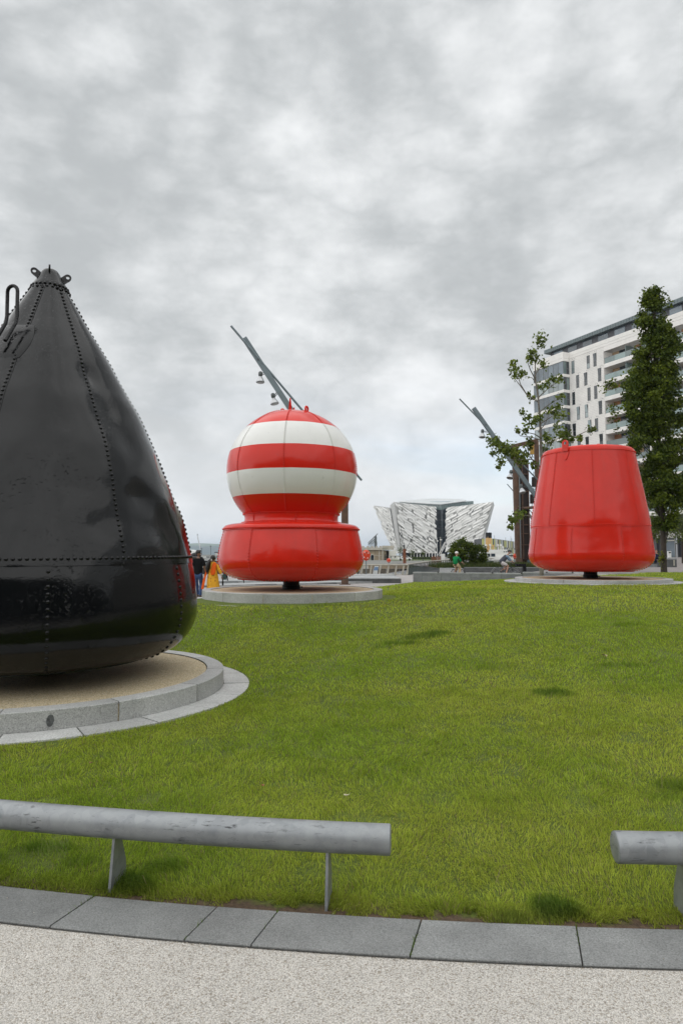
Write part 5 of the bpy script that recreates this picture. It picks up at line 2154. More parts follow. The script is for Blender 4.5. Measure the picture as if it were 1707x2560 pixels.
m = MB()
m.bar((0, 0, 0), dp_(1010.5, 1372), .55, .55)
m.build('post', M['rust_red'], dm)
m = MB()
m.bar(dp_(1010.5, 1372), dp_(1009.5, 1362), .28, .28)
m.tube([dp_(1010, 1366), dp_(1007, 1345), dp_(1001, 1318)], .05, 5)
m.tube([dp_(1007, 1368), dp_(1003, 1345), dp_(998, 1330)], .05, 5)
for i in range(6):
    t = i / 6
    m.tube([dp_(1009 - 7 * t, 1366 - 44 * t), dp_(1006 - 7 * t, 1364 - 34 * t)], .04, 4)
m.tube([dp_(1015, 1372), dp_(1034, 1338)], .045, 5)
m.tube([dp_(1012, 1384), dp_(1016, 1372)], .05, 5)
m.build('rigging', M['lamp_dark'], dm)
for u, v0, v1, lab, mt in ((1092, 1345, 1393, 'thin white lamp pole left of the dark museum slit', 'white_plastic'), (1101, 1342, 1395, 'thin pale green lamp pole in front of the dark museum slit', 'rail_post')):
    p = at(u, v1, 180)
    r_ = thing('lamp_pole', lab, 'lamp', (p.x, 180, -0.05), 0, 'thin lamp poles in front of the museum')
    m = MB()
    m.tube([(0, 0, 0), (0, 0, at(u, v0, 180).z + .05)], [.11, .07], 6)
    m.build('pole', M[mt], r_, 60)
    MB().box((.12, 0, at(u, v0 + 7, 180).z), (.5, .3, .3)).build('lantern', M['white_plastic'], r_)
gw = thing('white_gangway', 'white A shaped gangway frame against the dark museum slit', 'gangway', (at(1108, 1396, 170).x, 170, -0.05))
go = Vector(gw.location)
for a, b in (((1095, 1388), (1112, 1354)), ((1098, 1390), (1114, 1362)), ((1103, 1378), (1113, 1356))):
    MB().bar(at(*a, 170) - go, at(*b, 170) - go, .14, .14).build('strut', M['white_plastic'], gw)
MB().span(-.6, .4, 0, .5, 0, at(1108, 1384, 170).z).build('cabin', M['ship_white'], gw)
kc = thing('brown_hoarding', 'row of low red brown timber posts on the quay left of the bush', 'posts', (at(1090, 1400, 150).x, 150, -0.05))
for i in range(8):
    x = (i - 3.5) * .28
    MB().span(x - .1, x + .1, 0, .2, 0, 1.25 + .15 * (i % 3)).build('post', M['rust_red'], kc)
# white car parked by the museum
pc = thing('parked_car', 'white car parked beside the rusty mast', 'car', (at(1012, 1396, 200).x, 200, -0.05))
prof_ = [(-2.1, .35), (-2.05, .75), (-1.3, .95), (-.7, 1.42), (.7, 1.45), (1.35, .98), (2.0, .85), (2.1, .4)]
MB().hexa([Vector((x, 0, z)) for x, z in prof_], [Vector((x, 1.7, z)) for x, z in prof_]).build('body', M['ship_white'], pc)
wp = [(-1.15, .95), (-.65, 1.36), (.62, 1.38), (1.15, .98)]
MB().hexa([Vector((x, -.02, z)) for x, z in wp], [Vector((x, .01, z)) for x, z in wp]).build('window', M['dark_glass'], pc)
for x in (-1.35, 1.35):
    MB().tube([(x, -.03, .33), (x, .2, .33)], .33, 14).build('wheel', M['black_steel'], pc, 50)

# low lawns in front of the museum
tg = sheet('far_lawn', np.linspace(at(960, 1400, 240).x, at(1100, 1400, 240).x, 6), np.linspace(205, 330, 6), lambda x, y: np.zeros_like(x) + 0.0 + (y - 205) * .004, M['turf_far'])
hg = thing('clipped_hedge', 'low clipped green hedge strip in front of the museum entrance', 'hedge', (at(1050, 1398, 230).x, 230, -0.02))

# battered hills and far port
M['hill_wood'] = simple('hill_woodland', (0.035, 0.055, 0.03), 0.95, 0, 0.5, 0.012)


def hillmat():
    m = NT('hillside')
    z = m.sep(m.pos)[2]
    f = m.noise(0.006, 6, 0.6)
    k = m.math('ADD', m.math('DIVIDE', z, 130.0), m.math('MULTIPLY', m.math('SUBTRACT', f, 0.5), 0.9))
    c = m.ramp(k, [(0.42, (0.028, 0.045, 0.024)), (0.62, (0.04, 0.06, 0.025)), (0.72, (0.13, 0.17, 0.07))])
    m.set(col=c, rough=0.95)
    return m.m


hx = np.linspace(-2700, -420, 60)
ht = np.interp(hx, [-2700, -2200, -1500, -1350, -1200, -1000, -850, -700, -420], [118, 112, 108, 107, 110, 100, 80, 45, 8])
ht = ht + (fbm(hx, hx * 0, 0.01, 5, 3) - .5) * 8
ys = [5000, 5300, 5600, 6000, 6600]
fz = [0, .55, .8, 1.0, .7]
vs = []
for y, f_ in zip(ys, fz):
    for x, h_ in zip(hx, ht):
        vs.append((x, y, h_ * f_ * (1 + .06 * mnoise.noise(Vector((x * .004, y * .004, 0)))) - .5))
nx = len(hx)
hm_ = MB().add(vs, [(i * nx + k, i * nx + k + 1, (i + 1) * nx + k + 1, (i + 1) * nx + k) for i in range(4) for k in range(nx - 1)])
tag(hm_.build('hills', hillmat(), None, 80), kind='structure')

pt = thing('port_terminal', 'long low pale port building with dark windows below the hill', 'building', (at(520, 1400, 420).x, 420, -0.05))
pto = Vector(pt.location)


def ptb(name, u0, u1, v0, v1, d0, d1, mt, par=None):
    a, b = at(u0, v1, 420 + d0) - pto, at(u1, v0, 420 + d0) - pto
    return MB().span(a.x, b.x, d0, d1, max(0, a.z), b.z).build(name, mt, par or pt)


ptb('wall', 470, 560, 1388.5, 1400, 0, 20, M['ship_white'])
ptb('roof', 468, 562, 1387, 1388.3, -1, 21, M['facade_dark'])
for i in range(9):
    ptb('window', 517 + i * 4.6, 519.8 + i * 4.6, 1391, 1394.4, -.15, 0, M['dark_glass'])
ps = thing('port_shed', 'pale grey flat roofed port shed with a dark eave left of the striped buoy', 'building', (at(550, 1400, 480).x, 480, -0.05))
pso = Vector(ps.location)
a, b = at(538.5, 1400, 480) - pso, at(566, 1382.2, 480) - pso
MB().span(a.x, b.x, 0, 20, 0, b.z).build('wall', M['ship_white'], ps)
MB().span(a.x - .6, b.x + .6, -.8, 21, b.z + .01, b.z + .7).build('roof', M['cladding_grey'], ps)
ps2 = thing('port_shed', 'white pitched port shed beside the black cone buoy', 'building', (at(470, 1400, 470).x, 470, -0.05))
A = [(-6, 0, 0), (5, 0, 0), (5, 0, 4.2), (1, 0, 5.6), (-6, 0, 4.2)]
MB().hexa([Vector(p) for p in A], [Vector(p) + Vector((0, 15, 0)) for p in A]).build('wall', M['ship_white'], ps2)

cr_ = thing('harbour_crane', 'tall pale harbour crane with a leaning jib above the man', 'crane', (at(505, 1396, 900).x, 900, 0))
cro = Vector(cr_.location)
m = MB()
for du in (-.9, .9):
    m.bar(at(494 + du * .3, 1340, 900) - cro, at(502 + du, 1374, 900) - cro, .7, .7)
for i in range(8):
    t = i / 8
    m.bar(at(493.6 + 8 * t, 1340 + 34 * t, 900) - cro, at(495.6 + 8 * t, 1343 + 34 * t, 900) - cro, .4, .4)
m.build('jib', M['lamp_alu'], cr_)
m = MB()
m.bar(at(501.5, 1364, 900) - cro, at(504.5, 1376, 900) - cro, .6, .6)
m.bar(at(504.5, 1370, 900) - cro, at(504.5, 1392, 900) - cro, 1.4, 1.4)
m.box(at(504, 1371.5, 900) - cro, (2.6, 2, 1.8))
m.build('tower', M['mast_steel'], cr_)
m = MB()
m.box(at(494.2, 1336.8, 900) - cro, (1.5, 1, 1.8), None, .4)
m.build('jib_head', M['lamp_dark'], cr_)
lm = thing('lattice_mast', 'slim dark lattice floodlight mast in front of the hill', 'mast', (at(527, 1390, 800).x, 800, 0))
lmo = Vector(lm.location)
MB().bar(at(527, 1366, 800) - lmo, at(527, 1392, 800) - lmo, .5, .5).build('shaft', M['lamp_dark'], lm)
MB().box(at(527, 1365.5, 800) - lmo, (2.0, .8, .8)).build('lamp_rack', M['lamp_dark'], lm)

# gantry seen over the pump house
gn = thing('steel_gantry', 'dark rising lattice gantry seen above the pump house roof', 'gantry', (at(930, 1396, 300).x, 300, -0.05))
gno = Vector(gn.location)


def gp(u, v):
    return at(u, v, 300) - gno


m = MB()
m.bar(gp(920, 1357), gp(944, 1334), .3, .3)
m.bar(gp(920, 1361), gp(938, 1346), .25, .25)
for i in range(7):
    u = 921 + i * 3.1
    vt = 1357 - (u - 920) * .95
    m.bar(gp(u, vt), gp(u, 1370), .22 if i < 5 else .4, .22)
    m.bar(gp(u, vt + 3), gp(u + 3, 1362), .15, .15)
m.bar(gp(937, 1340), gp(937, 1396), .45, .45)
m.bar(gp(940.5, 1342), gp(940.5, 1396), .4, .4)
m.build('lattice', M['lamp_dark'], gn)

# dark moored barge left of the striped buoy
bg = thing('moored_barge', 'long dark moored barge with pale gunwale lines behind the walking couple', 'boat', (at(515, 1438, 68).x, 68, -1.2))
bo = Vector(bg.location)


def bgp(u, v, dy=0.0):
    return at(u, v, 68 + dy) - bo


pr_ = [(380, 1399), (600, 1402), (640, 1405), (640, 1470), (380, 1470)]
MB().hexa([bgp(u, v) for u, v in pr_], [bgp(u, v, 6) for u, v in pr_]).build('hull', simple('barge_black', (0.022, 0.020, 0.018), 0.7, 0, 0.5, 1), bg)
for v0, v1 in ((1398.4, 0), (1404.6, 0)):
    m = MB()
    m.bar(bgp(380, v0 - 1, -.1), bgp(636, v0 + 4.5, -.1), .14, .10)
    m.build('rubbing_strake', M['lamp_alu'] if v0 < 1400 else M['mast_steel'], bg)
m = MB()
m.lathe([(.62, 0), (.60, .12), (.45, .30), (.22, .40), (.001, .43)], 16, bgp(489, 1391.5, 2))
m.lathe([(.8, -.22), (.8, -.05), (.62, -.02)], 16, bgp(489, 1391.5, 2))
m.build('domed_cowl', M['black_steel'], bg, 50)
MB().hexa([bgp(u, v, 1) for u, v in ((400, 1399), (497, 1399), (497, 1393), (400, 1391))], [bgp(u, v, 4) for u, v in ((400, 1399), (497, 1399), (497, 1393), (400, 1391))]).build('deckhouse', simple('barge_cabin', (0.05, 0.04, 0.035), 0.7, 0, .4, 1), bg)
MB().hexa([bgp(u, v, .5) for u, v in ((518, 1400.5), (532, 1400.5), (530, 1397), (521, 1397.5))], [bgp(u, v, 1.2) for u, v in ((518, 1400.5), (532, 1400.5), (530, 1397), (521, 1397.5))]).build('tarpaulin', M['white_plastic'], bg)
for (a, b) in (((513, 1410), (521, 1407.5)), ((505, 1418), (516, 1416))):
    MB().bar(bgp(*a, -.15), bgp(*b, -.15), .14, .1).build('fender_board', M['rail_post'], bg)


# ------------------------------------------------------------------ vegetation
def leaves_np(cs, size, tone, rng, droop=0.3):
    """cs (n,3) centres; returns verts (n*4,3), quads (n,4), colours; each leaf a folded kite"""
    n = len(cs)
    d = rng.normal(size=(n, 3))
    d[:, 2] -= droop
    d /= np.linalg.norm(d, axis=1)[:, None]
    b = rng.normal(size=(n, 3))
    b -= (b * d).sum(1)[:, None] * d
    b /= np.linalg.norm(b, axis=1)[:, None]
    c = np.cross(d, b)
    s = size * rng.uniform(0.65, 1.3, n)[:, None]
    v0 = cs - d * s * .5
    v2 = cs + d * s * .5
    v1 = cs + b * s * .36 + c * s * .12 - d * s * .05
    v3 = cs - b * s * .36 + c * s * .12 - d * s * .05
    V = np.stack([v0, v1, v2, v3], 1).reshape(-1, 3)
    T = np.arange(n * 4).reshape(n, 4)
    tri = np.concatenate([T[:, [0, 1, 2]], T[:, [0, 2, 3]]])
    col = np.repeat(tone, 4, 0)
    return V, tri, np.concatenate([col, np.ones((len(col), 1))], 1)


def tones(n, base, tip, rng, f=None):
    f = rng.random(n) ** 1.5 if f is None else np.clip(f + rng.normal(0, .15, n), 0, 1)
    c = np.array(base)[None] * (1 - f[:, None]) + np.array(tip)[None] * f[:, None]
    return c * rng.uniform(.75, 1.2, n)[:, None]


def foliage(name, root, o, cs, size, base, tip, rng, f=None, droop=.3):
    V, T, col = leaves_np(np.asarray(cs) - np.array(o)[None], size, tones(len(cs), base, tip, rng, f), rng, droop)
    return tag(link(name, np_mesh(name, V, None, T, M['leaf'], col), root), kind='stuff')


def limb(m, pts, r0, r1):
    n = len(pts)
    m.tube(pts, [r0 + (r1 - r0) * i / (n - 1) for i in range(n)], 7)


# dense street tree at the right
Yt = 32.0
rng = np.random.default_rng(21)
tb = at(1660, 1433, Yt)
tz = float(lawn_h(tb.x, 31.3)) - .05
dt = thing('street_tree', 'tall dense dark green street tree in front of the apartment block', 'tree', (tb.x, Yt, tz))
o = Vector(dt.location)
line = [(1660.5, 1440), (1658.5, 1428), (1658, 1400), (1657, 1350), (1655, 1300), (1652, 1240), (1648, 1160), (1644, 1060), (1640, 960), (1634, 860), (1630, 780), (1626, 735)]
rad = [.19, .150, .135, .13, .125, .12, .105, .09, .07, .05, .03, .012]
m = MB()
m.tube([at(u, v, Yt) - o for u, v in line], rad, 10)
m.build('trunk', M['bark'], dt, 70)
OUT = np.array([(722, 1612, 1640), (745, 1602, 1658), (770, 1590, 1660), (800, 1586, 1664), (825, 1585, 1686), (850, 1586, 1698), (880, 1583, 1702), (910, 1580, 1700), (935, 1570, 1710),
                (955, 1545, 1716), (985, 1550, 1720), (1020, 1562, 1722), (1060, 1556, 1738), (1100, 1554, 1748), (1150, 1562, 1752), (1200, 1580, 1748), (1250, 1598, 1735), (1290, 1616, 1716), (1322, 1632, 1690)], float)
cl = []
lm_ = MB()
tries = 0
while len(cl) < 600:
    v = rng.uniform(724, 1322)
    L = np.interp(v, OUT[:, 0], OUT[:, 1]) + max(0, 9 - (v - 725) * .07) + 16 * mnoise.noise(Vector((v * .035, 1.3, 0)))
    Rr = np.interp(v, OUT[:, 0], OUT[:, 2]) - max(0, 9 - (v - 725) * .07) + 16 * mnoise.noise(Vector((v * .035, 7.9, 0)))
    if rng.random() > (Rr - L + 30) / 190:
        continue
    th = rng.uniform(0, 2 * PI)
    q = math.sqrt(rng.uniform(0.05, 1.0)) * (.88 + .15 * math.sin(v * .052 + 1.5 * math.cos(th)))
    u = (L + Rr) / 2 + (Rr - L) / 2 * q * math.cos(th)
    dy = (Rr - L) / 2 * Yt / FPX * q * math.sin(th)
    if mnoise.noise(Vector((u * .022, v * .016, dy * .7))) < (-0.10 if v > 860 else -.35):
        continue
    cl.append((u, v, dy))
for (u, v, dy) in ((1520, 958, 0), (1530, 968, .2), (1512, 972, 0), (1542, 962, -.2), (1552, 950, 0), (1529, 1018, 0), (1534, 1030, .1), (1535, 1050, 0), (1545, 1075, .2), (1665, 760, 0), (1690, 845, .2), (1525, 960, -.1)):
    cl.append((u, v, dy))
cs, ft = [], []
for (u, v, dy) in cl:
    c = at(u, v, Yt + dy)
    n = int(rng.integers(60, 110)) if u > 1552 else int(rng.integers(18, 34))
    sg = rng.uniform(.10, .20) if u > 1552 else .13
    pts = rng.normal(size=(n, 3)) * np.array([sg, sg, sg * .75]) + np.array(c)
    cs.append(pts)
    k = rng.random() ** 1.4
    ft.append(np.clip(k * .7 + rng.normal(0, .15, n), 0, 1))
    if rng.random() < .25:
        t = np.interp(v + 70, [p[1] for p in line[::-1]], range(len(line)))
        tu = np.interp(v + 70, [p[1] for p in line[::-1]], [p[0] for p in line[::-1]])
        a = at(tu, v + 60, Yt) - o
        b = Vector(c) - o
        limb(lm_, [a, a.lerp(b, .5) + Vector((0, 0, -.06)), b], .035, .006)
tag(lm_.build('branches', M['bark'], dt, 70), kind='stuff')
foliage('crown', dt, o, np.concatenate(cs), .135, (0.042, 0.068, 0.010), (0.19, 0.24, 0.026), rng, np.concatenate(ft))
spr = np.array([list(at(1652 + rng.normal() * 5, 1394 + rng.normal() * 8, Yt - .2 + rng.normal() * .08)) for _ in range(80)])
foliage('trunk_shoots', dt, o, spr, .12, (0.10, 0.12, 0.015), (0.20, 0.20, 0.03), rng)

# sparse young tree behind the red can buoy
Yy = 27.0
yb = at(1353, 1450, Yy)
yt = thing('young_tree', 'sparse young tree with big leaves standing between the sculpture and red buoy', 'tree', (yb.x, Yy, float(lawn_h(yb.x, Yy)) - .05))
o = Vector(yt.location)


def yp(u, v, dy=0.0):
    return at(u, v, Yy + dy) - o


m = MB()
m.tube([Vector((0, 0, -.1))] + [yp(u, v) for u, v in ((1353, 1420), (1354, 1300), (1354, 1200), (1353, 1147), (1349, 1050), (1344, 989), (1338, 952), (1337, 913), (1339, 880), (1350, 840))],
       [.10, .085, .075, .065, .058, .045, .036, .03, .022, .014, .006], 9)
m.build('trunk', M['bark_pale'], yt, 70)
BR = [[(1344, 1005), (1315, 985), (1298, 962), (1282, 942), (1268, 920)], [(1315, 985), (1300, 960), (1290, 925), (1286, 903)], [(1338, 950), (1325, 925), (1318, 905), (1314, 890)],
      [(1338, 935), (1352, 915), (1372, 900)], [(1344, 995), (1365, 975), (1385, 960), (1400, 948)], [(1348, 1030), (1370, 1012), (1390, 1000), (1402, 988)], [(1349, 1060), (1380, 1040), (1402, 1030)],
      [(1351, 1095), (1335, 1085), (1312, 1080), (1292, 1068)], [(1350, 1100), (1325, 1092), (1300, 1090), (1290, 1078)], [(1352, 1140), (1370, 1110), (1395, 1095), (1425, 1088)],
      [(1395, 1095), (1440, 1090), (1465, 1078), (1486, 1072)], [(1353, 1170), (1330, 1148), (1300, 1125), (1265, 1120), (1225, 1102)], [(1330, 1148), (1300, 1150), (1270, 1150), (1245, 1165)],
      [(1354, 1180), (1335, 1160), (1320, 1130), (1316, 1110)], [(1353, 1160), (1375, 1150), (1395, 1140)], [(1350, 1300), (1330, 1290), (1305, 1288), (1285, 1290), (1272, 1312)],
      [(1345, 1080), (1362, 1060), (1380, 1010)], [(1340, 960), (1330, 945), (1310, 940)]]
for k, br in enumerate(BR):
    m = MB()
    ang = (k * 2.4) % (2 * PI)
    n = len(br)
    limb(m, [yp(u, v, math.sin(ang) * .9 * i / (n - 1)) for i, (u, v) in enumerate(br)], .026, .006)
    m.build('branch', M['bark_pale'], yt, 70)
Z7 = [(390, 470, 38), (400, 520, 40), (330, 590, 30), (345, 650, 45), (300, 640, 30), (170, 680, 22), (175, 730, 38), (205, 775, 42), (250, 770, 26), (420, 690, 36), (500, 820, 42), (450, 850, 25), (560, 810, 22), (400, 880, 32), (330, 970, 26), (300, 935, 15), (245, 1090, 22),
      (290, 1130, 34), (310, 1180, 44), (350, 1150, 30), (205, 1235, 20), (280, 1240, 26), (385, 1130, 30), (440, 1290, 34), (480, 1080, 45), (530, 1060, 40), (560, 960, 26), (570, 1110, 36), (540, 1220, 40), (560, 1290, 44), (610, 1280, 44), (650, 1310, 26), (715, 1300, 22), (800, 1235, 26), (840, 1225, 12),
      (25, 1310, 30), (60, 1370, 42), (120, 1400, 44), (170, 1420, 50), (215, 1450, 40), (300, 1330, 30), (440, 1400, 34), (470, 1330, 30)]
Z6 = [(250, 405, 22), (290, 430, 38), (335, 480, 44), (380, 460, 36), (420, 490, 36), (330, 555, 32), (312, 595, 14), (450, 540, 36), (500, 500, 36), (525, 440, 30), (560, 580, 22), (445, 920, 34), (480, 900, 24), (400, 950, 22), (392, 1000, 18), (480, 560, 30), (275, 500, 20)]
clus = [(1230 + x / 3.287, 700 + y / 3.287, r / 3.287) for x, y, r in Z7] + [(1130 + x / 2.717, 950 + y / 2.717, r / 2.717) for x, y, r in Z6]
cs, ft = [], []
for u, v, r in clus:
    n = int(10 + r * 4.2)
    dy = rng.normal() * .5
    c = at(u, v, Yy + dy)
    rm = r * Yy / FPX
    pts = rng.normal(size=(n, 3)) * rm * .62 + np.array(c)
    cs.append(pts)
    ft.append(np.clip(.3 + rng.normal() * .2 + rng.normal(0, .2, n), 0, 1))
foliage('crown', yt, o, np.concatenate(cs), .135, (0.08, 0.115, 0.02), (0.26, 0.32, 0.06), rng, np.concatenate(ft))

# paler trees behind the dense one
for (u0, v0, rw, rh, Yq, n, lab) in ((1706, 1300, 62, 48, 62, 70, 'lighter green tree behind the dense tree at the right edge'), (1632, 1318, 26, 34, 58, 26, 'small light green tree between the red buoy and the dark trunk')):
    p = at(u0, 1395, Yq)
    g_ = float(ground_h(p.x, Yq))
    t2 = thing('street_tree', lab, 'tree', (p.x, Yq, g_), 0, 'lighter trees along the street')
    o = Vector(t2.location)
    m = MB()
    m.tube([(0, 0, -.1), (0, 0, 1.8), at(u0, v0, Yq) - o], [.13, .11, .04], 8)
    m.build('trunk', M['bark'], t2, 70)
    m = MB()
    cs, ft = [], []
    for _ in range(n):
        a, q = rng.uniform(0, 2 * PI), math.sqrt(rng.random())
        dy = rng.normal() * rw * Yq / FPX * .4
        c = at(u0 + rw * q * math.cos(a), v0 + rh * q * math.sin(a), Yq + dy)
        pts = rng.normal(size=(44, 3)) * .30 + np.array(c)
        cs.append(pts)
        ft.append(np.clip(.45 + rng.normal() * .2 + rng.normal(0, .2, 44), 0, 1))
        if rng.random() < .3:
            limb(m, [at(u0, v0 + rh * .8, Yq) - o, Vector(c) - o], .04, .01)
    m.build('branches', M['bark'], t2, 70)
    foliage('crown', t2, o, np.concatenate(cs), .16, (0.045, 0.07, 0.014), (0.16, 0.20, 0.03), rng, np.concatenate(ft))

# round bush in the planter
Yb = 55.0
p = at(1165, 1410, Yb)
bu = thing('round_bush', 'dense dark green round bush in the planter before the museum', 'bush', (p.x, Yb, 0.55))
o = Vector(bu.location)
m = MB()
for u0, u1, v1 in ((1186, 1190, 1385), (1184, 1170, 1378), (1186, 1205, 1385), (1150, 1146, 1385)):
    limb(m, [at(u0, 1415, Yb) - o, at((u0 + u1) / 2, 1400, Yb) - o, at(u1, v1, Yb) - o], .11, .04)
m.build('trunk', M['bark'], bu, 70)
cs, ft = [], []
for (u0, v0, rw, rh, n) in ((1158, 1376, 34, 30, 170), (1194, 1388, 22, 24, 90), (1140, 1392, 20, 18, 50), (1163, 1356, 16, 12, 30), (1186, 1404, 16, 8, 24)):
    for _ in range(n):
        a = rng.normal(size=3)
        a /= np.linalg.norm(a)
        a *= rng.uniform(.6, 1.0)
        c = at(u0 + rw * a[0], v0 - rh * a[2], Yb + a[1] * rw * Yb / FPX)
        if mnoise.noise(Vector((c.x * 1.6, c.y * 1.6, c.z * 1.6))) < -.28:
            continue
        k = rng.random()
        pts = rng.normal(size=(34, 3)) * np.array([.15, .15, .09]) + np.array(c)
        cs.append(pts)
        ft.append(np.clip(.6 * k + rng.normal(0, .15, 34), 0, 1))
foliage('crown', bu, o, np.concatenate(cs), .13, (0.034, 0.058, 0.010), (0.15, 0.195, 0.018), rng, np.concatenate(ft))

# saplings on the far quay
for u0, v0, rr, lab in ((1000, 1375, 6, 'thin sapling left of the rusty mast by the pump house annexe'), (1031, 1384, 6, 'tiny green tree before the museum hull'), (1057, 1383, 5, 'tiny yellow green tree before the museum entrance')):
    p = at(u0, 1397, 190)
    t3 = thing('sapling', lab, 'tree', (p.x, 190, -.05), 0, 'small trees on the far quay')
    o = Vector(t3.location)
    m = MB()
    m.tube([(0, 0, 0), at(u0, v0, 190) - o], [.07, .03], 6)
    m.build('trunk', M['bark'], t3)
    c = np.array(at(u0, v0, 190))
    foliage('crown', t3, o, rng.normal(size=(150, 3)) * np.array([.42, .4, .62]) * rr / 6 + c, .28, (0.05, 0.075, 0.02), (0.13, 0.16, 0.03), rng)
hb = rng.uniform(0, 1, (1400, 3))
hx0, hx1 = at(1005, 1398, 230).x, at(1090, 1398, 230).x
hpts = np.stack([hx0 + (hx1 - hx0) * hb[:, 0], 230 + hb[:, 1] * 1.5, hb[:, 2] * 1.0 - .05], 1)
foliage('foliage', hg, Vector(hg.location), hpts, .42, (0.05, 0.075, 0.018), (0.13, 0.16, 0.04), rng)

# planter soil and its tall grass
pl_x = np.linspace(3.0, 26, 24)


def blades(px, py, pz, h, w, lean, col, rng):
    """numpy grass blades; arrays of n"""
    n = len(px)
    th = rng.uniform(0, 2 * PI, n)
    dx, dy = np.cos(th), np.sin(th)
    la = rng.uniform(0, 2 * PI, n)
    lx, ly = lean[0] + np.cos(la) * lean[2], lean[1] + np.sin(la) * lean[2]
    b = np.stack([px, py, pz], 1)
    wv = np.stack([dx, dy, np.zeros(n)], 1) * (w / 2)[:, None]
    mid = b + np.stack([lx * h * .35, ly * h * .35, h * .58], 1)
    tip = b + np.stack([lx * h, ly * h, h * np.clip(1.05 - .45 * (lx ** 2 + ly ** 2), .35, 1)], 1)
    V = np.stack([b - wv, b + wv, mid + wv * .75, mid - wv * .75, tip], 1).reshape(-1, 3)
    k = np.arange(n)[:, None] * 5
    Q = k + np.array([[0, 1, 2, 3]])
    T = k + np.array([[3, 2, 4]])
    c4 = np.concatenate([col, np.ones((n, 1))], 1)
    c5 = np.repeat(c4, 5, 0)
    return V, Q, T, c5


sheet('planter_soil', np.linspace(at(1100, 1420, 51).x, 26, 20), np.linspace(50.45, 64, 8), lambda x, y: np.zeros_like(x) + .56 + (y - 50) * .004, M['soil'])
n = 16000
px = rng.uniform(at(1100, 1420, 51).x + .1, 24, n)
py = 50.6 + rng.random(n) ** 1.4 * 9
hgt = rng.uniform(.22, .62, n) * (.75 + .5 * vnoise(px, py, .8, 4))
base = np.array([.055, .078, .022])[None] * rng.uniform(.6, 1.5, n)[:, None]
straw = rng.random(n) < .12
base[straw] = np.array([.16, .15, .06])
V, Q, T, c5 = blades(px, py, np.full(n, .56), hgt, np.full(n, .022), (rng.normal(0, .1, n), rng.normal(0, .1, n), .35), base, rng)
tag(link('tall_grass', np_mesh('tall_grass', V, Q, T, M['blade'], c5)), 'strip of tall rough grass growing in the planter behind the cyclists', 'grass', None, 'stuff')

# unseen dark hall added behind the camera so the black hull mirrors dark
ah = thing('unseen_hall', 'large unseen dark hall added behind the viewer, mirrored in the black buoy', 'building', (10, -62, 0))
MB().span(-40, 50, -30, 0, -1, 28).build('wall', M['cladding_grey'], ah)
MB().span(-42, 51, -32, 1.5, 28.01, 29.2).build('roof', M['zinc'], ah)
for i in range(14):
    MB().span(-38 + i * 6, -34 + i * 6, 0.0, 0.15, 1, 24).build('window', M['glass'], ah)

ah2 = thing('unseen_hall', 'second unseen dark hall added behind the viewer, further to the right', 'building', (100, -52, 0))  # unseen, added to keep the black buoy's mirrored surroundings dark
MB().span(-24, 90, -30, 0, -1, 27).build('wall', M['cladding_grey'], ah2)
MB().span(-25, 91, -31, 1, 27.01, 28).build('roof', M['zinc'], ah2)
for i in range(18):
    MB().span(-22 + i * 6, -18 + i * 6, 0.0, 0.15, 1, 22).build('window', M['glass'], ah2)
oh = thing('unseen_block', 'long unseen dark block added behind the viewer on the left', 'building', (-75, -48, 0))  # added out of view; darkens what the black hull reflects on the left
MB().span(-60, 42, -20, 0, -1, 21).build('wall', M['dock_b'], oh)
MB().span(-61, 43, -21, .8, 21.01, 21.8).build('roof', M['zinc'], oh)
for i in range(16):
    for j in range(4):
        MB().span(-57 + i * 6, -54 + i * 6, 0.0, 0.12, 2 + j * 4.8, 5 + j * 4.8).build('window', M['glass'], oh)

# ------------------------------------------------------------------ people
M['skin'] = simple('brown_skin', (0.20, 0.105, 0.065), 0.55, 0, 0.06, 8)
M['skin_fair'] = simple('fair_skin', (0.42, 0.235, 0.165), 0.5, 0, 0.06, 8)
M['hair'] = simple('black_hair', (0.010, 0.008, 0.007), 0.45, 0, 0.3, 30)
M['tee_black'] = simple('black_cotton', (0.010, 0.010, 0.011), 0.9, 0, 0.2, 6, ior=1.18)
M['denim'] = simple('blue_denim', (0.055, 0.095, 0.20), 0.9, 0, 0.3, 7, ior=1.18)
M['orange_cloth'] = simple('orange_chiffon', (0.60, 0.095, 0.012), 0.75, 0, 0.12, 6, ior=1.18)
M['green_cloth'] = simple('green_jersey', (0.010, 0.17, 0.055), 0.85, 0, 0.12, 6, ior=1.18)
M['khaki'] = simple('cream_chinos', (0.50, 0.39, 0.24), 0.85, 0, 0.12, 6, ior=1.18)
M['slate_cloth'] = simple('slate_gilet', (0.075, 0.08, 0.10), 0.85, 0, 0.15, 6, ior=1.18)
M['blue_cloth'] = simple('blue_sleeve_cloth', (0.17, 0.25, 0.34), 0.85, 0, 0.12, 6, ior=1.18)
M['white_cloth'] = simple('white_shorts_cloth', (0.58, 0.55, 0.54), 0.85, 0, 0.08, 6, ior=1.18)
M['navy'] = simple('navy_cloth', (0.010, 0.014, 0.040), 0.85, 0, 0.2, 6, ior=1.18)
M['shoe'] = simple('brown_shoe', (0.06, 0.04, 0.028), 0.6, 0, 0.2, 9)
M['helmet_white'] = simple('white_helmet', (0.62, 0.60, 0.57), 0.35, 0, 0.05, 5)
M['helmet_black'] = simple('black_helmet', (0.014, 0.014, 0.016), 0.3, 0, 0.1, 5)


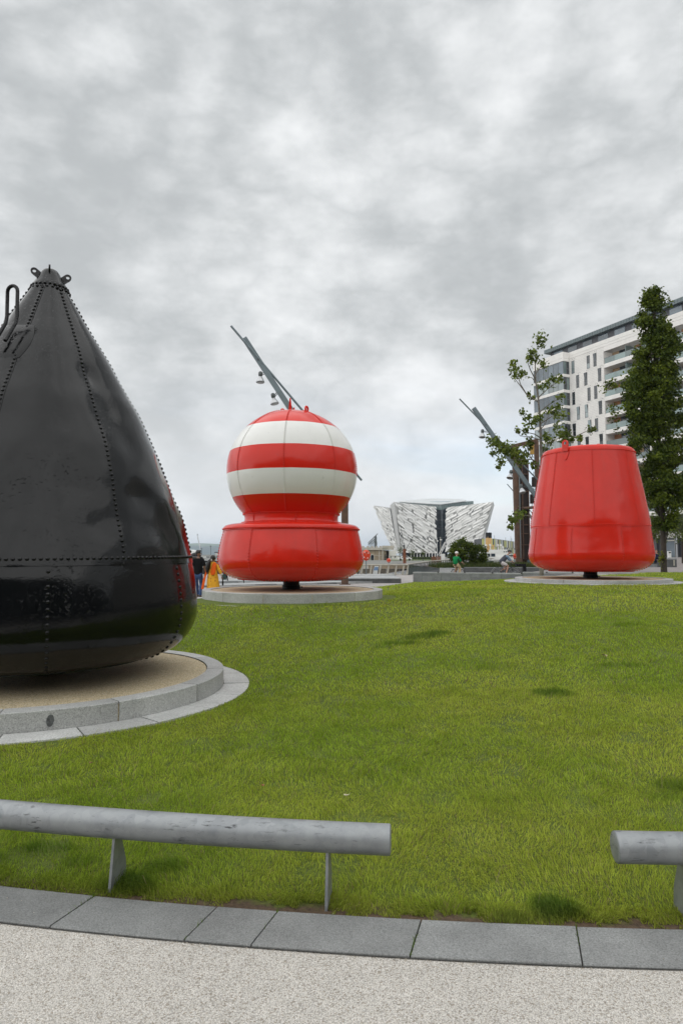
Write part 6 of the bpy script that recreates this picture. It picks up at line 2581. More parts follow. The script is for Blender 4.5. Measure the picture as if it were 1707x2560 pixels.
def kurta():
    m = NT('yellow_printed_kurta')
    v = m.voro(9.0, 'F1', 'Distance', m.obj, (1, 1, .8))
    f = m.noise(5, 4, .6, m.obj)
    c = m.ramp(v, [(0.22, (0.46, 0.20, 0.012)), (0.34, (0.72, 0.36, 0.02))])
    m.set(col=m.mix(1.0, c, m.ramp(f, [(.3, .85), (.7, 1.08)]), 'MULTIPLY'), rough=.85)
    return m.m


M['yellow'] = kurta()


def skin(name, chains, mat, parent, sub=2, loc=None):
    """chains: list of lists of (x,y,z,r[,ry]); the first vertex of the first chain is the root; chains join at equal points"""
    bm = bmesh.new()
    lay = bm.verts.layers.skin.verify()
    idx = {}
    for ci, chn in enumerate(chains):
        prev = None
        for p in chn:
            key = (round(p[0], 3), round(p[1], 3), round(p[2], 3))
            if key not in idx:
                v = bm.verts.new(p[:3])
                rr = p[4] if len(p) > 4 else p[3]
                v[lay].radius = (p[3], rr)
                v[lay].use_root = not idx
                idx[key] = v
            v = idx[key]
            if prev is not None and prev is not v and not any(e.other_vert(v) is prev for e in v.link_edges):
                bm.edges.new((prev, v))
            prev = v
    me = bpy.data.meshes.new(name)
    bm.to_mesh(me)
    bm.free()
    me.materials.append(mat)
    o = link(name, me, parent, loc)
    a = o.modifiers.new('skin', 'SKIN')
    a.use_smooth_shade = True
    b = o.modifiers.new('smooth', 'SUBSURF')
    b.levels = b.render_levels = sub
    return o


def head(root, c, face, skm, r=0.098, beard=False):
    """head with nose, ears, brow; face = yaw of the facing direction (local, 0 = -Y)"""
    A_ = Matrix.Rotation(face, 3, 'Z')
    c = Vector(c)

    def P(x, y, z):
        return c + A_ @ Vector((x, y, z))
    m = MB()
    m.sphere(c, r, 16, 12, (0.80, 0.95, 1.18))
    m.sphere(P(0, -.025, -.062), r * .66, 12, 8, (.85, 1.0, .85))
    m.tube([P(0, -.088, .012), P(0, -.115, -.022), P(0, -.092, -.03)], [.010, .017, .008], 6)
    for s in (-1, 1):
        m.sphere(P(s * .080, .012, -.008), .026, 8, 6, (.4, .8, 1.2))
    m.tube([P(-.028, -.088, -.058), P(.028, -.088, -.058)], .008, 6)
    h = m.build('head', skm, root, 80)
    e = MB()
    for s in (-1, 1):
        e.sphere(P(s * .033, -.086, .012), .011, 6, 5)
    e.build('eyes', M['hair'], h, 80)
    if beard:
        b = MB()
        b.sphere(P(0, -.035, -.085), .062, 12, 8, (1, .95, .7))
        b.build('beard', M['hair'], h, 80)
    return h, P


def hand(root, wrist, d, curl, skm, side=1, s=1.0):
    """palm and five unequal fingers; d = direction from wrist to knuckles, curl = direction the fingers bend towards"""
    wrist, d, curl = Vector(wrist), Vector(d).normalized(), Vector(curl).normalized()
    curl = (curl - d * curl.dot(d)).normalized()
    acr = d.cross(curl) * side
    k = wrist + d * .085 * s
    ch = [[(*wrist, .026 * s, .019 * s), (*(wrist + d * .045 * s), .036 * s, .015 * s), (*k, .034 * s, .013 * s)]]
    o = skin('hand', ch, skm, root, 1)
    f = MB()
    for i, L in enumerate((.066, .075, .070, .052)):
        b = k + acr * ((i - 1.5) * .019 * s) - d * .012 * s
        p1 = b + d * L * .5 * s + curl * .010 * s
        p2 = p1 + d * L * .32 * s + curl * .028 * s
        p3 = p2 + d * L * .10 * s + curl * .028 * s
        f.tube([b, p1, p2, p3], [.0092 * s, .0088 * s, .008 * s, .0055 * s], 6)
    t0 = wrist + d * .03 * s - acr * .026 * s
    t1 = t0 + d * .03 * s - acr * .024 * s + curl * .012 * s
    t2 = t1 + d * .034 * s + curl * .018 * s - acr * .002
    f.tube([t0, t1, t2], [.0125 * s, .011 * s, .007 * s], 6)
    f.build('fingers', skm, o, 80)
    return o


# man in black T-shirt walking away, head turned right
p = at(496, 1494, 25.0)
mn = thing('person', 'man in a black T-shirt and blue jeans walking away with his head turned right', 'person', (-5.42, 25.1, 0.0), R(-8))
body = skin('body', [[(0, 0, .96, .10, .07), (0, .0, 1.18, .10, .07), (0, -.01, 1.36, .13, .085), (0, 0, 1.46, .09, .07), (0, .0, 1.53, .052), (0, .01, 1.58, .05)],
                     [(0, -.01, 1.36, .13, .085), (.165, 0, 1.43, .062), (.245, -.02, 1.19, .046), (.255, .05, .97, .030)],
                     [(0, -.01, 1.36, .13, .085), (-.165, 0, 1.43, .062), (-.245, -.02, 1.19, .046), (-.265, .03, .97, .030)],
                     [(0, 0, .96, .10, .07), (.095, 0, .88, .088), (.10, .10, .50, .058), (.105, -.02, .12, .040), (.105, -.01, .06, .036)],
                     [(0, 0, .96, .10, .07), (-.095, 0, .88, .088), (-.11, .16, .51, .058), (-.115, .30, .10, .040), (-.115, .31, .06, .036)]], M['skin'], mn)
skin('t_shirt', [[(0, 0, .84, .178, .142), (0, 0, .93, .174, .136), (0, 0, 1.08, .166, .122), (0, -.01, 1.36, .175, .112), (0, 0, 1.47, .105, .08), (0, 0, 1.50, .066)],
                 [(0, -.01, 1.36, .175, .112), (.168, 0, 1.425, .080), (.235, -.01, 1.24, .074), (.243, -.01, 1.18, .070)],
                 [(0, -.01, 1.36, .175, .112), (-.168, 0, 1.425, .080), (-.235, -.01, 1.24, .074), (-.243, -.01, 1.18, .070)]], M['tee_black'], mn)
skin('jeans', [[(0, 0, 1.04, .148, .115), (0, 0, .98, .150, .118), (0, 0, .90, .152, .12)], [(0, 0, .90, .152, .12), (.10, 0, .80, .100), (.105, .09, .50, .078), (.11, -.02, .13, .066), (.11, -.02, .08, .066)],
               [(0, 0, .90, .152, .12), (-.10, 0, .80, .100), (-.112, .15, .51, .078), (-.118, .29, .14, .066), (-.118, .30, .09, .066)]], M['denim'], mn)
for x, y in ((.108, 0), (-.118, .32)):
    skin('shoe', [[(x, y - .06, .055, .045, .045), (x, y + .05, .045, .045, .04), (x, y + .16, .032, .038, .028)]], M['shoe'], mn, 1)
hd, P = head(mn, (0, .015, 1.665), R(118), M['skin'], .098, True)
m = MB()
m.sphere(Vector(P(0, .018, .042)), .108, 16, 10, (.90, .92, .92))
m.sphere(Vector(P(0, -.035, .098)), .062, 12, 8, (1.1, 1.1, .6))
m.sphere(Vector(P(0, .05, -.02)), .086, 12, 8, (.85, .7, 1.1))
m.build('hair', M['hair'], hd, 80)
hand(mn, (.257, .055, .96), (.0, .15, -1), (-1, .1, 0), M['skin'], 1)
hand(mn, (-.267, .035, .96), (.0, .15, -1), (1, .1, 0), M['skin'], -1)

# woman in yellow kurta and orange scarf
wm = thing('person', 'woman in a yellow kurta with orange scarf and long dark ponytail seen from behind', 'person', (-4.83, 24.9, 0.0), R(-14))
skin('body', [[(0, 0, .86, .13, .11), (0, 0, 1.05, .12, .09), (0, 0, 1.22, .13, .09), (0, 0, 1.30, .08, .06), (0, 0, 1.36, .045), (0, .01, 1.41, .044)],
              [(0, 0, 1.22, .13, .09), (.15, 0, 1.27, .055), (.27, .0, 1.04, .042), (.345, .05, .83, .027)],
              [(0, 0, 1.22, .13, .09), (-.15, 0, 1.27, .055), (-.27, .02, 1.06, .042), (-.22, .16, .90, .027)],
              [(0, 0, .86, .13, .11), (.09, 0, .78, .085), (.09, .05, .42, .055), (.09, -.02, .08, .036)],
              [(0, 0, .86, .13, .11), (-.09, 0, .78, .085), (-.09, .12, .43, .055), (-.09, .14, .08, .036)]], M['skin'], wm)
m = MB()
rows = []
prof_k = [(.245, .205, .34), (.238, .20, .46), (.225, .19, .62), (.205, .17, .80), (.178, .14, .98), (.168, .125, 1.08), (.178, .125, 1.18), (.178, .115, 1.26), (.12, .085, 1.325), (.062, .06, 1.355)]
nn_ = 28
vs = []
for j, (a, b, z) in enumerate(prof_k):
    for i in range(nn_):
        t = 2 * PI * i / nn_
        fold = 1 + (.05 * math.sin(t * 7 + j * .25) + .03 * math.sin(t * 3)) * max(0, (1.0 - z)) * 1.6
        dz = .05 * math.sin(t * 2 + .8) * max(0, .55 - z) * 3
        vs.append((a * fold * math.cos(t) + .03 * max(0, .9 - z), b * fold * math.sin(t), z + dz))
m.add(vs, [(j * nn_ + i, j * nn_ + (i + 1) % nn_, (j + 1) * nn_ + (i + 1) % nn_, (j + 1) * nn_ + i) for j in range(len(prof_k) - 1) for i in range(nn_)])
m.build('kurta', M['yellow'], wm, 80)
skin('sleeve', [[(.13, 0, 1.27, .078), (.21, 0, 1.15, .072), (.275, .0, 1.03, .066), (.325, .035, .89, .062)]], M['yellow'], wm)
skin('sleeve', [[(-.13, 0, 1.27, .078), (-.21, .01, 1.16, .072), (-.272, .02, 1.05, .066), (-.25, .10, .97, .058)]], M['yellow'], wm)
m = MB()
m.tube([(.318, .03, .905), (.334, .042, .86)], [.069, .066], 12)
m.build('cuff', M['white_cloth'], wm, 60)
skin('trousers', [[(0, 0, .80, .14, .12), (.09, .0, .70, .11), (.10, .05, .40, .10), (.10, -.01, .10, .085)], [(0, 0, .80, .14, .12), (-.09, 0, .70, .11), (-.10, .10, .40, .10), (-.10, .12, .10, .085)]], M['orange_cloth'], wm, 1)
# dupatta: one fall over the right shoulder, one long fall at the left side
def drape(name, cols):
    m = MB()
    n = len(cols[0])
    vs = [Vector(p) for c in cols for p in c]
    off = [v + Vector((.0, .012, 0)) for v in vs]
    k = len(vs)
    fs = [(j * n + i, j * n + i + 1, (j + 1) * n + i + 1, (j + 1) * n + i) for j in range(len(cols) - 1) for i in range(n - 1)]
    m.add(vs, fs)
    m.add(off, fs)
    return m.build(name, M['orange_cloth'], wm, 80)


drape('scarf', [[(.05, -.06, 1.34), (.12, -.08, 1.33), (.18, -.07, 1.30)], [(.03, -.135, 1.25), (.11, -.15, 1.26), (.20, -.13, 1.22)], [(.00, -.15, 1.10), (.09, -.175, 1.09), (.185, -.15, 1.08)], [(-.02, -.165, .95), (.08, -.20, .93), (.18, -.17, .95)], [(0.0, -.17, .88), (.08, -.205, .86), (.17, -.18, .89)]])
drape('scarf', [[(-.08, -.02, 1.36), (-.13, -.04, 1.34), (-.18, -.02, 1.30)], [(-.15, -.11, 1.20), (-.20, -.10, 1.20), (-.24, -.06, 1.18)], [(-.17, -.15, .95), (-.24, -.14, .95), (-.28, -.08, .95)], [(-.22, -.19, .65), (-.31, -.18, .64), (-.35, -.11, .66)], [(-.26, -.22, .34), (-.35, -.22, .33), (-.40, -.13, .36)]])
hd, P = head(wm, (.0, .02, 1.475), R(150), M['skin'], .094)
m = MB()
m.sphere(Vector(P(0, .015, .028)), .108, 16, 10, (.92, .95, 1.0))
m.build('hair', M['hair'], hd, 80)
m = MB()
m.tube([(-.02, -.07, 1.46), (-.06, -.15, 1.40), (-.10, -.175, 1.27), (-.13, -.18, 1.12), (-.14, -.18, .99), (-.145, -.17, .93)], [.045, .06, .085, .085, .055, .012], 12)
m.build('ponytail', M['hair'], hd, 80)
m = MB()
m.tube([(-.02, -.09, 1.43), (-.045, -.14, 1.40)], .05, 10)
m.build('hair_tie', M['white_cloth'], hd, 60)
hh = hand(wm, (.346, .052, .825), (.25, .05, -1), (.2, .9, 0), M['skin'], 1, .95)
hand(wm, (-.22, .165, .895), (.6, .5, -.5), (.5, .3, .3), M['skin'], -1, .95)
ub = thing('folded_umbrella', "short black folded umbrella hanging from the woman's right hand", 'umbrella', (-4.44, 24.86, .45))
m = MB()
m.lathe([(.001, 0.0), (.012, .01), (.030, .05), (.032, .14), (.020, .22), (.010, .24), (.010, .30), (.001, .31)], 10)
m.build('canopy', M['black_steel'], ub, 50)
sb2 = thing('shoulder_bag', 'small dark bag slung at the left side of the woman in yellow', 'bag', (-5.10, 24.9, .86))
m = MB()
m.box((0, 0, .06), (.07, .16, .14), None, .8)
m.build('pouch', M['black_steel'], sb2)
m = MB()
m.tube([(.0, .0, .13), (.09, -.02, .30), (.16, -.05, .45)], .010, 6)
m.build('strap', M['black_steel'], sb2)


# ------------------------------------------------------------------ bicycles and riders
M['tyre'] = simple('bicycle_tyre', (0.012, 0.012, 0.012), 0.8)
M['rim'] = simple('alloy_rim', (0.45, 0.46, 0.47), 0.3, .8)
M['bike_dark'] = simple('dark_bike_frame', (0.03, 0.045, 0.035), 0.35)
M['bike_red'] = simple('maroon_bike_frame', (0.10, 0.014, 0.012), 0.35)


def bicycle(label, loc, rz, frame_m, guards, drop):
    b = thing('bicycle', label, 'bicycle', loc, rz, None)
    rw = .335
    H = {'r': Vector((-.51, 0, .34)), 'f': Vector((.51, 0, .34))}
    for k in ('r', 'f'):
        t = MB()
        t.tube([H[k] + Vector((math.cos(2 * PI * i / 36) * rw, 0, math.sin(2 * PI * i / 36) * rw)) for i in range(37)], .017, 8, False)
        w = t.build('wheel', M['tyre'], b, 80)
        t = MB()
        t.tube([H[k] + Vector((math.cos(2 * PI * i / 36) * (rw - .024), 0, math.sin(2 * PI * i / 36) * (rw - .024))) for i in range(37)], .010, 6, False)
        t.build('rim', M['rim'], w, 80)
        t = MB()
        for i in range(24):
            a = 2 * PI * i / 24
            t.tube([H[k] + Vector((0, .02 if i % 2 else -.02, 0)), H[k] + Vector((math.cos(a) * (rw - .03), 0, math.sin(a) * (rw - .03)))], .0016, 3, False)
        t.tube([H[k] - Vector((0, .05, 0)), H[k] + Vector((0, .05, 0))], .022, 8)
        t.build('spokes', M['rim'], w)
        if guards:
            t = MB()
            a0, a1 = (R(35), R(185)) if k == 'r' else (R(10), R(150))
            vs = []
            for i in range(17):
                a = a0 + (a1 - a0) * i / 16
                for y in (-.028, .028):
                    vs.append(H[k] + Vector((math.cos(a) * (rw + .035), y, math.sin(a) * (rw + .035))))
                for y in (-.028, .028):
                    vs.append(H[k] + Vector((math.cos(a) * (rw + .030), y, math.sin(a) * (rw + .030))))
            t.add(vs, [(i * 4, i * 4 + 1, i * 4 + 5, i * 4 + 4) for i in range(16)] + [(i * 4 + 2, i * 4 + 6, i * 4 + 7, i * 4 + 3) for i in range(16)])
            t.build('mudguard', M['rim'], b, 80)
    bbk, st, hdt, hdb = Vector((-.08, 0, .29)), Vector((-.20, 0, .80)), Vector((.36, 0, .86)), Vector((.39, 0, .72))
    m = MB()
    for p, q, r in ((bbk, st, .017), (st + (bbk - st) * .06, hdt, .016), (bbk, hdb, .019), (hdt, hdb, .02)):
        m.tube([p, q], r, 8)
    for s in (-1, 1):
        m.tube([bbk + Vector((0, s * .04, 0)), H['r'] + Vector((0, s * .06, 0))], .010, 6)
        m.tube([st + (bbk - st) * .08 + Vector((0, s * .02, 0)), H['r'] + Vector((0, s * .06, 0))], .009, 6)
        m.tube([hdb + Vector((0, s * .05, -.02)), H['f'] + Vector((0, s * .05, 0))], .012, 6)
    m.tube([hdb + Vector((0, -.05, -.02)), hdb + Vector((0, .05, -.02))], .014, 6)
    m.build('frame', frame_m, b, 60)
    m = MB()
    m.tube([st, Vector((-.235, 0, .93))], .013, 8)
    m.build('seat_post', M['rim'], b, 60)
    m = MB()
    m.hexa([Vector(p) for p in ((-.36, -.07, .93), (-.22, -.05, .93), (-.08, -.02, .93), (-.08, .02, .93), (-.22, .05, .93), (-.36, .07, .93))],
           [Vector(p) for p in ((-.37, -.075, .965), (-.22, -.06, .965), (-.07, -.022, .965), (-.07, .022, .965), (-.22, .06, .965), (-.37, .075, .965))])
    m.build('saddle', M['black_steel'], b, 50)
    m = MB()
    m.tube([hdt, Vector((.345, 0, .96)), Vector((.42, 0, 1.0))], .013, 8)
    if drop:
        for s in (-1, 1):
            m.tube([Vector((.42, 0, 1.0)), Vector((.42, s * .20, 1.0)), Vector((.50, s * .21, 1.0)), Vector((.54, s * .21, .95)), Vector((.50, s * .21, .89)), Vector((.42, s * .21, .875))], .013, 8)
    else:
        m.tube([Vector((.25, -.30, 1.06)), Vector((.36, -.22, 1.06)), Vector((.42, 0, 1.0)), Vector((.36, .22, 1.06)), Vector((.25, .30, 1.06))], .013, 8)
    m.build('handlebar', M['black_steel'], b, 60)
    m = MB()
    m.tube([bbk + Vector((0, -.06, 0)), bbk + Vector((0, -.045, 0))], .09, 20)
    m.tube([bbk + Vector((0, -.08, 0)), bbk + Vector((.13, -.085, -.11))], .012, 6)
    m.tube([bbk + Vector((0, .08, 0)), bbk + Vector((-.13, .085, .11))], .012, 6)
    m.box(bbk + Vector((.13, -.13, -.11)), (.09, .09, .02))
    m.box(bbk + Vector((-.13, .13, .11)), (.09, .09, .02))
    m.build('crankset', M['rim'], b, 50)
    return b


gp_ = at(1262.5, 1445, 42.0)
gz1 = float(ground_h(gp_.x, 42.0))
bicycle('dark bicycle with silver mudguards under the man in the slate gilet', (gp_.x, 42.0, gz1), 0, M['bike_dark'], True, True)
rd = thing('person', 'cyclist in a slate gilet, blue sleeves and white shorts with a black helmet', 'person', (gp_.x, 42.0, gz1), 0)
sh_, hip = Vector((.13, 0, 1.42)), Vector((-.24, 0, 1.02))
skin('body', [[(-.24, 0, 1.02, .085, .11), (-.05, 0, 1.23, .08, .10), (.10, 0, 1.39, .085, .11), (.17, 0, 1.47, .07), (.22, 0, 1.54, .05), (.25, 0, 1.58, .05)],
              [(.10, 0, 1.39, .085, .11), (.12, -.17, 1.40, .058), (.27, -.21, 1.19, .045), (.44, -.20, 1.05, .030)],
              [(.10, 0, 1.39, .085, .11), (.12, .17, 1.40, .058), (.27, .21, 1.19, .045), (.44, .20, 1.05, .030)],
              [(-.24, 0, 1.02, .085, .11), (-.18, -.09, .97, .088), (.17, -.10, .80, .062), (.03, -.10, .32, .042), (.03, -.11, .25, .036)],
              [(-.24, 0, 1.02, .085, .11), (-.18, .09, .97, .088), (.08, .10, .93 - .28, .062), (-.22, .12, .50, .042), (-.24, .12, .44, .036)]], M['skin_fair'], rd)
skin('gilet', [[(-.30, 0, .97, .145, .185), (-.22, 0, 1.06, .15, .185), (-.05, 0, 1.25, .15, .18), (.08, 0, 1.39, .125, .16), (.14, 0, 1.45, .09, .10)]], M['slate_cloth'], rd)
for s in (-1, 1):
    skin('sleeve', [[(.06, s * .06, 1.40, .105), (.12, s * .165, 1.40, .078), (.20, s * .19, 1.29, .066), (.27, s * .21, 1.19, .060), (.36, s * .205, 1.115, .050)]], M['blue_cloth'], rd)
    skin('shorts', [[(-.24, s * .05, 1.01, .14), (-.17, s * .09, .97, .115), ((.02 if s < 0 else -.06), s * .10, (.885 if s < 0 else .83), .096), ((.12 if s < 0 else .0), s * .10, (.83 if s < 0 else .735), .088)]], M['white_cloth'], rd)
    skin('shoe', [[((-.02 if s < 0 else -.29), s * .115, (.215 if s < 0 else .42), .045), ((.07 if s < 0 else -.20), s * .12, (.185 if s < 0 else .385), .042), ((.15 if s < 0 else -.13), s * .12, (.175 if s < 0 else .36), .030)]], M['shoe'], rd, 1)
    hand(rd, (.44, s * .20, 1.05), (1, 0, -.5), (.2, 0, -1), M['skin_fair'], s)
hd, P = head(rd, (.285, -.01, 1.665), R(70), M['skin_fair'])
m = MB()
m.lathe([(.118, .0), (.120, .03), (.108, .075), (.075, .112), (.035, .128), (.001, .132)], 18, Vector(P(0, .01, .022)), axis=Matrix.Rotation(R(70), 3, 'Z') @ Matrix.Diagonal(Vector((.86, 1.15, 1.0))))
hl_ = m.build('helmet', M['helmet_black'], hd, 60)
m = MB()
m.box(P(.06, .07, .045), (.05, .05, .03))
m.build('badge', M['helmet_white'], hl_)

gp2 = at(1143, 1449.5, 43.2)
bicycle('small maroon bicycle under the man in the green jersey', (gp2.x, 43.2, .0), R(50), M['bike_red'], False, False)
rd2 = thing('person', 'cyclist in a green jersey and cream trousers with a white helmet looking back', 'person', (gp2.x, 43.2, .0), R(50))
skin('body', [[(-.22, 0, 1.02, .13, .15), (-.20, 0, 1.22, .12, .14), (-.14, 0, 1.40, .11, .14), (-.10, 0, 1.50, .07), (-.08, 0, 1.57, .05), (-.07, 0, 1.62, .05)],
              [(-.14, 0, 1.40, .11, .14), (-.11, -.18, 1.43, .060), (.00, -.26, 1.19, .046), (.24, -.28, 1.10, .030)],
              [(-.14, 0, 1.40, .11, .14), (-.11, .18, 1.43, .060), (.00, .26, 1.19, .046), (.24, .28, 1.10, .030)],
              [(-.22, 0, 1.02, .13, .15), (-.16, -.09, .97, .09), (.17, -.11, .80, .062), (.05, -.11, .34, .042), (.05, -.11, .25, .036)],
              [(-.22, 0, 1.02, .13, .15), (-.16, .09, .97, .09), (.12, .11, .92 - .2, .062), (-.16, .12, .50, .042), (-.18, .12, .44, .036)]], M['skin_fair'], rd2)
skin('jersey', [[(-.23, 0, .98, .165, .19), (-.22, 0, 1.10, .16, .185), (-.19, 0, 1.25, .155, .18), (-.14, 0, 1.42, .14, .17), (-.10, 0, 1.51, .08)],
                [(-.14, 0, 1.42, .14, .17), (-.11, -.18, 1.43, .085), (-.02, -.25, 1.23, .072), (.04, -.265, 1.17, .066)],
                [(-.14, 0, 1.42, .14, .17), (-.11, .18, 1.43, .085), (-.02, .25, 1.23, .072), (.04, .265, 1.17, .066)]], M['green_cloth'], rd2)
for s in (-1, 1):
    skin('trouser_leg', [[(-.22, s * .05, 1.0, .15), (-.15, s * .09, .97, .12), (.14, s * .11, (.81 if s < 0 else .73), .095), ((.10 if s < 0 else -.02), s * .11, (.58 if s < 0 else .60), .08), ((.05 if s < 0 else -.16), s * .11, (.33 if s < 0 else .50), .07)]], M['khaki'], rd2)
    skin('shoe', [[((.0 if s < 0 else -.23), s * .115, (.215 if s < 0 else .42), .045), ((.09 if s < 0 else -.15), s * .12, (.185 if s < 0 else .385), .042), ((.17 if s < 0 else -.08), s * .12, (.175 if s < 0 else .36), .030)]], M['shoe'], rd2, 1)
    hand(rd2, (.24, s * .28, 1.10), (1, 0, -.3), (0, 0, -1), M['skin_fair'], s)
hd, P = head(rd2, (-.06, 0, 1.70), R(-20), M['skin_fair'])
m = MB()
m.lathe([(.118, .0), (.120, .03), (.108, .075), (.075, .112), (.035, .128), (.001, .132)], 18, Vector(P(0, .01, .022)), axis=Matrix.Rotation(R(-20), 3, 'Z') @ Matrix.Diagonal(Vector((.86, 1.15, 1.0))))
m.build('helmet', M['helmet_white'], hd, 60)
m = MB()
m.box(P(0, -.092, .012), (.10, .02, .028))
m.build('sunglasses', M['helmet_black'], hd)

# person in navy sitting behind the red buoy at the right
np_ = at(1636, 1420, 47)
nz_ = float(ground_h(np_.x, 47))
nv_ = thing('person', 'person in navy clothes sitting behind the right edge of the plain red buoy', 'person', (np_.x, 46.9, nz_), 0)
skin('body', [[(.12, 0, .42, .14, .12), (.14, 0, .66, .13, .11), (.12, 0, .86, .13, .11), (.10, 0, .97, .06), (.09, 0, 1.03, .05)],
              [(.12, 0, .86, .13, .11), (.12, -.19, .88, .06), (.0, -.24, .66, .045), (-.18, -.16, .56, .032)],
              [(.12, 0, .86, .13, .11), (.12, .19, .88, .06), (.0, .24, .66, .045), (-.18, .16, .56, .032)],
              [(.12, 0, .42, .14, .12), (.05, -.09, .42, .09), (-.34, -.10, .46, .065), (-.44, -.10, .08, .045)],
              [(.12, 0, .42, .14, .12), (.05, .09, .42, .09), (-.34, .10, .46, .065), (-.38, .10, .08, .045)]], M['skin_fair'], nv_)
skin('jacket', [[(.12, 0, .40, .17, .17), (.14, 0, .66, .165, .165), (.12, 0, .86, .16, .17), (.10, 0, .96, .085)],
                [(.12, 0, .86, .16, .17), (.12, -.19, .88, .085), (.0, -.24, .66, .07), (-.16, -.165, .57, .055)],
                [(.12, 0, .86, .16, .17), (.12, .19, .88, .085), (.0, .24, .66, .07), (-.16, .165, .57, .055)]], M['navy'], nv_)
for s in (-1, 1):
    x_ = -.44 if s < 0 else -.38
    skin('trouser_leg', [[(.12, s * .05, .42, .13), (.03, s * .09, .42, .115), (-.33, s * .10, .46, .085), (x_, s * .10, .12, .065)]], M['navy'], nv_)
    skin('shoe', [[(x_ + .03, s * .10, .05, .045), (x_ - .06, s * .10, .045, .042), (x_ - .14, s * .10, .035, .032)]], M['black_steel'], nv_, 1)
    hand(nv_, (-.18, s * .16, .56), (-1, 0, -.2), (0, 0, -1), M['skin_fair'], -s)
hd, P = head(nv_, (.08, 0, 1.13), R(-65), M['skin_fair'])
m = MB()
m.sphere(Vector(P(0, .022, .04)), .106, 14, 10, (.9, .95, .92))
m.build('hair', M['shoe'], hd, 80)

# ------------------------------------------------------------------ fallen leaf on the lawn
for (u, v, lab, c_, s_) in ((1510, 1641, 'pale dry curled leaf lying on the middle of the lawn', (0.42, 0.33, 0.20), .05), (228, 1912, 'small brown leaf on the grass between the cone buoy and the rail', (0.20, 0.10, 0.04), .018),
                            (655, 1968, 'tiny rust coloured leaf on the lawn above the rail', (0.24, 0.09, 0.04), .016), (868, 1994, 'thin pale straw scrap on the lawn above the rail end', (0.45, 0.42, 0.28), .02)):
    Yl = 4.0
    for Yq in np.arange(3.3, 16, .02):
        q = at(u, v, Yq)
        if q.z < float(lawn_h(q.x, q.y)) + .035:
            break
    m = MB()
    pts = [Vector((math.cos(a) * s_ * (1 + .3 * math.sin(3 * a)), math.sin(a) * s_ * .6, .012 + .03 * s_ / .075 * abs(math.cos(a)) ** 2)) for a in [2 * PI * i / 14 for i in range(14)]]
    m.hexa(pts, [p + Vector((0, 0, .003)) for p in pts])
    lf = m.build('fallen_leaf', simple('dry_leaf', c_, .8, 0, .3, 30), None, 60, (q.x, q.y, float(lawn_h(q.x, q.y)) + .03), (0.1, .2, rnd.uniform(0, 3)))
    tag(lf, lab, 'leaf')

# ------------------------------------------------------------------ grass
rng = np.random.default_rng(77)


def px_spot(u, v):
    for Yq in np.arange(3.0, 30, .02):
        q = at(u, v, Yq)
        if q.z < float(lawn_h(q.x, q.y)) + .02:
            return q.x, q.y
    return 0, 0


TUFT = []       # lush dark tufts: centre, radii, strength
for (u, v, rx, ry, s) in ((1085, 1583, .34, .17, 1), (1050, 1592, .36, .13, .9), (1000, 1607, .30, .10, .8), (958, 1618, .18, .06, .7), (1375, 1730, .26, .15, 1), (1385, 2270, .13, .10, 1.1), (1290, 2300, .10, .06, .6), (330, 2205, .15, .09, 1), (420, 2165, .13, .09, .8),
                          (120, 2120, .20, .09, .95), (200, 2150, .12, .07, .6), (30, 2140, .12, .08, .6), (800, 1513, .30, .13, .8), (845, 1512, .25, .1, .7), (1175, 1487, .35, .2, .5), (1545, 1662, .40, .10, .45), (1560, 1560, .4, .15, .4), (1230, 1668, .3, .12, .4), (1690, 1960, .2, .12, .7), (1650, 1990, .15, .1, .5)):
    x, y = px_spot(u, v)
    TUFT.append((x, y, rx, ry, s * .85))


def zone(x0f, y0, y1, n):
    y = np.sqrt(rng.uniform(y0 ** 2, y1 ** 2, n))
    x = rng.uniform(-1, 1, n) * (y * .56 + .35)
    return x, y


def kerb_d(x, y):
    return KR - np.hypot(x - KC[0], y - KC[1])


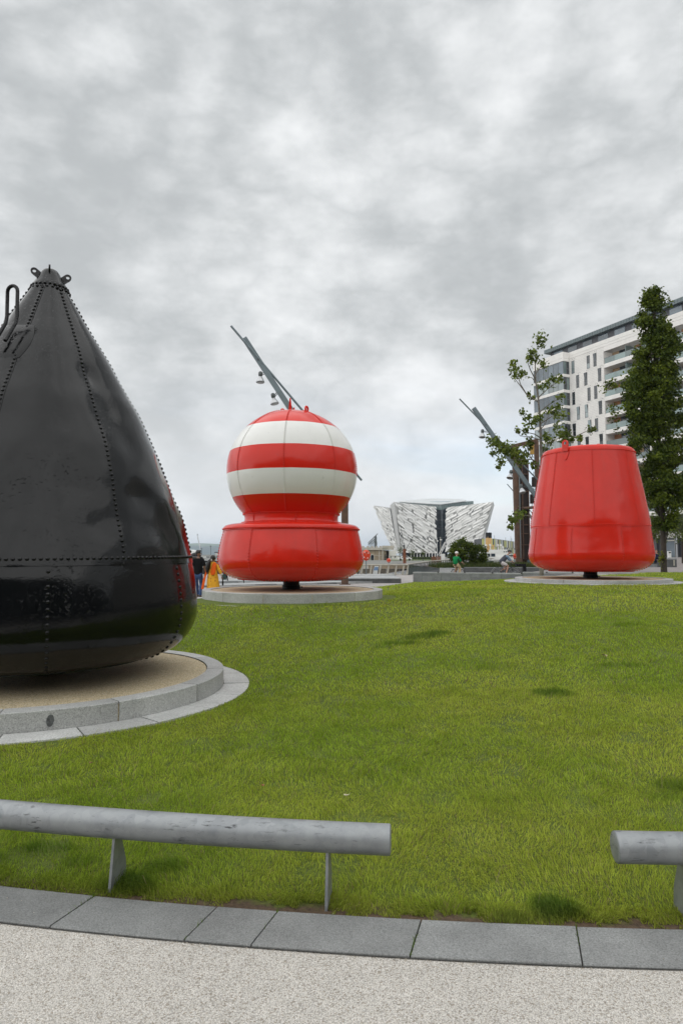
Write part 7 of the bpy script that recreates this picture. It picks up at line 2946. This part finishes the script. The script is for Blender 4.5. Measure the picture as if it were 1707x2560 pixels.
VV, QQ, TT, CC = [], [], [], []
base_i = 0
for y0, y1, n, h0, w0 in ((2.8, 3.6, 26000, .026, .0030), (2.8, 4.6, 120000, .042, .0032), (4.6, 7.5, 140000, .046, .0050), (7.5, 12, 130000, .050, .0085), (12, 20, 110000, .055, .014), (20, 39, 80000, .060, .024)):
    x, y = zone(0, y0, y1, n)
    if h0 < .03:
        aa = rng.uniform(ang_x(-2.1), ang_x(2.2), n)
        dd_ = KR - rng.uniform(0, .16, n)
        x, y = KC[0] + dd_ * np.sin(aa), KC[1] - dd_ * np.cos(aa)
    keep = in_poly(x, y, LAWN) & (kerb_d(x, y) > -.004)
    for nm, rr in (('black', PR + .325), ('striped', PR + .325), ('can', PR + .325)):
        a, b, _ = PLINTHS[nm]
        keep &= np.hypot(x - a, y - b) > rr
    # patchy density: bare scuffs near the kerb and in places
    kd = kerb_d(x, y)
    bare = fbm(x, y, 7.0, 41, 3)
    keep &= ~((kd < .03) & (bare < .42)) & ~((kd < .08) & (bare < .32))
    keep &= ~((fbm(x, y, 3.2, 61, 3) < .33) & (rng.random(n) < .6))
    x, y, kd = x[keep], y[keep], kd[keep]
    n = len(x)
    z = lawn_h(x, y) - .004
    tu = np.zeros(n)
    for (a, b, rx, ry, s) in TUFT:
        dd = ((x - a) / rx) ** 2 + ((y - b) / ry) ** 2
        wob = .6 + .8 * vnoise(x, y, 9.0, 5)
        tu = np.maximum(tu, s * np.clip(1.3 - dd * wob, 0, 1))
    clump = fbm(x, y, 5.5, 11, 3)
    broad = fbm(x, y, .8, 23, 3)
    h = .86 * h0 * (.45 + .9 * clump) * rng.uniform(.65, 1.35, n) * (1 + 1.1 * tu)
    h = h * np.clip(.5 + kd / .15, .5, 1)
    la = 2 * PI * 1.6 * vnoise(x, y, 2.6, 31)
    lm = .25 + .5 * vnoise(x, y, 4.1, 33)
    # colour: mid green, yellower dry tips in patches, blue-green lush tufts, straw
    g1 = np.array([.275, .385, .036])
    g2 = np.array([.430, .485, .066])
    g3 = np.array([.150, .245, .018])
    k = np.clip(.5 + (broad - .5) * 2.2 + rng.normal(0, .22, n), 0, 1)[:, None]
    col = g1 * (1 - k) + g2 * k
    k2 = np.clip((clump - .5) * 2.0 + rng.normal(0, .2, n), 0, 1)[:, None]
    col = col * (1 - k2 * .55) + g3 * k2 * .55
    col = col * (1 - tu[:, None] * .85) + np.array([.030, .105, .010]) * tu[:, None] * .85
    edge = np.clip(1 - kd / .16, 0, 1)[:, None] * .4
    col = col * (1 - edge) + np.array([.15, .13, .04]) * edge
    st = rng.random(n) < (.05 + .08 * np.clip(broad - .45, 0, 1) * 2) * (tu < .3)
    col[st] = np.array([.30, .25, .11]) * rng.uniform(.7, 1.2, (st.sum(), 1))
    col *= rng.uniform(.65, 1.45, n)[:, None]
    w = w0 * rng.uniform(.7, 1.3, n)
    V, Q, T, c5 = blades(x, y, z, h, w, (np.cos(la) * lm, np.sin(la) * lm, .55), col, rng)
    VV.append(V)
    QQ.append(Q + base_i)
    TT.append(T + base_i)
    CC.append(c5)
    base_i += len(V)
# long fallen straws
x, y = zone(0, 3.0, 9.0, 500)
keep = in_poly(x, y, LAWN) & (kerb_d(x, y) > .05)
for nm in PLINTHS:
    a, b, _ = PLINTHS[nm]
    keep &= np.hypot(x - a, y - b) > PR + .35
x, y = x[keep], y[keep]
n = len(x)
la = rng.uniform(0, 2 * PI, n)
V, Q, T, c5 = blades(x, y, lawn_h(x, y) + .022, rng.uniform(.05, .12, n), np.full(n, .003), (np.cos(la) * .95, np.sin(la) * .95, .1), np.array([.36, .31, .15])[None] * rng.uniform(.7, 1.2, (n, 1)), rng)
VV.append(V), QQ.append(Q + base_i), TT.append(T + base_i), CC.append(c5)
gr = link('grass', np_mesh('grass', np.concatenate(VV), np.concatenate(QQ), np.concatenate(TT), M['blade'], np.concatenate(CC)))
tag(gr, 'mown green lawn grass round the buoy plinths', 'grass', None, 'stuff')

# grass tufts rooted in the kerb joints and grit strewn along its outer edge
jv = []
for k_, nb_ in ((6, 26), (9, 34), (10, 16), (8, 14), (7, 12)):
    a_ = math.asin((jx[k_] - KC[0]) / KR)
    for _ in range(nb_):
        d_ = min(.262, max(.01, rng.normal(.20 if k_ in (9, 7) else .05, .06)))
        jv.append(arc_xy(a_ - .052 / KR * d_ / .27 + rng.normal(0, .0012) / KR, KR + d_))
jv = np.array(jv)
n = len(jv)
V, Q, T, c5 = blades(jv[:, 0], jv[:, 1], np.full(n, -.008), rng.uniform(.012, .034, n), np.full(n, .0028), (rng.normal(0, .2, n), rng.normal(0, .2, n), .5), np.array([.13, .21, .03])[None] * rng.uniform(.7, 1.3, (n, 1)), rng)
tag(link('joint_grass', np_mesh('joint_grass', V, Q, T, M['blade'], c5)), 'small grass shoots growing out of the kerb joints', 'grass', None, 'stuff')
gm_ = MB()
for _ in range(300):
    a_ = rng.uniform(ang_x(-1.9), ang_x(1.9))
    d_ = .27 + abs(rng.normal(0, .03)) if rng.random() < .92 else rng.uniform(-.01, .27)
    s_ = rng.uniform(.0012, .0032)
    x_, y_ = arc_xy(a_, KR + d_)
    gm_.sphere((x_, y_, s_ * .5 + (.0005 if d_ < .27 else -.012)), s_, 5, 4, (1.2, .9, .7))
tag(gm_.build('loose_grit', M['grit'], None, 60), 'loose pale grit along the kerb slabs', 'grit', None, 'stuff')

# ------------------------------------------------------------------ haze over the dock and hills
HAZE = True
if HAZE:
    hzm = bpy.data.materials.new('haze_air')
    hzm.use_nodes = True
    t = hzm.node_tree
    t.nodes.clear()
    pv = t.nodes.new('ShaderNodeVolumePrincipled')
    pv.inputs['Color'].default_value = (0.72, 0.85, 1.0, 1)
    pv.inputs['Density'].default_value = 0.00013
    ou = t.nodes.new('ShaderNodeOutputMaterial')
    t.links.new(pv.outputs[0], ou.inputs['Volume'])
    hz = MB().span(-4600, 4600, -120, 9600, -5, 160).build('haze', hzm)
    tag(hz, kind='stuff')
